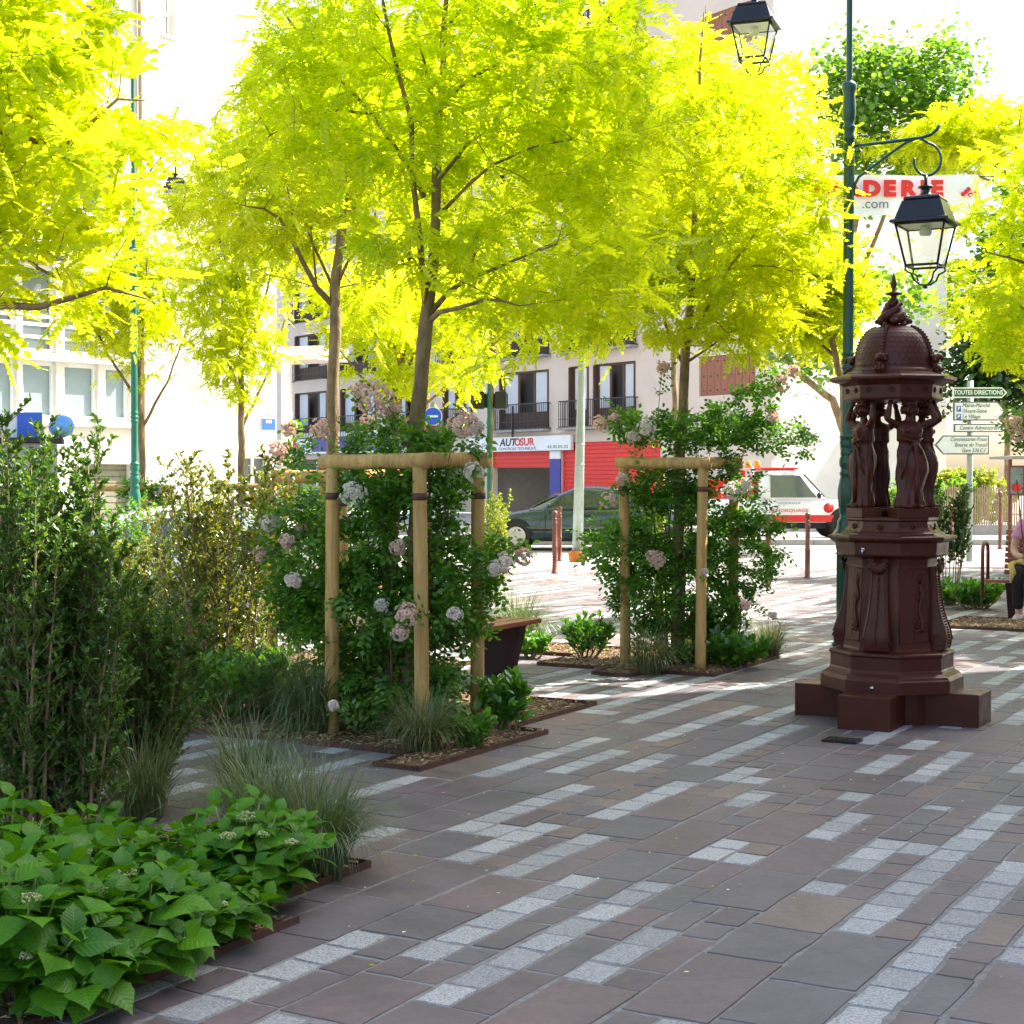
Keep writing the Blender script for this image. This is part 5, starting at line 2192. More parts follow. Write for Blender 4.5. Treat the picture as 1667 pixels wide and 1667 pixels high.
    small(1700, 36, 160, 290, 360, 330, 9, 27, 'golden-leaved tree hanging behind the hooked lantern and the banner', .09, -110, sc=.3)
    small(690, 31, -60, 420, 760, 620, 10, 38, 'tall golden-leaved tree across the road, filling the view above the garage sign', .10, 60, px0=686, sc=.3)
    small(1106, 28, 60, 500, 430, 380, 10, 39, 'tall golden-leaved tree across the road behind the grey pole', .06, -100, px0=1106, sc=.27)
    small(1760, 24, 380, 640, 300, 330, 9, 32, 'golden-leaved tree at the right edge below the banner', .08, -40)
    small(800, 27, 330, 590, 420, 330, 9, 33, 'golden-leaved tree hidden behind the nearest one, filling the gaps of its crown', .045, 0, px0=797)
    small(1108, 19, -20, 520, 420, 430, 9, 34, 'golden-leaved tree behind the middle tree, its trunk hidden by the nearer one', .05, 40)
    for (x, y, sd) in ((9.6, 20, 35), (11.0, 24.5, 36), (8.2, 16.8, 37)):  # unseen trees added at the right to shade the far paving
        q = [(Vector((x, y, 0)), .08), (Vector((x, y, 2.5)), .07), (Vector((x, y, 5)), .03)]
        make_tree({35: 'unseen golden-leaved tree outside the picture right of the bollards, added for its shade', 36: 'unseen golden-leaved tree outside the picture right of the road, added for its shade', 37: 'unseen golden-leaved tree outside the picture right of the bench, added for its shade'}[sd], q, [], [((x, y, 4.8), (2.3, 2.3, 2.0))], 260, 14, PIN_FAR, .26, M_GOLD, sd, group='golden-leaved trees', spread=.3)
    # right, trunk out of the frame
    Y = 13.5
    base = Vector((5.2, 14.2, 0))
    tr = [(base, .06), (Vector((5.15, 14.1, 1.5)), .055), (Vector((5.1, 14, 2.3)), .05), (Vector((5.0, 14, 3.4)), .03), (Vector((5.0, 13.9, 4.6)), .012)]
    S = Vector((5.1, 14, 2.4))
    limbs = [[(S, .03)] + pp([(1700, 530), (1640, 487), (1615, 480)], 13.5, -.3, .02, .004), [(Vector((5.05, 14, 3.0)), .025)] + pp([(1700, 440), (1640, 420), (1600, 410)], 13.4, -.2, .016, .004),
             [(Vector((5.0, 14, 3.6)), .02)] + pp([(1730, 260), (1690, 240)], 13.4, -.2, .014, .004), [(S, .025)] + pp([(1720, 600), (1660, 590)], 13.2, -.2, .014, .004)]
    blobs = [BB(1720, 300, Y, .45, .6, .45), BB(1600, 500, Y - .2, .42, .5, .33), BB(1640, 350, Y - .1, .45, .4, .22), BB(1572, 345, Y + .2, .2, .3, .13), BB(1640, 240, Y, .35, .4, .2), BB(1680, 560, Y - .3, .4, .4, .35), BB(1800, 350, Y, .9, .9, .9), BB(1560, 440, Y + .3, .22, .3, .18)]
    make_tree('golden-leaved tree reaching in from the right edge above the occupied bench', tr, limbs, blobs, 300, 10, PIN_MID, .17, M_GOLD2, 31, group='golden-leaved trees', spread=.14)

    # ---- green broadleaf trees behind
    def broad(px, Y, blobs, trunkpix, limbs, n, per, seed, label, m=M_PLANE, sc=.13, name='green_tree', rr=.12):
        tr = []
        for i, (x, y) in enumerate(trunkpix):
            tr.append((W(x, y, Y), rr * (1 - .75 * i / (len(trunkpix) - 1))))
        tr[0] = (Vector((tr[0][0].x, tr[0][0].y, 0)), rr)
        lv = (np.array([(0, 0, 0), (.3, .45, .05), (.75, .4, 0), (1, 0, -.1), (.75, -.4, 0), (.3, -.45, .05)]), np.array([(0, 1, 2, 3, 4, 5)]))
        return make_tree(label, tr, limbs, blobs, n, per, lv, sc, m, seed, name=name, spread=.5, twig=.02, droop=.4)
    Y = 38
    broad(1385, Y, [BB(1430, 160, Y, 1.5, 1.5, 1.3), BB(1520, 130, Y, 1.0, 1.2, 1.0), BB(1390, 110, Y, .8, 1, .7), BB(1560, 180, Y, .6, .8, .6), BB(1420, 280, Y, 1.3, 1.3, .8), BB(1300, 550, Y - .5, .9, 1.0, .7), BB(1440, 480, Y, 1.3, 1, .6), BB(1340, 600, Y - .5, .4, .5, .4)],
          [(1376, 880), (1376, 700), (1372, 600), (1375, 480), (1395, 350), (1420, 220), (1440, 120)],
          [pp([(1373, 700), (1355, 650), (1320, 625), (1285, 590), (1265, 562), (1255, 540)], Y, -.4, .10, .04), pp([(1375, 500), (1420, 400), (1480, 250), (1520, 160)], Y, .2, .07, .02), pp([(1373, 585), (1355, 565), (1345, 530), (1338, 500)], Y, 0, .05, .02)],
          420, 26, 41, 'tall green broadleaf tree with a bent limb in front of the white gable', M_PLANE, .14)
    Y = 52
    broad(1600, Y, [BB(1600, 590, Y, 1.4, 1.4, 1.2), BB(1640, 540, Y, 1.6, 1.4, 1.4), BB(1570, 640, Y, .6, .8, .6), BB(1680, 620, Y, 1.4, 1.2, 1.0)], [(1640, 860), (1640, 700), (1630, 600), (1620, 540)], [pp([(1640, 720), (1680, 640)], Y, 0, .1, .03), pp([(1638, 690), (1590, 620)], Y, 0, .1, .03)], 300, 26, 42, 'dark green tree behind the direction signs', M_DARKG, .2)
    Y = 56
    broad(1600, Y, [BB(1700, 400, Y, 2.6, 2, 3.0), BB(1600, 470, Y, 1.6, 1.4, 1.5)], [(1700, 860), (1700, 600), (1690, 450), (1690, 350)], [pp([(1700, 600), (1620, 480)], Y, 0, .12, .03)], 260, 22, 43, 'tall green tree behind the right-hand golden foliage', M_PLANE, .24, rr=.16)


trees()


# ------------------------------------------------------------------ shrubs, grasses, hydrangeas, roses
SML = (np.array([(0, 0, 0), (.35, .26, .06), (.75, .2, .04), (1, 0, -.04), (.75, -.2, .04), (.35, -.26, .06)]), np.array([(0, 1, 2, 3), (0, 3, 4, 5)]))


def shrub(label, base, height, width, nst, nbr, per, lsize, m, seed, name='shrub', stem=None, lean=(0, 0), bottom=.12, top_sprigs=0, depth=None, group=None, dens=1.0):
    r = random.Random(seed)
    T = thing(name, label, 'shrub', tuple(base), 0, group)
    b = MB()
    br = []
    depth = depth or width
    for i in range(nst):
        a = r.uniform(0, 6.28)
        q = math.sqrt(r.random())
        x0, y0 = math.cos(a) * q * width * .16, math.sin(a) * q * depth * .16
        hh = height * (r.uniform(.72, 1.0) if i >= top_sprigs else r.uniform(1.0, 1.12))
        x1, y1 = math.cos(a) * q * width * .5 + lean[0], math.sin(a) * q * depth * .5 + lean[1]
        n = 9
        pts = []
        wob = [r.uniform(-1, 1) * .02 for _ in range(2)]
        for j in range(n + 1):
            t = j / n
            f_ = t ** .75
            pts.append(Vector((base[0] + x0 + (x1 - x0) * f_ + wob[0] * math.sin(t * 7 + i), base[1] + y0 + (y1 - y0) * f_ + wob[1] * math.cos(t * 6 + i), base[2] + hh * t)))
        r0 = r.uniform(.006, .012)
        b.tube(pts, [max(.0016, r0 * (1 - .85 * j / n)) for j in range(n + 1)], 6)
        for k in range(nbr):
            t = bottom + (1 - bottom) * (k + r.random()) / nbr
            t = min(.995, t)
            jj = min(n - 1, int(t * n))
            p = pts[jj].lerp(pts[jj + 1], t * n - jj)
            an = r.uniform(0, 6.28)
            L = r.uniform(.06, .16) * (1.25 - .65 * t) * (width / .8) ** .5
            e = p + Vector((math.cos(an) * L, math.sin(an) * L, L * r.uniform(.5, 1.6)))
            sub = [p, p.lerp(e, .55) + Vector((0, 0, -.01)), e]
            b.tube(sub, [.0022, .0016, .001], 4, cap=False)
            br.append((sub, None))
    b.build('stems', stem or M_STEM, T, world=True)
    pos, dirs, ups, sc = [], [], [], []
    for pts, _ in br:
        d0 = (pts[-1] - pts[0]).normalized()
        for _ in range(int(per * dens)):
            t = r.random() * 1.05
            p = pts[0].lerp(pts[-1], t)
            d = Vector((r.gauss(0, 1), r.gauss(0, 1), r.gauss(.3, .6))).normalized() + d0 * .8
            pos.append(tuple(p))
            dirs.append(tuple(d.normalized()))
            ups.append((r.gauss(0, .6), r.gauss(0, .6), 1))
            sc.append(lsize * r.uniform(.6, 1.25))
    pos, dirs, ups, sc = map(np.array, (pos, dirs, ups, sc))
    b = MB()
    b.scatter(SML[0], SML[1], pos, frames(dirs, ups) * sc[:, None, None])
    b.build('foliage', m, T, world=True)
    return T


def hedge():
    Gp = lambda x, y: G(x, y)
    shrub('tall dark green small-leaved shrub at the left edge with bare pale stems', G(45, 1395), 1.62, .66, 26, 44, 13, .027, M_SHRUB, 51, dens=2.0, top_sprigs=3, group='small-leaved hedge shrubs')
    shrub('dark green small-leaved shrub whose foot shows thick bare stems above the hydrangeas', G(125, 1392), 1.42, .46, 20, 42, 13, .026, M_SHRUB, 52, dens=2.0, top_sprigs=3, group='small-leaved hedge shrubs')
    shrub('dark small-leaved shrub behind the left pair, thin at its right side', G(225, 1300), 1.0, .78, 28, 38, 13, .027, M_SHRUB, 53, dens=1.9, top_sprigs=1, group='small-leaved hedge shrubs')
    shrub('small-leaved shrub filling the lower left edge of the hedge', G(-10, 1330), 1.75, .9, 18, 40, 12, .028, M_SHRUB, 54, dens=1.8, group='small-leaved hedge shrubs')
    p = Vector((-1.85, 9.6, 0.0))
    shrub('bushy shrub with rusty orange leaves tinted for sunlight between the hedge and the nearest frame', W(365, 900, 10.0).to_2d().to_3d(), 1.62, .95, 28, 40, 12, .030, M_SHRUB_WARM_SUN, 55, dens=1.7, top_sprigs=2, group='small-leaved hedge shrubs')
    shrub('green and rust shrub, leaves tinted for sunlight, standing behind the dark hedge shrubs', W(285, 900, 10.6).to_2d().to_3d(), 1.12, .9, 18, 34, 12, .030, M_SHRUB_WARM_SUN, 56, dens=1.6, group='small-leaved hedge shrubs')
    shrub('low green shrub in front of the far green lamp post', W(190, 900, 14.5).to_2d().to_3d(), 1.3, 1.3, 16, 28, 12, .04, M_ROSE, 57)
    shrub('low green undergrowth shrub at the foot of the nearest frame', G(330, 1180), .42, 1.1, 20, 16, 9, .05, M_ROSE, 58, bottom=.1)
    shrub('leafy low shrub left of the frame posts', G(420, 1175), .38, .8, 16, 14, 9, .05, M_ROSE, 59, bottom=.1)
    shrub('thin open shrub with bare lower stems right behind the fountain', G(1545, 985), 1.45, .62, 12, 30, 12, .045, M_DARKG, 60, bottom=.42)
    shrub('low green plants at the foot of the thin shrub', G(1545, 985), .22, .55, 16, 10, 9, .07, M_HYDS, 61, bottom=.1)
    shrub('clump of broad green leaves beside the bench leg', G(1590, 992), .24, .75, 20, 10, 9, .075, M_HYDS, 62, bottom=.1)
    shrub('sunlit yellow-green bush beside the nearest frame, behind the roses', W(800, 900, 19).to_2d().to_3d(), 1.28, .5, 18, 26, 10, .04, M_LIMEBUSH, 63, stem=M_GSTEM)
    shrub('low leafy plant at the left end of the middle tree bed', G(955, 1075), .30, .42, 9, 9, 8, .06, M_HYDS, 64, bottom=.2)
    shrub('low leafy plant between the bench and the middle tree bed', G(865, 1072), .16, .3, 9, 8, 8, .07, M_HYDS, 65, bottom=.1)
    shrub('rounded leafy plant at the right corner of the nearest tree bed', G(818, 1195), .30, .26, 12, 8, 8, .07, M_HYDS, 66, bottom=.2)
    shrub('small leafy plant at the front corner grass of the nearest tree bed', G(763, 1222), .14, .22, 8, 6, 8, .06, M_HYDS, 67, bottom=.1)
    shrub('broad-leaved low plant at the right corner of the middle tree bed', G(1200, 1088), .18, .48, 16, 8, 9, .09, M_HYDS, 68, bottom=.1)
    shrub('green mound at the foot of the middle tree frame', G(1165, 1078), .50, .55, 16, 22, 10, .045, M_ROSE, 69, bottom=.1)
    shrub('low hedge along the picket fence across the road', Vector((11.2, 43.5, 0)), 1.3, 4.2, 40, 30, 12, .12, M_PLANE, 70, bottom=.05, depth=.8)
    shrub('light green hedge left part beyond the fence across the road', Vector((13.6, 47.5, 0)), 1.6, 3.6, 36, 28, 12, .14, M_LIMEBUSH, 71, bottom=.05, depth=.8)


M_HYDS = leafmat('broad_leaf', (0.0575, 0.1955, 0.0207), (0.1495, 0.3680, 0.0345), 0.35, (1.5, 1.3, 0.5), 0.06, 0.32, lowscale=3)
hedge()


def grass(label, base, L, n, seed, spread=.08, m=None, straw=.2, group='ornamental grass clumps', seedheads=0, w=.0020):
    r = random.Random(seed)
    T = thing('grass_clump', label, 'ornamental grass', tuple(base), 0, group)
    def blades(cnt, mat_, nm):
        k = 6
        N = cnt
        V_ = np.zeros((N, (k + 1) * 2, 3))
        for i in range(N):
            a = r.uniform(0, 6.28)
            q = spread * math.sqrt(r.random())
            p0 = Vector((q * math.cos(a + r.uniform(-1, 1)), q * math.sin(a + r.uniform(-1, 1)), 0))
            l = L * r.uniform(.55, 1.1)
            e = r.uniform(.25, 1.5)           # how far it arches
            ww = w * r.uniform(.6, 1.3)
            side = Vector((-math.sin(a), math.cos(a), 0))
            p = p0.copy()
            an = R(90) - e * R(13)
            for j in range(k + 1):
                t = j / k
                wj = ww * (1 - t ** 2) + .0004
                V_[i, j * 2] = tuple(p - side * wj)
                V_[i, j * 2 + 1] = tuple(p + side * wj)
                d = Vector((math.cos(a) * math.cos(an), math.sin(a) * math.cos(an), math.sin(an)))
                p = p + d * (l / k)
                an -= e * R(24) * (.4 + t * 1.3)
                if p.z < .01:
                    p.z = .01
        f = np.array([(j * 2, j * 2 + 1, j * 2 + 3, j * 2 + 2) for j in range(k)])
        F_ = (f[None] + (np.arange(N) * (k + 1) * 2)[:, None, None]).reshape(-1, 4)
        b = MB()
        b.add(V_.reshape(-1, 3), F_, 0, True)
        b.build(nm, mat_, T)
    n = int(n * 1.9)
    blades(int(n * (1 - straw)), m or M_GRASS, 'blades')
    if straw > 0:
        blades(max(4, int(n * straw)), M_STRAW, 'dry_blades')
    return T


def grasses():
    grass('large arching grass clump at the end of the foreground bed', G(505, 1425), .50, 600, 1, .13, straw=.08)
    grass('grass clump behind the hydrangeas in the foreground bed', G(430, 1395), .54, 420, 2, .12, straw=.1)
    grass('tall grass tuft left of the large arching clump', G(400, 1300), .5, 200, 3, .10, straw=.1)
    grass('sparse arching grass hanging over the paving gap beside the hedge', G(235, 1335), .5, 200, 4, .08, straw=.2)
    grass('grass clump at the foot of the nearest frame post', G(688, 1228), .40, 420, 5, .09, straw=.35)
    grass('big soft grass clump left of the nearest frame', G(500, 1195), .60, 420, 6, .14, straw=.12)
    grass('fine grass clump left behind the nearest frame', G(450, 1165), .56, 300, 7, .12, straw=.15)
    grass('pale dry grass clump at the front of the middle tree bed', G(1058, 1098), .42, 420, 8, .08, straw=.45)
    grass('wispy brown grass clump at the right of the middle tree bed', G(1252, 1072), .40, 300, 9, .08, straw=.45)
    grass('green grass clump behind the bench end', W(845, 1000, 13.6).to_2d().to_3d(), .68, 420, 10, .12, straw=.15)
    grass('dark green grass inside the middle tree frame', G(1125, 1068), .5, 240, 11, .1, straw=.1)


grasses()

# hydrangea leaf: folded, curved, serrated outline
def hyd_leaf():
    n = 12
    prof = [0.0, .17, .29, .37, .41, .42, .40, .36, .30, .22, .13, .045, 0.0]
    V_, A_, F_ = [], [], []
    for i in range(n + 1):
        t = i / n
        w = prof[i] * .86
        z = -.42 * (t - .3) ** 2 + .04 + (.012 if i % 2 else 0) * (1 if 1 < i < 11 else 0)
        ser = 1 + (.05 if i % 2 else -.02)
        for s_ in (-1, -.5, 0, .5, 1):
            y = s_ * w * (ser if abs(s_) == 1 else 1)
            V_.append((t, y, z + .17 * abs(y) - .30 * y * y))
            A_.append((t, y, 0))
    for i in range(n):
        for j in range(4):
            F_.append((i * 5 + j, (i + 1) * 5 + j, (i + 1) * 5 + j + 1, i * 5 + j + 1))
    return np.array(V_), np.array(F_), np.array(A_)


HL = hyd_leaf()


def hydrangea(label, base, height, rad, nst, seed, lsize=.13, nfl=3, squash=1.0):
    r = random.Random(seed)
    T = thing('hydrangea', label, 'shrub', tuple(base), 0, 'leafy hydrangeas in the foreground bed')
    b = MB()
    pos, dirs, ups, sc = [], [], [], []
    tips = []
    for i in range(nst):
        a = i * 2.399
        q = math.sqrt((i + .5) / nst)
        dx, dy = math.cos(a) * q * rad, math.sin(a) * q * rad * squash
        h_ = height * (1 - .42 * q * q) * r.uniform(.85, 1.1)
        p0 = Vector((base[0] + dx * .25, base[1] + dy * .25, base[2] + .01))
        p1 = Vector((base[0] + dx, base[1] + dy, base[2] + h_))
        pts = [p0, p0.lerp(p1, .35) + Vector((0, 0, .03)), p0.lerp(p1, .7) + Vector((0, 0, .02)), p1]
        b.tube(pts, [.005, .0045, .004, .003], 6)
        ax = (p1 - pts[2]).normalized()
        tips.append((p1, ax))
        ang = r.uniform(0, 3.14)
        for lv in range(5):
            t = 1 - lv * .17
            if t < .2:
                break
            seg = min(2, int(t * 3 - 1e-6))
            p = pts[seg].lerp(pts[seg + 1], t * 3 - seg) if t < 1 else p1
            s0 = .97 * lsize * (.55, .85, 1.05, 1.1, .95)[lv] * r.uniform(.85, 1.15)
            for k in range(2):
                aa = ang + lv * math.pi / 2 + k * math.pi + r.uniform(-.25, .25)
                el = (.75, .35, .05, -.15, -.25)[lv] + r.uniform(-.2, .2)
                d = Vector((math.cos(aa) * math.cos(el), math.sin(aa) * math.cos(el), math.sin(el))) + Vector((dx, dy, 0)) * .5
                d.normalize()
                pos.append(tuple(p + d * .018))
                dirs.append(tuple(d))
                up = Vector((ax.x, ax.y, ax.z + .6)) + Vector((r.gauss(0, .2), r.gauss(0, .2), 0))
                ups.append(tuple(up))
                sc.append(s0)
    b.build('stems', M_GSTEM, T, world=True)
    pos, dirs, ups, sc = map(np.array, (pos, dirs, ups, sc))
    b = MB()
    b.scatter(HL[0], HL[1], pos, frames(dirs, ups) * sc[:, None, None], smooth=True, att=HL[2])
    b.build('foliage', M_HYD, T, world=True, att=True)
    idx = sorted(range(nst), key=lambda i: tips[i][0].y - tips[i][0].z)
    for i in idx[:nfl * 2:2]:
        p, ax = tips[i]
        c = p + ax * .03
        b = MB()
        R0 = r.uniform(.016, .03)
        ps, ms = [], []
        for k in range(70):
            th = math.acos(1 - r.random())
            a = r.uniform(0, 6.28)
            nvec = Vector((math.sin(th) * math.cos(a), math.sin(th) * math.sin(a), math.cos(th) * .6))
            q = c + nvec * R0 * (1 if k % 6 else 1.15)
            b.ball(tuple(q), .0030 if k % 6 else .0045, 5, 4)
        b.tube([p, c], .003, 5)
        b.build('flower_head', M_CREAM, T, world=True)
    return T


def hydrangeas():
    hydrangea('large hydrangea in the bottom left corner with the biggest leaves', G(30, 1640), .42, .31, 19, 1, .16, 2)
    hydrangea('hydrangea at the left edge just below the tall shrub', G(0, 1500), .38, .30, 17, 2, .155, 1)
    hydrangea('hydrangea with a leaf lit yellow-green near the bed corner', G(225, 1585), .30, .26, 19, 3, .135, 1)
    hydrangea('small hydrangea spilling over the bed edge in the middle of the row', G(335, 1540), .24, .2, 14, 8, .11, 1)
    hydrangea('hydrangea in the middle of the row with several pale green buds', G(255, 1500), .31, .26, 19, 4, .12, 2)
    hydrangea('hydrangea nearest the arching grass with cream flower heads', G(405, 1485), .38, .27, 26, 5, .12, 4)
    hydrangea('small hydrangea at the back of the row by the shrub stems', G(140, 1440), .25, .26, 16, 6, .11, 0)
    hydrangea('low hydrangea spreading over the rusted edging at the front', G(120, 1655), .24, .2, 12, 7, .14, 1)


hydrangeas()


# floret of a rose cluster
def floret():
    V_, F_ = [], []
    k = 0
    for ring, (n, tilt, L, w) in enumerate(((6, .25, 1.0, .62), (5, .85, .75, .5), (4, 1.25, .5, .4))):
        for i in range(n):
            a = 2 * math.pi * i / n + ring * .5
            c, s = math.cos(a), math.sin(a)
            ct, st_ = math.cos(tilt), math.sin(tilt)
            for (x, y) in ((.05, -.08), (.6 * L, -w * .6), (L, -w * .35), (L, w * .35), (.6 * L, w * .6), (.05, .08)):
                V_.append((x * ct * c - y * s, x * ct * s + y * c, x * st_ + (.1 if x == L else 0)))
            F_.append([k, k + 1, k + 2, k + 3, k + 4, k + 5])
            k += 6
    return np.array(V_), np.array(F_)


FLO = floret()


def flower_cluster(parent, c, R0, r, m):
    c = Vector(c) + Vector((0, -.07, 0))
    R0 = R0 * 1.12
    b = MB()
    n = int(14 + R0 * 420)
    ps, ds, us, sc = [], [], [], []
    for i in range(n):
        v = Vector((r.gauss(0, 1), r.gauss(0, 1) - .4, r.gauss(.3, 1))).normalized()
        p = Vector(c) + v * R0 * r.uniform(.5, 1) * Vector((1, 1, .8)).length / 1.62
        ps.append(tuple(p))
        t = v.orthogonal().normalized()
        ds.append(tuple(t))
        us.append(tuple(v))
        sc.append(r.uniform(.013, .021))
    ps, ds, us, sc = map(np.array, (ps, ds, us, sc))
    b.scatter(FLO[0], FLO[1], ps, frames(ds, us) * sc[:, None, None])
    return b.build('flower_cluster', m, parent, world=True)


def rose(label, center, z0, z1, hw, blobs, n, per, seed, clusters, lsc=.085, twig=.004):
    r = random.Random(seed)
    T = thing('climbing_rose', label, 'rose bush', (center.x, center.y, z0), 0, 'climbing roses on the wooden frames')
    skel, rads = [], []
    b = MB()
    for i in range(9):
        a = i * .7 + r.random()
        q = hw * r.uniform(.2, .8)
        p0 = Vector((center.x + math.cos(a) * hw * .3, center.y + math.sin(a) * hw * .3, z0))
        p1 = Vector((center.x + math.cos(a) * q, center.y + math.sin(a) * q, z0 + (z1 - z0) * .5))
        p2 = Vector((center.x + math.cos(a + .6) * q * 1.1, center.y + math.sin(a + .6) * q * 1.1, z1 * r.uniform(.8, 1)))
        P, Q = resample([p0, p1, p2], [.009, .007, .005], .12)
        b.tube(P, Q, 6)
        skel += P
        rads += Q
    br = grow(skel, rads, blobs, n, r, min_r=.0014, twig_r=twig, wiggle=.12, zpen=.3)
    for (c, R0, _) in clusters:
        c = Vector(c)
        best = min(skel, key=lambda p: (p - c).length + .5 * max(0, p.z - c.z))
        for pts, _r in br:
            if (pts[-1] - c).length + .5 * max(0, pts[-1].z - c.z) < (best - c).length + .5 * max(0, best.z - c.z):
                best = pts[-1]
        m_ = best.lerp(c, .5) + Vector((0, 0, .04))
        pts = [best, m_, c]
        br.append((pts, [.003, .0025, .002]))
    for pts, rr in br:
        b.tube(pts, rr, 5, cap=False)
    b.build('stems', M_TWIG, T, world=True)
    pos, Fm = leaves_on(br, per, r, lsc, .05, .25, .55, .15)
    b = MB()
    b.scatter(PIN_ROSE[0], PIN_ROSE[1], pos, Fm)
    b.build('foliage', M_ROSE, T, world=True)
    for (c, R0, w) in clusters:
        flower_cluster(T, c, R0, r, M_PETALW if w else M_PETAL)
    return T


def guard(label, C0, half, top, zb, seed, sides=(0, 1, 2, 3), r=.044):
    """four round posts joined by round rails"""
    T = thing('tree_guard', label, 'tree guard', (C0.x, C0.y, zb), 0, 'round-pole wooden tree guards')
    rr = random.Random(seed)
    cor = [(-1, 1), (-1, -1), (1, -1), (1, 1)]      # (u, v): front is -u,+v ; left is -u,-v
    P = [C0 + UU * (half * a) + VV * (half * c) for a, c in cor]
    tops = []
    for p in P:
        b = MB()
        lean = Vector((rr.uniform(-1, 1), rr.uniform(-1, 1), 0)) * .012
        pts = [Vector((p.x, p.y, zb - .02)) + lean * -.6, Vector((p.x, p.y, zb + .8)), Vector((p.x, p.y, top - r * .9)) + lean]
        P_, Q_ = resample(pts, [r * 1.0, r * .98, r * .93], .1)
        Q_ = [q * (1 + .006 * math.sin(i * .5 + seed)) for i, q in enumerate(Q_)]
        b.tube(P_, Q_, 18)
        post = b.build('post', M_WOOD, T, world=True)
        tops.append(p)
        b = MB()
        b.lathe([(r * .98, -.02), (r * 1.06, -.019), (r * 1.06, .019), (r * .98, .02)], 18, (p.x + lean.x, p.y + lean.y, top - .20))
        b.build('strap', M_STRAP, post, world=True)
    for i in sides:
        p, q = tops[i], tops[(i + 1) % 4]
        d = (q - p).normalized()
        dz = .0 if i % 2 == 0 else .006
        a_, b_ = p - d * (.07 if i % 2 == 0 else -.046), q + d * (.07 if i % 2 == 0 else -.046)
        b = MB()
        P_, Q_ = resample([Vector((a_.x, a_.y, top + dz)), Vector((b_.x, b_.y, top + dz + rr.uniform(-.01, .01)))], [r * 1.08, r * 1.05], .1)
        b.tube(P_, [x * (1 + .006 * math.sin(k * .6 + seed + i)) for k, x in enumerate(Q_)], 18)
        b.build('rail', M_WOOD, T, world=True)
    return T


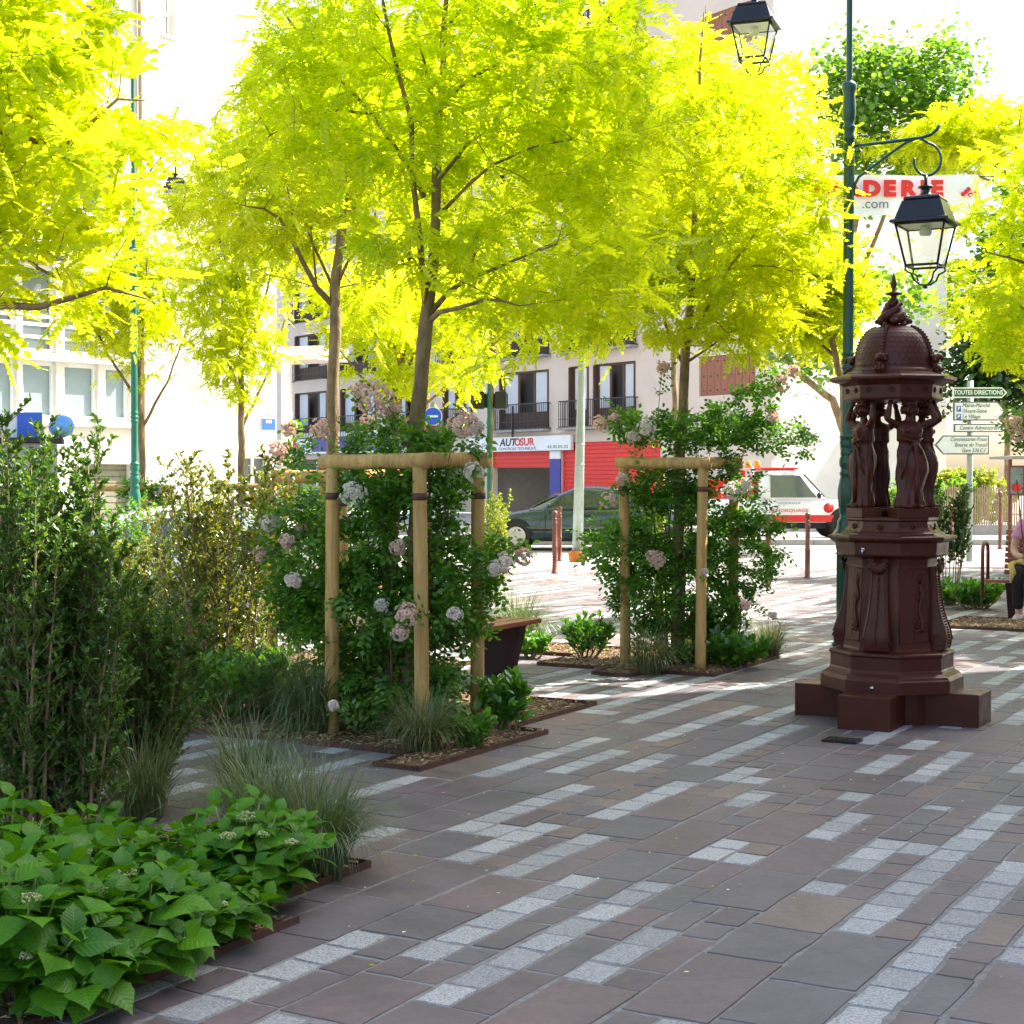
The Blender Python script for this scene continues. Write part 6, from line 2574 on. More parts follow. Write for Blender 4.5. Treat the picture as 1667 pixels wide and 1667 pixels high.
def guards_and_roses():
    c1 = Vector((-.62, 9.3, 0))
    guard('wooden frame of round poles around the nearest tree', c1, .305, 1.585, 0, 1, r=.042)
    Y = 9.3
    def w(px, py, Y_, R0, wh=0):
        return (tuple(W(px, py, Y_)), R0, wh)
    cl = [w(612, 650, 9.2, .105), w(590, 640, 9.3, .06), w(752, 692, 8.9, .08), w(773, 700, 9.0, .05, 1), w(525, 700, 9.4, .06), w(578, 805, 8.9, .07, 1), w(772, 770, 9.0, .05, 1), w(662, 1000, 8.75, .06), w(652, 1030, 8.75, .04), w(822, 915, 9.1, .05, 1),
          w(852, 907, 9.3, .048), w(805, 925, 9.1, .04, 1), w(622, 985, 9.1, .035, 1), w(740, 1000, 8.9, .04, 1), w(455, 735, 9.6, .06), w(475, 700, 9.8, .045), w(440, 850, 9.4, .05, 1), w(480, 945, 9.2, .045, 1), w(470, 880, 9.3, .04), w(650, 890, 9.0, .04),
          w(430, 900, 9.5, .045), w(545, 1145, 8.8, .02, 1), w(700, 950, 9.3, .03), w(495, 860, 9.5, .04), w(668, 715, 9.5, .05), w(640, 668, 9.4, .05)]
    bl = [BB(655, 880, Y + .1, .38, .30, .32), BB(600, 1000, Y + .1, .42, .34, .33), BB(725, 960, Y, .30, .36, .42), BB(660, 790, Y, .45, .42, .14), BB(650, 715, Y + .1, .38, .35, .10), BB(740, 725, Y, .18, .2, .08), BB(490, 900, Y + .1, .22, .3, .42), BB(790, 900, Y - .1, .09, .2, .16), BB(640, 1110, Y, .45, .4, .26), BB(700, 1150, Y - .1, .25, .3, .18), BB(500, 740, Y + .2, .12, .2, .1)]
    rose('climbing rose with pale pink clusters filling the nearest wooden frame', c1, 0, 1.5, .35, bl, 620, 9, 81, cl, .092)
    c2 = Vector((1.33, 12.66, 0))
    guard('wooden frame of round poles around the tree in the middle of the square', c2, .325, 1.60, 0, 2, r=.042)
    Y = 12.66
    cl = [w(1050, 700, 12.4, .075, 1), w(1270, 625, 12.6, .09), w(1290, 605, 12.6, .05), w(1068, 912, 12.2, .065), w(1190, 800, 12.2, .075, 1), w(1212, 790, 12.2, .05, 1), w(975, 690, 12.6, .055), w(990, 815, 12.4, .06), w(1000, 680, 12.6, .04), w(1030, 710, 12.5, .05, 1),
          w(1255, 680, 12.6, .05), w(1212, 985, 12.3, .04), w(1060, 905, 12.2, .04), w(1012, 780, 12.4, .04), w(1145, 930, 12.2, .02, 1), w(1255, 1000, 12.3, .025, 1), w(1078, 600, 12.6, .05)]
    bl = [BB(1090, 850, Y, .42, .4, .42), BB(1090, 960, Y, .48, .42, .35), BB(1200, 900, Y, .38, .35, .32), BB(1000, 890, Y, .28, .35, .30), BB(1120, 700, Y, .62, .4, .17), BB(1200, 690, Y, .40, .35, .18), BB(1060, 790, Y, .3, .3, .2), BB(1290, 720, Y, .22, .3, .12), BB(1240, 640, Y, .18, .25, .18), BB(1180, 780, Y, .3, .3, .2), BB(1240, 850, Y, .2, .25, .18), BB(1040, 690, Y, .3, .3, .12), BB(1090, 1040, Y, .3, .3, .2)]
    rose('climbing rose with white and pink clusters spilling over the frame of the middle tree', c2, 0, 1.5, .35, bl, 640, 9, 82, cl, .092)
    c3 = Vector((-1.37, 12.2, zg(-1.37, 12.2)))
    guard('wooden frame of round poles behind the nearest one, with a visible left post', c3, .33, 1.5, c3.z, 3)
    Y = 12.2
    cl = [w(455, 745, 12, .05), w(600, 690, 12.1, .06), w(1, 1, 1, 0)][:2]
    bl = [BB(540, 900, Y, .5, .4, .45), BB(480, 830, Y, .25, .3, .25), BB(540, 1000, Y, .5, .4, .3), BB(420, 880, Y, .18, .3, .35)]
    rose('climbing rose on the frame behind the nearest one', c3, c3.z, 1.3, .35, bl, 260, 8, 83, cl, .09)
    c4 = W(218, 900, 27)
    c4.z = zg(c4.x, c4.y)
    guard('small distant wooden tree frame behind the bright green lamp post', c4, .42, W(218, 795, 27).z, c4.z, 4, r=.05)
    c5 = W(415, 900, 25)
    c5.z = zg(c5.x, c5.y)
    guard('small distant wooden tree frame under the slim golden tree', c5, .42, W(415, 793, 25).z, c5.z, 5, r=.05)
    bl = [BB(250, 850, 27, .7, .4, .4), BB(235, 800, 26.6, .5, .4, .2)]
    rose('pale flowering rose bush on the distant frame by the green lamp post', c4, c4.z, .9, .4, bl, 90, 9, 84, [w(240, 820, 26.4, .12), w(255, 840, 26.4, .1), w(225, 780, 26.5, .1), w(262, 800, 26.5, .1, 1)], .16)
    # roses on the right edge
    c6 = W(1700, 900, 14.6)
    c6.z = 0
    bl = [BB(1665, 700, 14.6, .14, .3, .2), BB(1740, 800, 14.6, .3, .3, .5)]
    rose('climbing rose at the right edge with pink clusters above the bench', c6, 0, 1.6, .3, bl, 170, 8, 85, [w(1645, 690, 14.4, .08), w(1655, 710, 14.4, .07), ], .10)


guards_and_roses()


# ================================================================== BENCHES, PERSON
def bench_flat(label, end, L, ang_dir, z=0):
    T = thing('bench', label, 'bench', (end.x, end.y, z), math.atan2(ang_dir.y, ang_dir.x), 'red-brown slatted benches')
    for i in range(4):
        b = MB()
        b.box((-L / 2, -.20 + i * .135, .415), (L, .115, .035))
        b.build('slat', M_BENCH, T, bevel=.006)
    for x in (-.22, -L + .22):
        b = MB()
        v = [(x - .04, -.23, .395), (x + .04, -.23, .395), (x + .04, .24, .395), (x - .04, .24, .395), (x - .04, -.13, 0), (x + .04, -.13, 0), (x + .04, .14, 0), (x - .04, .14, 0)]
        b.add(v, [(0, 1, 2, 3), (7, 6, 5, 4), (0, 4, 5, 1), (1, 5, 6, 2), (2, 6, 7, 3), (3, 7, 4, 0)])
        b.build('leg', M_BENCHLEG, T, bevel=.005)
    return T


bench_flat('backless red-brown slatted bench half hidden behind the nearest frame', Vector((.0, 12.1, 0)), 1.8, UU)
q = W(600, 900, 16)
bench_flat('distant red-brown bench glimpsed through the roses of the nearest frame', Vector((q.x + .9, 16, 0)), 1.8, Vector((1, .1, 0)), -.02)


def bench_back():
    # left end near px 1603..1640; axis along V, faces -U
    c = W(1632, 1000, 16.9)
    org = Vector((c.x, c.y, 0))
    T = thing('bench', 'red-brown slatted bench with a backrest and a hooped arm, occupied by a seated person', 'bench', tuple(org), math.atan2(VV.y, VV.x), 'red-brown slatted benches')
    # local x = V (right, nearer), local y = U (back)
    L = 1.9
    for i in range(5):
        b = MB()
        b.box((L / 2 - .12, -.22 + i * .095, .40 - .006 * i), (L, .08, .032))
        b.build('slat', M_BENCH, T, bevel=.005)
    for i in range(8):
        b = MB()
        b.box((L / 2 - .08, .25 + .012 * i, .47 + i * .061), (L - .08, .028, .048))
        b.build('back_slat', M_BENCH, T, bevel=.005)
    for x in (.12, L - .4):
        b = MB()
        v = [(x - .05, -.2, .38), (x + .05, -.2, .38), (x + .05, .25, .38), (x - .05, .25, .38), (x - .05, -.06, 0), (x + .05, -.06, 0), (x + .05, .17, 0), (x - .05, .17, 0)]
        b.add(v, [(0, 1, 2, 3), (7, 6, 5, 4), (0, 4, 5, 1), (1, 5, 6, 2), (2, 6, 7, 3), (3, 7, 4, 0)])
        b.build('leg', M_BENCHLEG, T, bevel=.005)
        b = MB()
        b.tube([(x, .26, .36), (x, .29, .6), (x, .36, .93)], .018, 8)
        b.build('back_support', M_BENCHLEG, T)
    for x in (-.16, L - .06):
        b = MB()
        b.tube([(x, -.22, .24), (x, -.22, .70), (x, -.205, .755), (x, -.16, .79), (x, -.10, .80), (x, -.04, .79), (x, .005, .755), (x, .02, .70), (x, .02, .38)], .019, 12)
        b.build('arm_hoop', M_HOOP, T)
    return org


BORG = bench_back()


def skinmesh(name, verts, edges, rad, m, parent, sub=2):
    me = bpy.data.meshes.new(name)
    me.from_pydata([tuple(v) for v in verts], edges, [])
    o = bpy.data.objects.new(name, me)
    C.objects.link(o)
    o.parent = parent
    sk = o.modifiers.new('skin', 'SKIN')
    for i, r_ in enumerate(rad):
        d = me.skin_vertices[0].data[i]
        rr = r_ if hasattr(r_, '__len__') else (r_, r_)
        d.radius = rr
        d.use_root = (i == 0)
    sb = o.modifiers.new('sub', 'SUBSURF')
    sb.levels = sub
    sb.render_levels = sub
    me.materials.append(m)
    sk.use_smooth_shade = True
    return o


def person():
    # local: x = V (bench axis), y = U (back); person faces -y
    P = thing('person', 'person seated on the bench in a pink short-sleeved top, black trousers and pale shoes', 'person', (0, 0, 0), math.atan2(VV.y, VV.x))
    x0 = .33
    P.location = BORG + VV * x0
    hip = Vector((0, .10, .50))
    V_ = [hip, Vector((0, .12, .66)), Vector((0, .13, .82)), Vector((0, .11, .97)), Vector((0, .08, 1.06)), Vector((0, .05, 1.14)), Vector((0, .03, 1.21))]
    E = [(0, 1), (1, 2), (2, 3), (3, 4), (4, 5), (5, 6)]
    Rr = [(.14, .11), (.13, .10), (.13, .10), (.13, .09), (.055, .055), (.075, .085), (.065, .08)]
    def limb(path, rad, at):
        k = at
        for p, r_ in zip(path, rad):
            V_.append(Vector(p))
            Rr.append(r_)
            E.append((k, len(V_) - 1))
            k = len(V_) - 1
    for s in (-1, 1):
        limb([(s * .16, .10, .98), (s * .20, .04, .86), (s * .22, .0, .72), (s * .16, -.12, .67), (s * .07, -.22, .66)], [.05, .046, .04, .036, .026], 3)
        limb([(s * .09, .06, .49), (s * .10, -.15, .50), (s * .10, -.36, .50), (s * .09, -.39, .42), (s * .09, -.37, .25), (s * .09, -.35, .09), (s * .09, -.38, .05)], [.085, .078, .062, .056, .05, .034, .03], 0)
    body = skinmesh('body', V_, E, Rr, M_SKIN, P)
    # face details and hair
    b = MB()
    hc = Vector((0, .03, 1.19))
    b.ball((hc.x, hc.y + .018, hc.z + .02), .098, 20, 14, sc=(.92, 1.02, 1.05))
    for s in (-1, 1):
        b.ball((s * .075, .05, 1.14), .05, 12, 8, sc=(.6, .9, 1.3))
    b.build('hair', M_HAIR, P)
    b = MB()
    b.tube([(0, -.055, 1.19), (0, -.078, 1.17), (0, -.058, 1.162)], [.008, .012, .008], 8)
    for s in (-1, 1):
        b.ball((s * .03, -.05, 1.195), .009, 8, 6)
    b.tube([(-.022, -.052, 1.135), (0, -.058, 1.134), (.022, -.052, 1.135)], .006, 6)
    b.build('face', M_SKIN, P)
    # top
    Vt = [Vector((0, .11, .56)), Vector((0, .12, .68)), Vector((0, .13, .82)), Vector((0, .11, .97)), Vector((0, .085, 1.035))]
    Rt = [(.165, .125), (.16, .125), (.155, .12), (.145, .105), (.075, .075)]
    Et = [(0, 1), (1, 2), (2, 3), (3, 4)]
    for s in (-1, 1):
        Vt += [Vector((s * .155, .10, .99)), Vector((s * .195, .05, .87)), Vector((s * .205, .03, .82))]
        Rt += [.072, .068, .070]
        k = len(Vt)
        Et += [(3, k - 3), (k - 3, k - 2), (k - 2, k - 1)]
    skinmesh('shirt', Vt, Et, Rt, M_PINK, P)
    Vt = [Vector((0, .09, .50))]
    Rt = [(.17, .13)]
    Et = []
    for s in (-1, 1):
        pts = [(s * .09, .05, .50), (s * .10, -.15, .505), (s * .10, -.37, .505), (s * .09, -.405, .42), (s * .09, -.38, .26), (s * .09, -.36, .12)]
        k = 0
        for p, r_ in zip(pts, [.10, .092, .076, .068, .064, .058]):
            Vt.append(Vector(p))
            Rt.append(r_)
            Et.append((k, len(Vt) - 1))
            k = len(Vt) - 1
    skinmesh('trousers', Vt, Et, Rt, M_BLKCL, P)
    for s in (-1, 1):
        b = MB()
        b.tube([(s * .09, -.30, .04), (s * .09, -.36, .045), (s * .09, -.44, .035), (s * .092, -.50, .025), (s * .095, -.53, .018)], [.032, .042, .040, .034, .014], 14)
        b.build('shoe', M_SHOE, P)
    for s in (-1, 1):      # hands with fingers resting on the bag
        b = MB()
        c = Vector((s * .07, -.22, .665))
        b.ball(tuple(c + Vector((-s * .02, -.02, 0))), .036, 12, 8, sc=(1.1, 1, .5))
        for j in range(4):
            p = c + Vector((-s * (.03 + .002 * j), -.045 + j * .019, .0))
            b.tube([p, p + Vector((-s * .03, -.006, .004)), p + Vector((-s * .05, -.006, -.012))], [.0095, .009, .006], 8)
        b.tube([c + Vector((0, -.035, 0)), c + Vector((-s * .01, -.065, .006)), c + Vector((-s * .025, -.08, 0))], [.011, .010, .007], 8)
        b.build('hand', M_SKIN, P)
    Bg = thing('handbag', 'crumpled yellow cloth bag on the lap of the seated person', 'bag', tuple(P.location), math.atan2(VV.y, VV.x))
    b = MB()
    b.lathe([(.02, .565), (.12, .57), (.16, .585), (.15, .615), (.11, .64), (.03, .645)], 26, (0, -.20, 0), sy=.75, mod=lambda a, z: 1 + .10 * math.sin(a * 5 + z * 60) + .05 * math.sin(a * 11))
    b.build('bag_body', M_YELL, Bg)
    b = MB()
    b.tube([(-.15, -.26, .60), (-.17, -.36, .58), (-.13, -.43, .50), (-.15, -.45, .40)], [.025, .032, .032, .012], 12)
    b.build('bag_flap', M_YELL, Bg)


person()


# ================================================================== SIGNS
def direction_sign():
    Y = 28.0
    base = W(1578, 877, Y)
    base.z = 0
    T = thing('sign_post', 'green and pink direction sign post with four arrow boards across the square', 'sign post', tuple(base))
    b = MB()
    b.tube([base, Vector((base.x, Y, W(1578, 620, Y).z))], .055, 12)
    b.build('post', M_GALV, T, world=True)
    def board(x0, x1, y0, y1, left, m, lab, border):
        z0, z1 = W(1578, y1, Y).z, W(1578, y0, Y).z
        X0, X1 = W(x0, 700, Y).x, W(x1, 700, Y).x
        tip = (z1 - z0) * (.45 if (z1 - z0) > .25 else .5)
        yy = Y - .08
        def prof(e):
            if not left:
                return [(X0 + e, z0 + e), (X1 - tip - e * .2, z0 + e), (X1 - e * 1.5, (z0 + z1) / 2), (X1 - tip - e * .2, z1 - e), (X0 + e, z1 - e)]
            return [(X1 - e, z0 + e), (X1 - e, z1 - e), (X0 + tip + e * .2, z1 - e), (X0 + e * 1.5, (z0 + z1) / 2), (X0 + tip + e * .2, z0 + e)]
        def slab(pr, y0_, y1_):
            n = len(pr)
            v = [(p[0], y0_, p[1]) for p in pr] + [(p[0], y1_, p[1]) for p in pr]
            f = [tuple(range(n)), tuple(range(2 * n - 1, n - 1, -1))] + [(i, (i + 1) % n, n + (i + 1) % n, n + i)[::-1] for i in range(n)]
            return v, f
        b = MB()
        v, f = slab(prof(0), yy, yy + .05)
        b.add(v, f)
        bd = b.build('arrow_board', border, T, world=True, label=lab)
        b = MB()
        v, f = slab(prof(.022), yy - .004, yy - .001)
        b.add(v, f)
        b.build('face', m, bd, world=True)
        return yy, z0, z1, X0, X1, bd
    Rv = Vector((1, 0, 0))
    yy, z0, z1, X0, X1, bd = board(1549, 1637, 631, 648, False, M_SIGNG, 'green arrow board', M_WHITE)
    text_obj('lettering', 'TOUTES DIRECTIONS', .105, M_WHITE, ((X0 + X1) / 2 - .03, yy - .006, (z0 + z1) / 2), Rv, bd, bold=.002, sx=.84)
    yy, z0, z1, X0, X1, bd = board(1550, 1635, 654, 685, False, M_SIGNW, 'white arrow board with two parking symbols', M_GREY)
    h3 = (z1 - z0) / 3.4
    zc = (z0 + z1) / 2
    for i, s in enumerate(('Mairie-Marché', "l'Avant-Seine", 'Le Village')):
        text_obj('lettering', s, .10, M_GREY, (X0 + .15, yy - .006, zc + h3 * (1 - i)), Rv, bd, shear=.25, align='LEFT', sx=.82)
    b = MB()
    for i in (0.6, 2.0):
        b.box((X0 + .09, yy - .0065, zc + h3 * (1 - i)), (.08, .004, .10))
    b.build('parking_symbol', M_LBLUE, bd, world=True)
    for i in (0.6, 2.0):
        text_obj('lettering', 'P', .09, M_WHITE, (X0 + .09, yy - .010, zc + h3 * (1 - i)), Rv, bd, bold=.002)
    yy, z0, z1, X0, X1, bd = board(1551, 1637, 690, 704, False, M_SIGNW, 'narrow white arrow board', M_GREY)
    text_obj('lettering', 'Centre Administratif', .095, M_GREY, ((X0 + X1) / 2 - .02, yy - .006, (z0 + z1) / 2), Rv, bd, shear=.25, sx=.88)
    yy, z0, z1, X0, X1, bd = board(1520, 1608, 709, 740, True, M_SIGNW, 'white arrow board pointing left', M_GREY)
    zc = (z0 + z1) / 2
    for i, s in enumerate(('Commissariat-Poste', 'Bourse du Travail', 'Gare S.N.C.F.')):
        text_obj('lettering', s, .098, M_GREY, (X1 - .04, yy - .006, zc + h3 * (1 - i)), Rv, bd, shear=.25, align='RIGHT', sx=.80)


direction_sign()


def round_signs():
    Y = 23
    base = W(705, 900, Y)
    base.z = zg(base.x, Y)
    T = thing('road_sign', 'pair of round blue and red road signs behind the nearest trunk', 'road sign', tuple(base))
    b = MB()
    b.tube([base, Vector((base.x, Y, W(705, 655, Y).z))], .03, 10)
    b.build('post', M_GALV, T, world=True)
    c = W(705, 678, Y)
    def disc(c, r0, m, off, nm):
        b = MB()
        pts = [(c.x + r0 * math.cos(a), c.z + r0 * math.sin(a)) for a in [2 * math.pi * i / 32 for i in range(32)]]
        n = 32
        v = [(p[0], Y - .06 - off, p[1]) for p in pts] + [(p[0], Y - .05 - off, p[1]) for p in pts]
        b.add(v, [tuple(range(n)), tuple(range(2 * n - 1, n - 1, -1))] + [(i, n + i, n + (i + 1) % n, (i + 1) % n) for i in range(n)])
        return b.build(nm, m, T, world=True)
    disc(c, .135, M_WHITE, 0, 'disc_rim')
    disc(c, .122, M_LBLUE, .012, 'blue_disc')
    b = MB()
    b.box((c.x, Y - .078, c.z), (.15, .006, .03))
    b.build('white_bar', M_WHITE, T, world=True)
    c = W(705, 708, Y)
    disc(c, .135, M_REDP, 0, 'red_rim')
    disc(c, .105, M_BLUE, .012, 'blue_field')
    for s in (-1, 1):
        b = MB()
        b.box((c.x, Y - .078 - .003 * (s > 0), c.z), (.21, .004, .024), M=Matrix.Rotation(s * math.pi / 4, 3, 'Y'))
        b.build('red_bar', M_REDP, T, world=True)


round_signs()


def banner():
    Y = 30.0
    xl, xr = W(1195, 300, Y), W(1592, 300, Y)
    T = thing('banner', 'white banner with red lettering hung across the street behind the lantern', 'banner', (0.5 * (xl.x + xr.x), Y, W(1400, 315, Y).z))
    n = 40
    vs_, f = [], []
    for k in range(2):
        for j in range(2):
            for i in range(n + 1):
                t = i / n
                px = 1195 + (1592 - 1195) * t
                sag = 6 * math.sin(t * math.pi)
                top = 281 + 4 * t + sag * .3
                bot = 345 + 0 * t + sag
                p = W(px, top if j else bot, Y)
                p.y += .05 * math.sin(t * 17 + j) + k * .006
                vs_.append(tuple(p))
    def q(k, j, i):
        return (k * 2 + j) * (n + 1) + i
    for i in range(n):
        f.append((q(0, 0, i), q(0, 0, i + 1), q(0, 1, i + 1), q(0, 1, i)))
        f.append((q(1, 0, i + 1), q(1, 0, i), q(1, 1, i), q(1, 1, i + 1)))
    b = MB()
    b.add(vs_, f, 0, True)
    b.build('cloth', M_SIGNW, T, world=True)
    Rv = Vector((1, 0, 0))
    for ch, px in (('B', 1330), ('R', 1359), ('A', 1387), ('D', 1419), ('E', 1448), ('R', 1478), ('I', 1503), ('E', 1525)):
        text_obj('lettering', ch, .38, M_REDP, W(px, 308, Y - .1), Rv, T, bold=.028, sx=1.12)
    text_obj('lettering', '.com', .26, M_GREY, W(1425, 332, Y - .1), Rv, T)
    b = MB()
    for (x, y) in ((1573, 312), (1580, 317), (1587, 313), (1577, 308), (1568, 316)):
        c = W(x, y, Y - .1)
        b.ball(tuple(c), .045, 8, 6, sc=(1, .2, 1))
    b.build('red_motif', M_REDP, T, world=True)
    b = MB()
    a0 = W(1195, 283, Y); a1 = W(900, 240, 48)
    c0 = W(1592, 287, Y); c1 = W(1800, 290, Y + 3)
    b.tube([a1, a0], .012, 5)
    b.tube([c0, c1], .012, 5)
    b.build('rope', M_IRON, T, world=True)


banner()


# ================================================================== VEHICLES
def vehicle(name, label, cat, loc, rz, body, green, L, wd, mats, wheels, wr=.30, side_windows=(), windscreens=(), extras=None):
    """body: list of (x, zbottom, zbelt, halfwidth); green: list of (x, ztop, halfwidth_top); x forward"""
    T = thing(name, label, cat, tuple(loc), rz)
    def loft(secs, close=True):
        n = len(secs[0])
        vs_ = [p for s in secs for p in s]
        f = []
        for i in range(len(secs) - 1):
            for k in range(n):
                k2 = (k + 1) % n
                f.append((i * n + k, i * n + k2, (i + 1) * n + k2, (i + 1) * n + k))
        f.append(tuple(range(n))[::-1])
        f.append(tuple((len(secs) - 1) * n + k for k in range(n)))
        return vs_, f
    secs = []
    for (x, zb, zt, hw) in body:
        h_ = zt - zb
        c = .06
        secs.append([(x, -hw * .9, zb), (x, -hw * .985, zb + h_ * .12), (x, -hw, zb + h_ * .45), (x, -hw * .985, zb + h_ * .72), (x, -hw * .95, zb + h_ * .93), (x, -hw * .88, zt), (x, -hw * .4, zt + .02), (x, hw * .4, zt + .02), (x, hw * .88, zt), (x, hw * .95, zb + h_ * .93), (x, hw * .985, zb + h_ * .72), (x, hw, zb + h_ * .45), (x, hw * .985, zb + h_ * .12), (x, hw * .9, zb)][::-1])
    b = MB()
    v, f = loft(secs)
    b.add(v, f, 0, True)
    o = b.build('body', mats['body'], T)
    # greenhouse
    secs = []
    for (x, zb, zt, hb, ht) in green:
        secs.append([(x, -hb, zb), (x, -hb + (hb - ht) * .5, (zb + zt) / 2), (x, -ht, zt - .05), (x, -ht * .9, zt - .01), (x, -ht * .5, zt + .005), (x, ht * .5, zt + .005), (x, ht * .9, zt - .01), (x, ht, zt - .05), (x, hb - (hb - ht) * .5, (zb + zt) / 2), (x, hb, zb)][::-1])
    b = MB()
    v, f = loft(secs)
    b.add(v, f, 0, True)
    b.build('cabin', mats['cabin'], T)
    zb0 = green[0][1]
    hb0, ht0 = max(g_[3] for g_ in green), max(g_[4] for g_ in green)
    ztm = max(g_[2] for g_ in green)
    for s in (-1, 1):
        for poly in side_windows:
            v = []
            for (x, z) in poly:
                t = max(0, min(1, (z - zb0) / (ztm - .05 - zb0)))
                yy = hb0 + (ht0 - hb0) * t + .012
                v.append((x, s * yy, z))
            n = len(v)
            v2 = [(p[0], p[1] - s * .02, p[2]) for p in v]
            b = MB()
            b.add(v + v2, [tuple(range(n)) if s < 0 else tuple(range(n))[::-1], tuple(range(n, 2 * n))[::-1] if s < 0 else tuple(range(n, 2 * n))] + [(i, (i + 1) % n, n + (i + 1) % n, n + i) for i in range(n)])
            b.build('side_window', mats['glass'], T)
    for (x0, z0, x1, z1, w0, w1) in windscreens:
        d = Vector((x1 - x0, 0, z1 - z0)).normalized()
        nrm = Vector((d.z, 0, -d.x)) * (1 if (x0 > x1) else -1)
        if nrm.z < 0:
            nrm = -nrm
        o_ = nrm * .014
        b = MB()
        b.add([(x0 + o_.x, -w0, z0 + o_.z), (x0 + o_.x, w0, z0 + o_.z), (x1 + o_.x, w1, z1 + o_.z), (x1 + o_.x, -w1, z1 + o_.z), (x0 - o_.x, -w0, z0 - o_.z), (x0 - o_.x, w0, z0 - o_.z), (x1 - o_.x, w1, z1 - o_.z), (x1 - o_.x, -w1, z1 - o_.z)], [(0, 1, 2, 3), (7, 6, 5, 4), (0, 4, 5, 1), (1, 5, 6, 2), (2, 6, 7, 3), (3, 7, 4, 0)])
        b.build('windscreen', mats['glass'], T)
    hw = max(s_[3] for s_ in body)
    for x in wheels:
        for s in (-1, 1):
            b = MB()      # arch
            pts = [(x + (wr + .055) * math.cos(a), s * (hw * .985 + .004), wr + .02 + (wr + .055) * math.sin(a)) for a in [math.pi * i / 14 for i in range(15)]]
            vv_ = pts + [(p[0], s * (hw - .12), p[2]) for p in pts]
            ff = [tuple(range(15)) if s < 0 else tuple(range(15))[::-1]] + [(i, i + 1, 15 + i + 1, 15 + i) for i in range(14)]
            b.add(vv_, ff)
            b.build('wheel_arch', M_TYRE, T)
            b = MB()
            prof = [(wr * .66, -.09), (wr * .92, -.10), (wr, -.07), (wr, .07), (wr * .92, .10), (wr * .66, .09)]
            b.lathe(prof, 28)
            b.transform(Matrix.Translation((x, s * (hw - .085), wr)) @ Matrix.Rotation(math.pi / 2, 4, 'X'))
            w_ = b.build('wheel', M_TYRE, T)
            b = MB()
            b.lathe([(wr * .67, 0), (wr * .66, .012), (wr * .5, .004), (wr * .2, .012), (wr * .05, .02)], 24, cap=False)
            for k in range(7):
                a = k * 2 * math.pi / 7
                b.box((wr * .40 * math.cos(a), wr * .40 * math.sin(a), .016), (wr * .42, wr * .10, .012), a)
            sgn = 1 if s < 0 else -1
            b.transform(Matrix.Translation((x, s * (hw + .012), wr)) @ Matrix.Rotation(sgn * math.pi / 2, 4, 'X'))
            b.build('rim', mats.get('hub', M_HUB), w_)
    if extras:
        extras(T, hw)
    return T


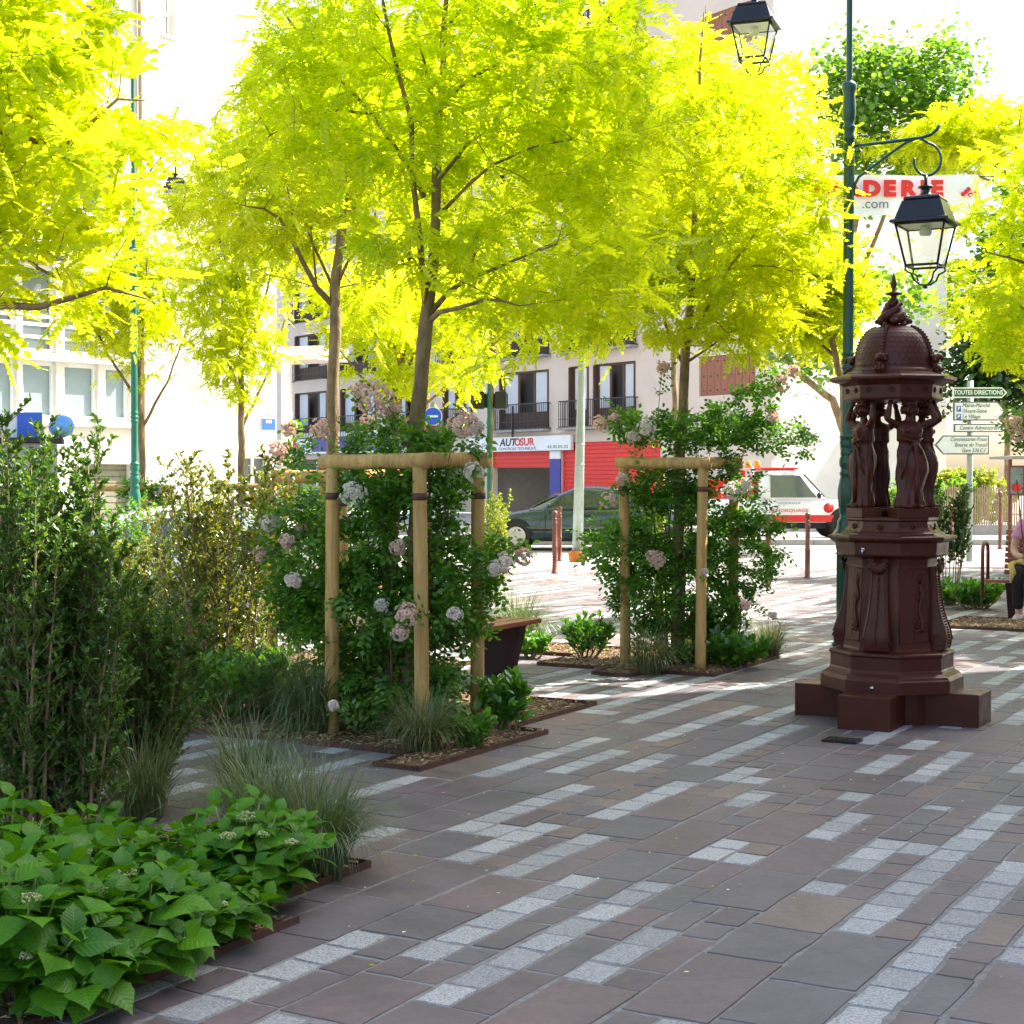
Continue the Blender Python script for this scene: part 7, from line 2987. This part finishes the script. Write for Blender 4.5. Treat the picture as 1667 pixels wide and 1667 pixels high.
def vehicles():
    mats = {'body': M_CARG, 'cabin': M_CARG, 'glass': M_CGLASS}
    body = [(-2.12, .42, .72, .62), (-2.08, .32, .86, .74), (-1.9, .26, .94, .81), (-1.4, .22, .95, .84), (-.6, .2, .92, .85), (.4, .2, .90, .85), (.95, .2, .88, .845), (1.3, .2, .82, .84), (1.75, .22, .73, .81), (2.0, .26, .66, .75), (2.12, .34, .58, .62)]
    green = [(-1.75, .90, .94, .70, .62), (-1.30, .90, 1.20, .78, .60), (-.95, .90, 1.33, .80, .60), (-.4, .88, 1.38, .80, .60), (.05, .88, 1.36, .80, .60), (.45, .87, 1.20, .80, .62), (1.05, .86, .90, .76, .70)]
    def ex(T, hw):
        for s in (-1, 1):
            b = MB()
            b.ball((2.03, s * .55, .60), .12, 12, 8, sc=(.6, 1.3, .7))
            b.build('headlight', M_LAMPW, T)
            b = MB()
            b.ball((-2.06, s * .60, .74), .12, 12, 8, sc=(.5, 1.1, .8))
            b.build('tail_light', M_LAMPR, T)
            b = MB()
            b.ball((.62, s * .92, .98), .07, 12, 8, sc=(.6, 1, .8))
            b.build('mirror', M_CARG, T)
            b = MB()
            for x in (.70, -.30):
                b.box((x, s * (hw + .002), .55), (.012, .008, .62))
            b.box((.1, s * (hw + .008), .45), (2.4, .02, .05))
            b.build('door_trim', M_TYRE, T)
            b = MB()
            for x in (-.18, -1.05):
                b.box((x, s * (hw + .0), .76), (.16, .03, .03))
            b.build('door_handle', M_TYRE, T)
        b = MB()
        b.box((2.12, 0, .36), (.05, 1.1, .12))
        b.box((-2.12, 0, .40), (.05, 1.1, .14))
        b.build('bumper', M_TYRE, T)
    w0 = G(840, 889)
    rz = math.pi + R(-6)
    # nose to the left; front wheel centre at local x 1.35
    fw = Matrix.Rotation(rz, 3, 'Z') @ Vector((1.33, .85, 0))
    loc = Vector((w0.x, w0.y, -.1)) - Vector((fw.x, fw.y, 0))
    vehicle('passing_car', 'dark green saloon car driving left along the road', 'car', loc, rz, body, green, 4.3, 1.7, mats, (1.33, -1.27), .31,
            side_windows=[[(.02, .93), (.62, .93), (.38, 1.17), (.02, 1.29)], [(-.82, .93), (-.06, .93), (-.06, 1.30), (-.70, 1.27)], [(-1.42, .95), (-.90, .94), (-.80, 1.25), (-1.12, 1.16)]],
            windscreens=[(1.02, .93, .48, 1.22, .66, .55), (-1.70, .97, -1.28, 1.22, .6, .55)], extras=ex)
    # tow vehicle (4x4): white and red
    mats = {'body': M_CARW, 'cabin': M_CARW, 'glass': M_PANE, 'hub': M_TYRE}
    body = [(-2.1, .45, 1.0, .78), (-2.05, .42, 1.02, .80), (.75, .42, 1.02, .82), (.9, .42, 1.0, .82), (1.9, .45, .95, .78), (2.02, .48, .92, .74)]
    green = [(-.72, 1.0, 1.66, .78, .66), (-.65, 1.0, 1.76, .78, .68), (.0, 1.0, 1.78, .78, .68), (.30, 1.0, 1.75, .78, .68), (.42, 1.0, 1.62, .78, .69), (.98, 1.0, 1.04, .76, .72)]
    def ex2(T, hw):
        b = MB()
        b.box((-.2, 0, 1.79), (.95, 1.36, .05))
        b.build('red_roof', M_REDP, T, bevel=.02)
        for s in (-1, 1):
            b = MB()
            b.box((.15, s * (hw + .004), .53), (2.0, .012, .17))
            b.build('red_stripe', M_REDP, T)
            b = MB()
            b.tube([(1.02, s * (hw + .001), .80), (1.02, s * (hw + .008), .80)], .13, 24)
            b.build('red_emblem', M_REDP, T)
            b = MB()
            b.ball((.75, s * .93, 1.12), .11, 10, 8, sc=(.5, .9, .8))
            b.build('mirror', M_BLACK, T)
            b = MB()
            b.ball((2.0, s * .55, .78), .10, 12, 8, sc=(.4, 1, 1))
            b.build('headlight', M_LAMPW, T)
            b = MB()
            b.box((-.60, s * (hw + .004), .92), (.14, .012, .08))
            b.build('door_handle', M_BLACK, T)
        b = MB()
        b.box((-1.42, 0, 1.25), (1.25, 1.3, .55))
        b.box((-1.1, 0, 1.6), (.10, 1.2, .3))
        b.build('crane_body', M_REDP, T, bevel=.03)
        b = MB()
        b.tube([(-.86, -.5, 1.05), (-.86, -.5, 1.72), (-.80, -.3, 1.80), (-.80, .3, 1.80), (-.86, .5, 1.72), (-.86, .5, 1.05)], .04, 8)
        b.build('roll_bar', M_CARW, T)
        b = MB()
        b.lathe([(.09, 1.76), (.09, 1.80), (.07, 1.9), (.03, 1.94)], 14, (-.95, -.45, .05))
        b.lathe([(.09, 1.76), (.09, 1.80), (.07, 1.9), (.03, 1.94)], 14, (-.65, -.1, .07))
        b.build('beacon', M_ORANGE, T)
        b = MB()
        b.box((0, 0, .34), (3.6, 1.3, .14))
        b.build('chassis', M_TYRE, T)
    p = W(1272, 870, 41)
    vehicle('tow_truck', 'white and red four-wheel-drive tow vehicle with orange beacons passing in front of the white gable', 'tow truck', Vector((p.x, 41, -.1)), R(3), body, green, 4.2, 1.64, mats, (1.42, -1.35), .37,
            side_windows=[[(-.45, 1.06), (.72, 1.06), (.30, 1.62), (-.45, 1.62)]], windscreens=[(.95, 1.08, .44, 1.64, .68, .62)], extras=ex2)
    tow = [o_ for o_ in bpy.data.objects if o_.name.startswith('tow_truck')][0]
    # door lettering
    for (s, sz, z, m) in (('REMORQUAGE', .12, .73, M_REDP), ('DEPANNAGE', .08, .92, M_GREY)):
        t = text_obj('lettering', s, sz, m, tow.location + Vector((.05, -.838, z)) + Vector((0, 0, 0)), Vector((math.cos(R(3)), math.sin(R(3)), 0)), None, sx=1.25)
        n = len(t.data.vertices)
        Mi = (Matrix.Translation(tow.location) @ Matrix.Rotation(R(3), 4, 'Z')).inverted()
        t.data.transform(Mi)
        t.parent = tow
    # parked light car behind the hedge
    mats = {'body': M_CARS, 'cabin': M_CARS, 'glass': M_CGLASS}
    body = [(-1.85, .35, .70, .68), (-1.8, .25, .84, .76), (-1.2, .2, .86, .80), (0, .18, .84, .81), (.9, .18, .80, .80), (1.4, .2, .72, .78), (1.8, .26, .60, .66)]
    green = [(-1.7, .82, .90, .72, .64), (-1.45, .82, 1.16, .74, .60), (-1.0, .82, 1.25, .75, .60), (-.2, .82, 1.27, .75, .60), (.2, .82, 1.2, .75, .60), (1.0, .80, .84, .72, .66)]
    sw = [[(-.02, .88), (.60, .88), (.20, 1.12), (-.02, 1.16)], [(-.95, .88), (-.1, .88), (-.1, 1.17), (-.85, 1.14)]]
    p = W(190, 900, 15.6)
    vehicle('parked_car', 'light silver car parked behind the left hedge shrubs, its roof catching the sun', 'car', Vector((p.x + .15, 16.2, zg(-3.4, 16.2))), math.pi + R(12), body, green, 3.7, 1.6, mats, (1.15, -1.15), .28, side_windows=sw, windscreens=[(.95, .87, .24, 1.18, .62, .54), (-1.68, .94, -1.46, 1.14, .58, .54)])
    mats = {'body': M_CARN, 'cabin': M_CARN, 'glass': M_CGLASS}
    p = W(455, 900, 30)
    t = vehicle('parked_car', 'dark blue car glimpsed behind the roses, parked across the road', 'car', Vector((p.x, 30, -.1 + zg(p.x, 30))), R(20), body, green, 3.7, 1.6, mats, (1.15, -1.15), .28, side_windows=sw, windscreens=[(.95, .87, .24, 1.18, .62, .54), (-1.68, .94, -1.46, 1.14, .58, .54)])
    mats = {'body': M_CARW, 'cabin': M_CARW, 'glass': M_PANE}
    p = W(1860, 900, 24)
    vehicle('parked_car', 'white car parked behind the occupied bench at the right edge', 'car', Vector((p.x, 24.2, 0)), math.pi + R(20), body, green, 3.7, 1.6, mats, (1.15, -1.15), .28, side_windows=sw, windscreens=[(.95, .87, .24, 1.18, .62, .54), (-1.68, .94, -1.46, 1.14, .58, .54)])


vehicles()


# ================================================================== RIGHT BACKGROUND
def right_bg():
    # picket fence on a low wall across the road
    T = thing('picket_fence', 'pale picket fence on a low kerb across the road, right of the fountain', 'fence', (12, 41.5, 0))
    b = MB()
    x0, x1 = W(1535, 850, 41.5).x, W(1700, 850, 41.5).x
    n = 44
    for i in range(n):
        x = x0 + (x1 - x0) * i / n
        h_ = 1.05 + rnd.uniform(-.05, .05)
        b.box((x, 41.5, .2 + h_ / 2), (.035, .02, h_), rnd.uniform(-.1, .1), M=None)
    b.build('pickets', M_PICKET, T, world=True)
    b = MB()
    for z in (.5, 1.0):
        b.box(((x0 + x1) / 2, 41.525, z), (x1 - x0, .02, .03))
    b.build('rail', M_PICKET, T, world=True)
    b = MB()
    b.box(((x0 + x1) / 2, 41.5, .1), (x1 - x0 + .4, .3, .26))
    b.build('low_wall', M_KERB, T, world=True, bevel=.01)
    # bus shelter with advertising panel
    Y = 27.0
    p = W(1655, 900, Y)
    T = thing('bus_shelter', 'bus shelter with a flat pale roof and an advertising panel at the right edge', 'bus shelter', (p.x, Y, 0))
    zt = W(1655, 745, Y).z
    b = MB()
    b.box((p.x + .55, Y, zt), (1.7, 1.2, .05))
    b.build('roof', M_KERB, T, world=True, bevel=.01)
    x0, x1 = W(1633, 800, Y).x, W(1657, 800, Y).x
    z0, z1 = W(1640, 806, Y).z, W(1640, 758, Y).z
    b = MB()
    t = .03
    b.box(((x0 + x1) / 2, Y - .3, z1 - t / 2), (x1 - x0 + .03, .09, t))
    b.box(((x0 + x1) / 2, Y - .3, z0 + t / 2), (x1 - x0 + .03, .09, t))
    for x in (x0, x1):
        b.box((x, Y - .3, (z0 + z1) / 2), (t, .09, z1 - z0 - 2 * t))
    fr = b.build('panel_frame', M_HOOP, T, world=True)
    b = MB()
    b.box(((x0 + x1) / 2, Y - .3, (z0 + z1) / 2), (x1 - x0 - t, .06, z1 - z0 - 2 * t))
    b.build('poster', mat('poster_blue_grey', (.16, .22, .25), .3, var=.3, scale=5), fr, world=True)
    b = MB()
    b.ball(((x0 + x1) / 2, Y - .335, z0 + .13), .075, 12, 8, sc=(1.1, .12, .9))
    b.tube([((x0 + x1) / 2, Y - .335, z0 + .15), ((x0 + x1) / 2, Y - .335, z0 + .24)], [.012, .004], 6)
    b.build('red_motif', M_REDP, fr, world=True)
    for x in (p.x - .12, p.x + .2, p.x + 1.3):
        b = MB()
        b.box((x, Y, zt / 2 - .02), (.05, .05, zt - .02))
        b.build('leg', M_HOOP, T, world=True)
    # pot plant next to bench is the rose bush; low wall behind planters
    T = thing('flower_planter', 'dark planter of leafy flowers behind the occupied bench', 'planter', tuple(W(1712, 940, 19.5)))
    T.location.z = 0
    b = MB()
    b.box((T.location.x, T.location.y, .3), (.9, .4, .6))
    b.build('trough', M_BENCHLEG, T, world=True, bevel=.01)
    r = random.Random(9)
    pos, dirs, ups, sc = [], [], [], []
    for _ in range(900):
        pos.append((T.location.x + r.uniform(-.45, .45), T.location.y + r.uniform(-.2, .2), .6 + r.random() * .3))
        dirs.append((r.gauss(0, 1), r.gauss(0, 1), r.gauss(.3, .6)))
        ups.append((r.gauss(0, .5), r.gauss(0, .5), 1))
        sc.append(.06 * r.uniform(.6, 1.2))
    pos, dirs, ups, sc = map(np.array, (pos, dirs, ups, sc))
    b = MB()
    b.scatter(SML[0], SML[1], pos, frames(dirs, ups) * sc[:, None, None])
    b.build('foliage', M_ROSE, T, world=True)


right_bg()
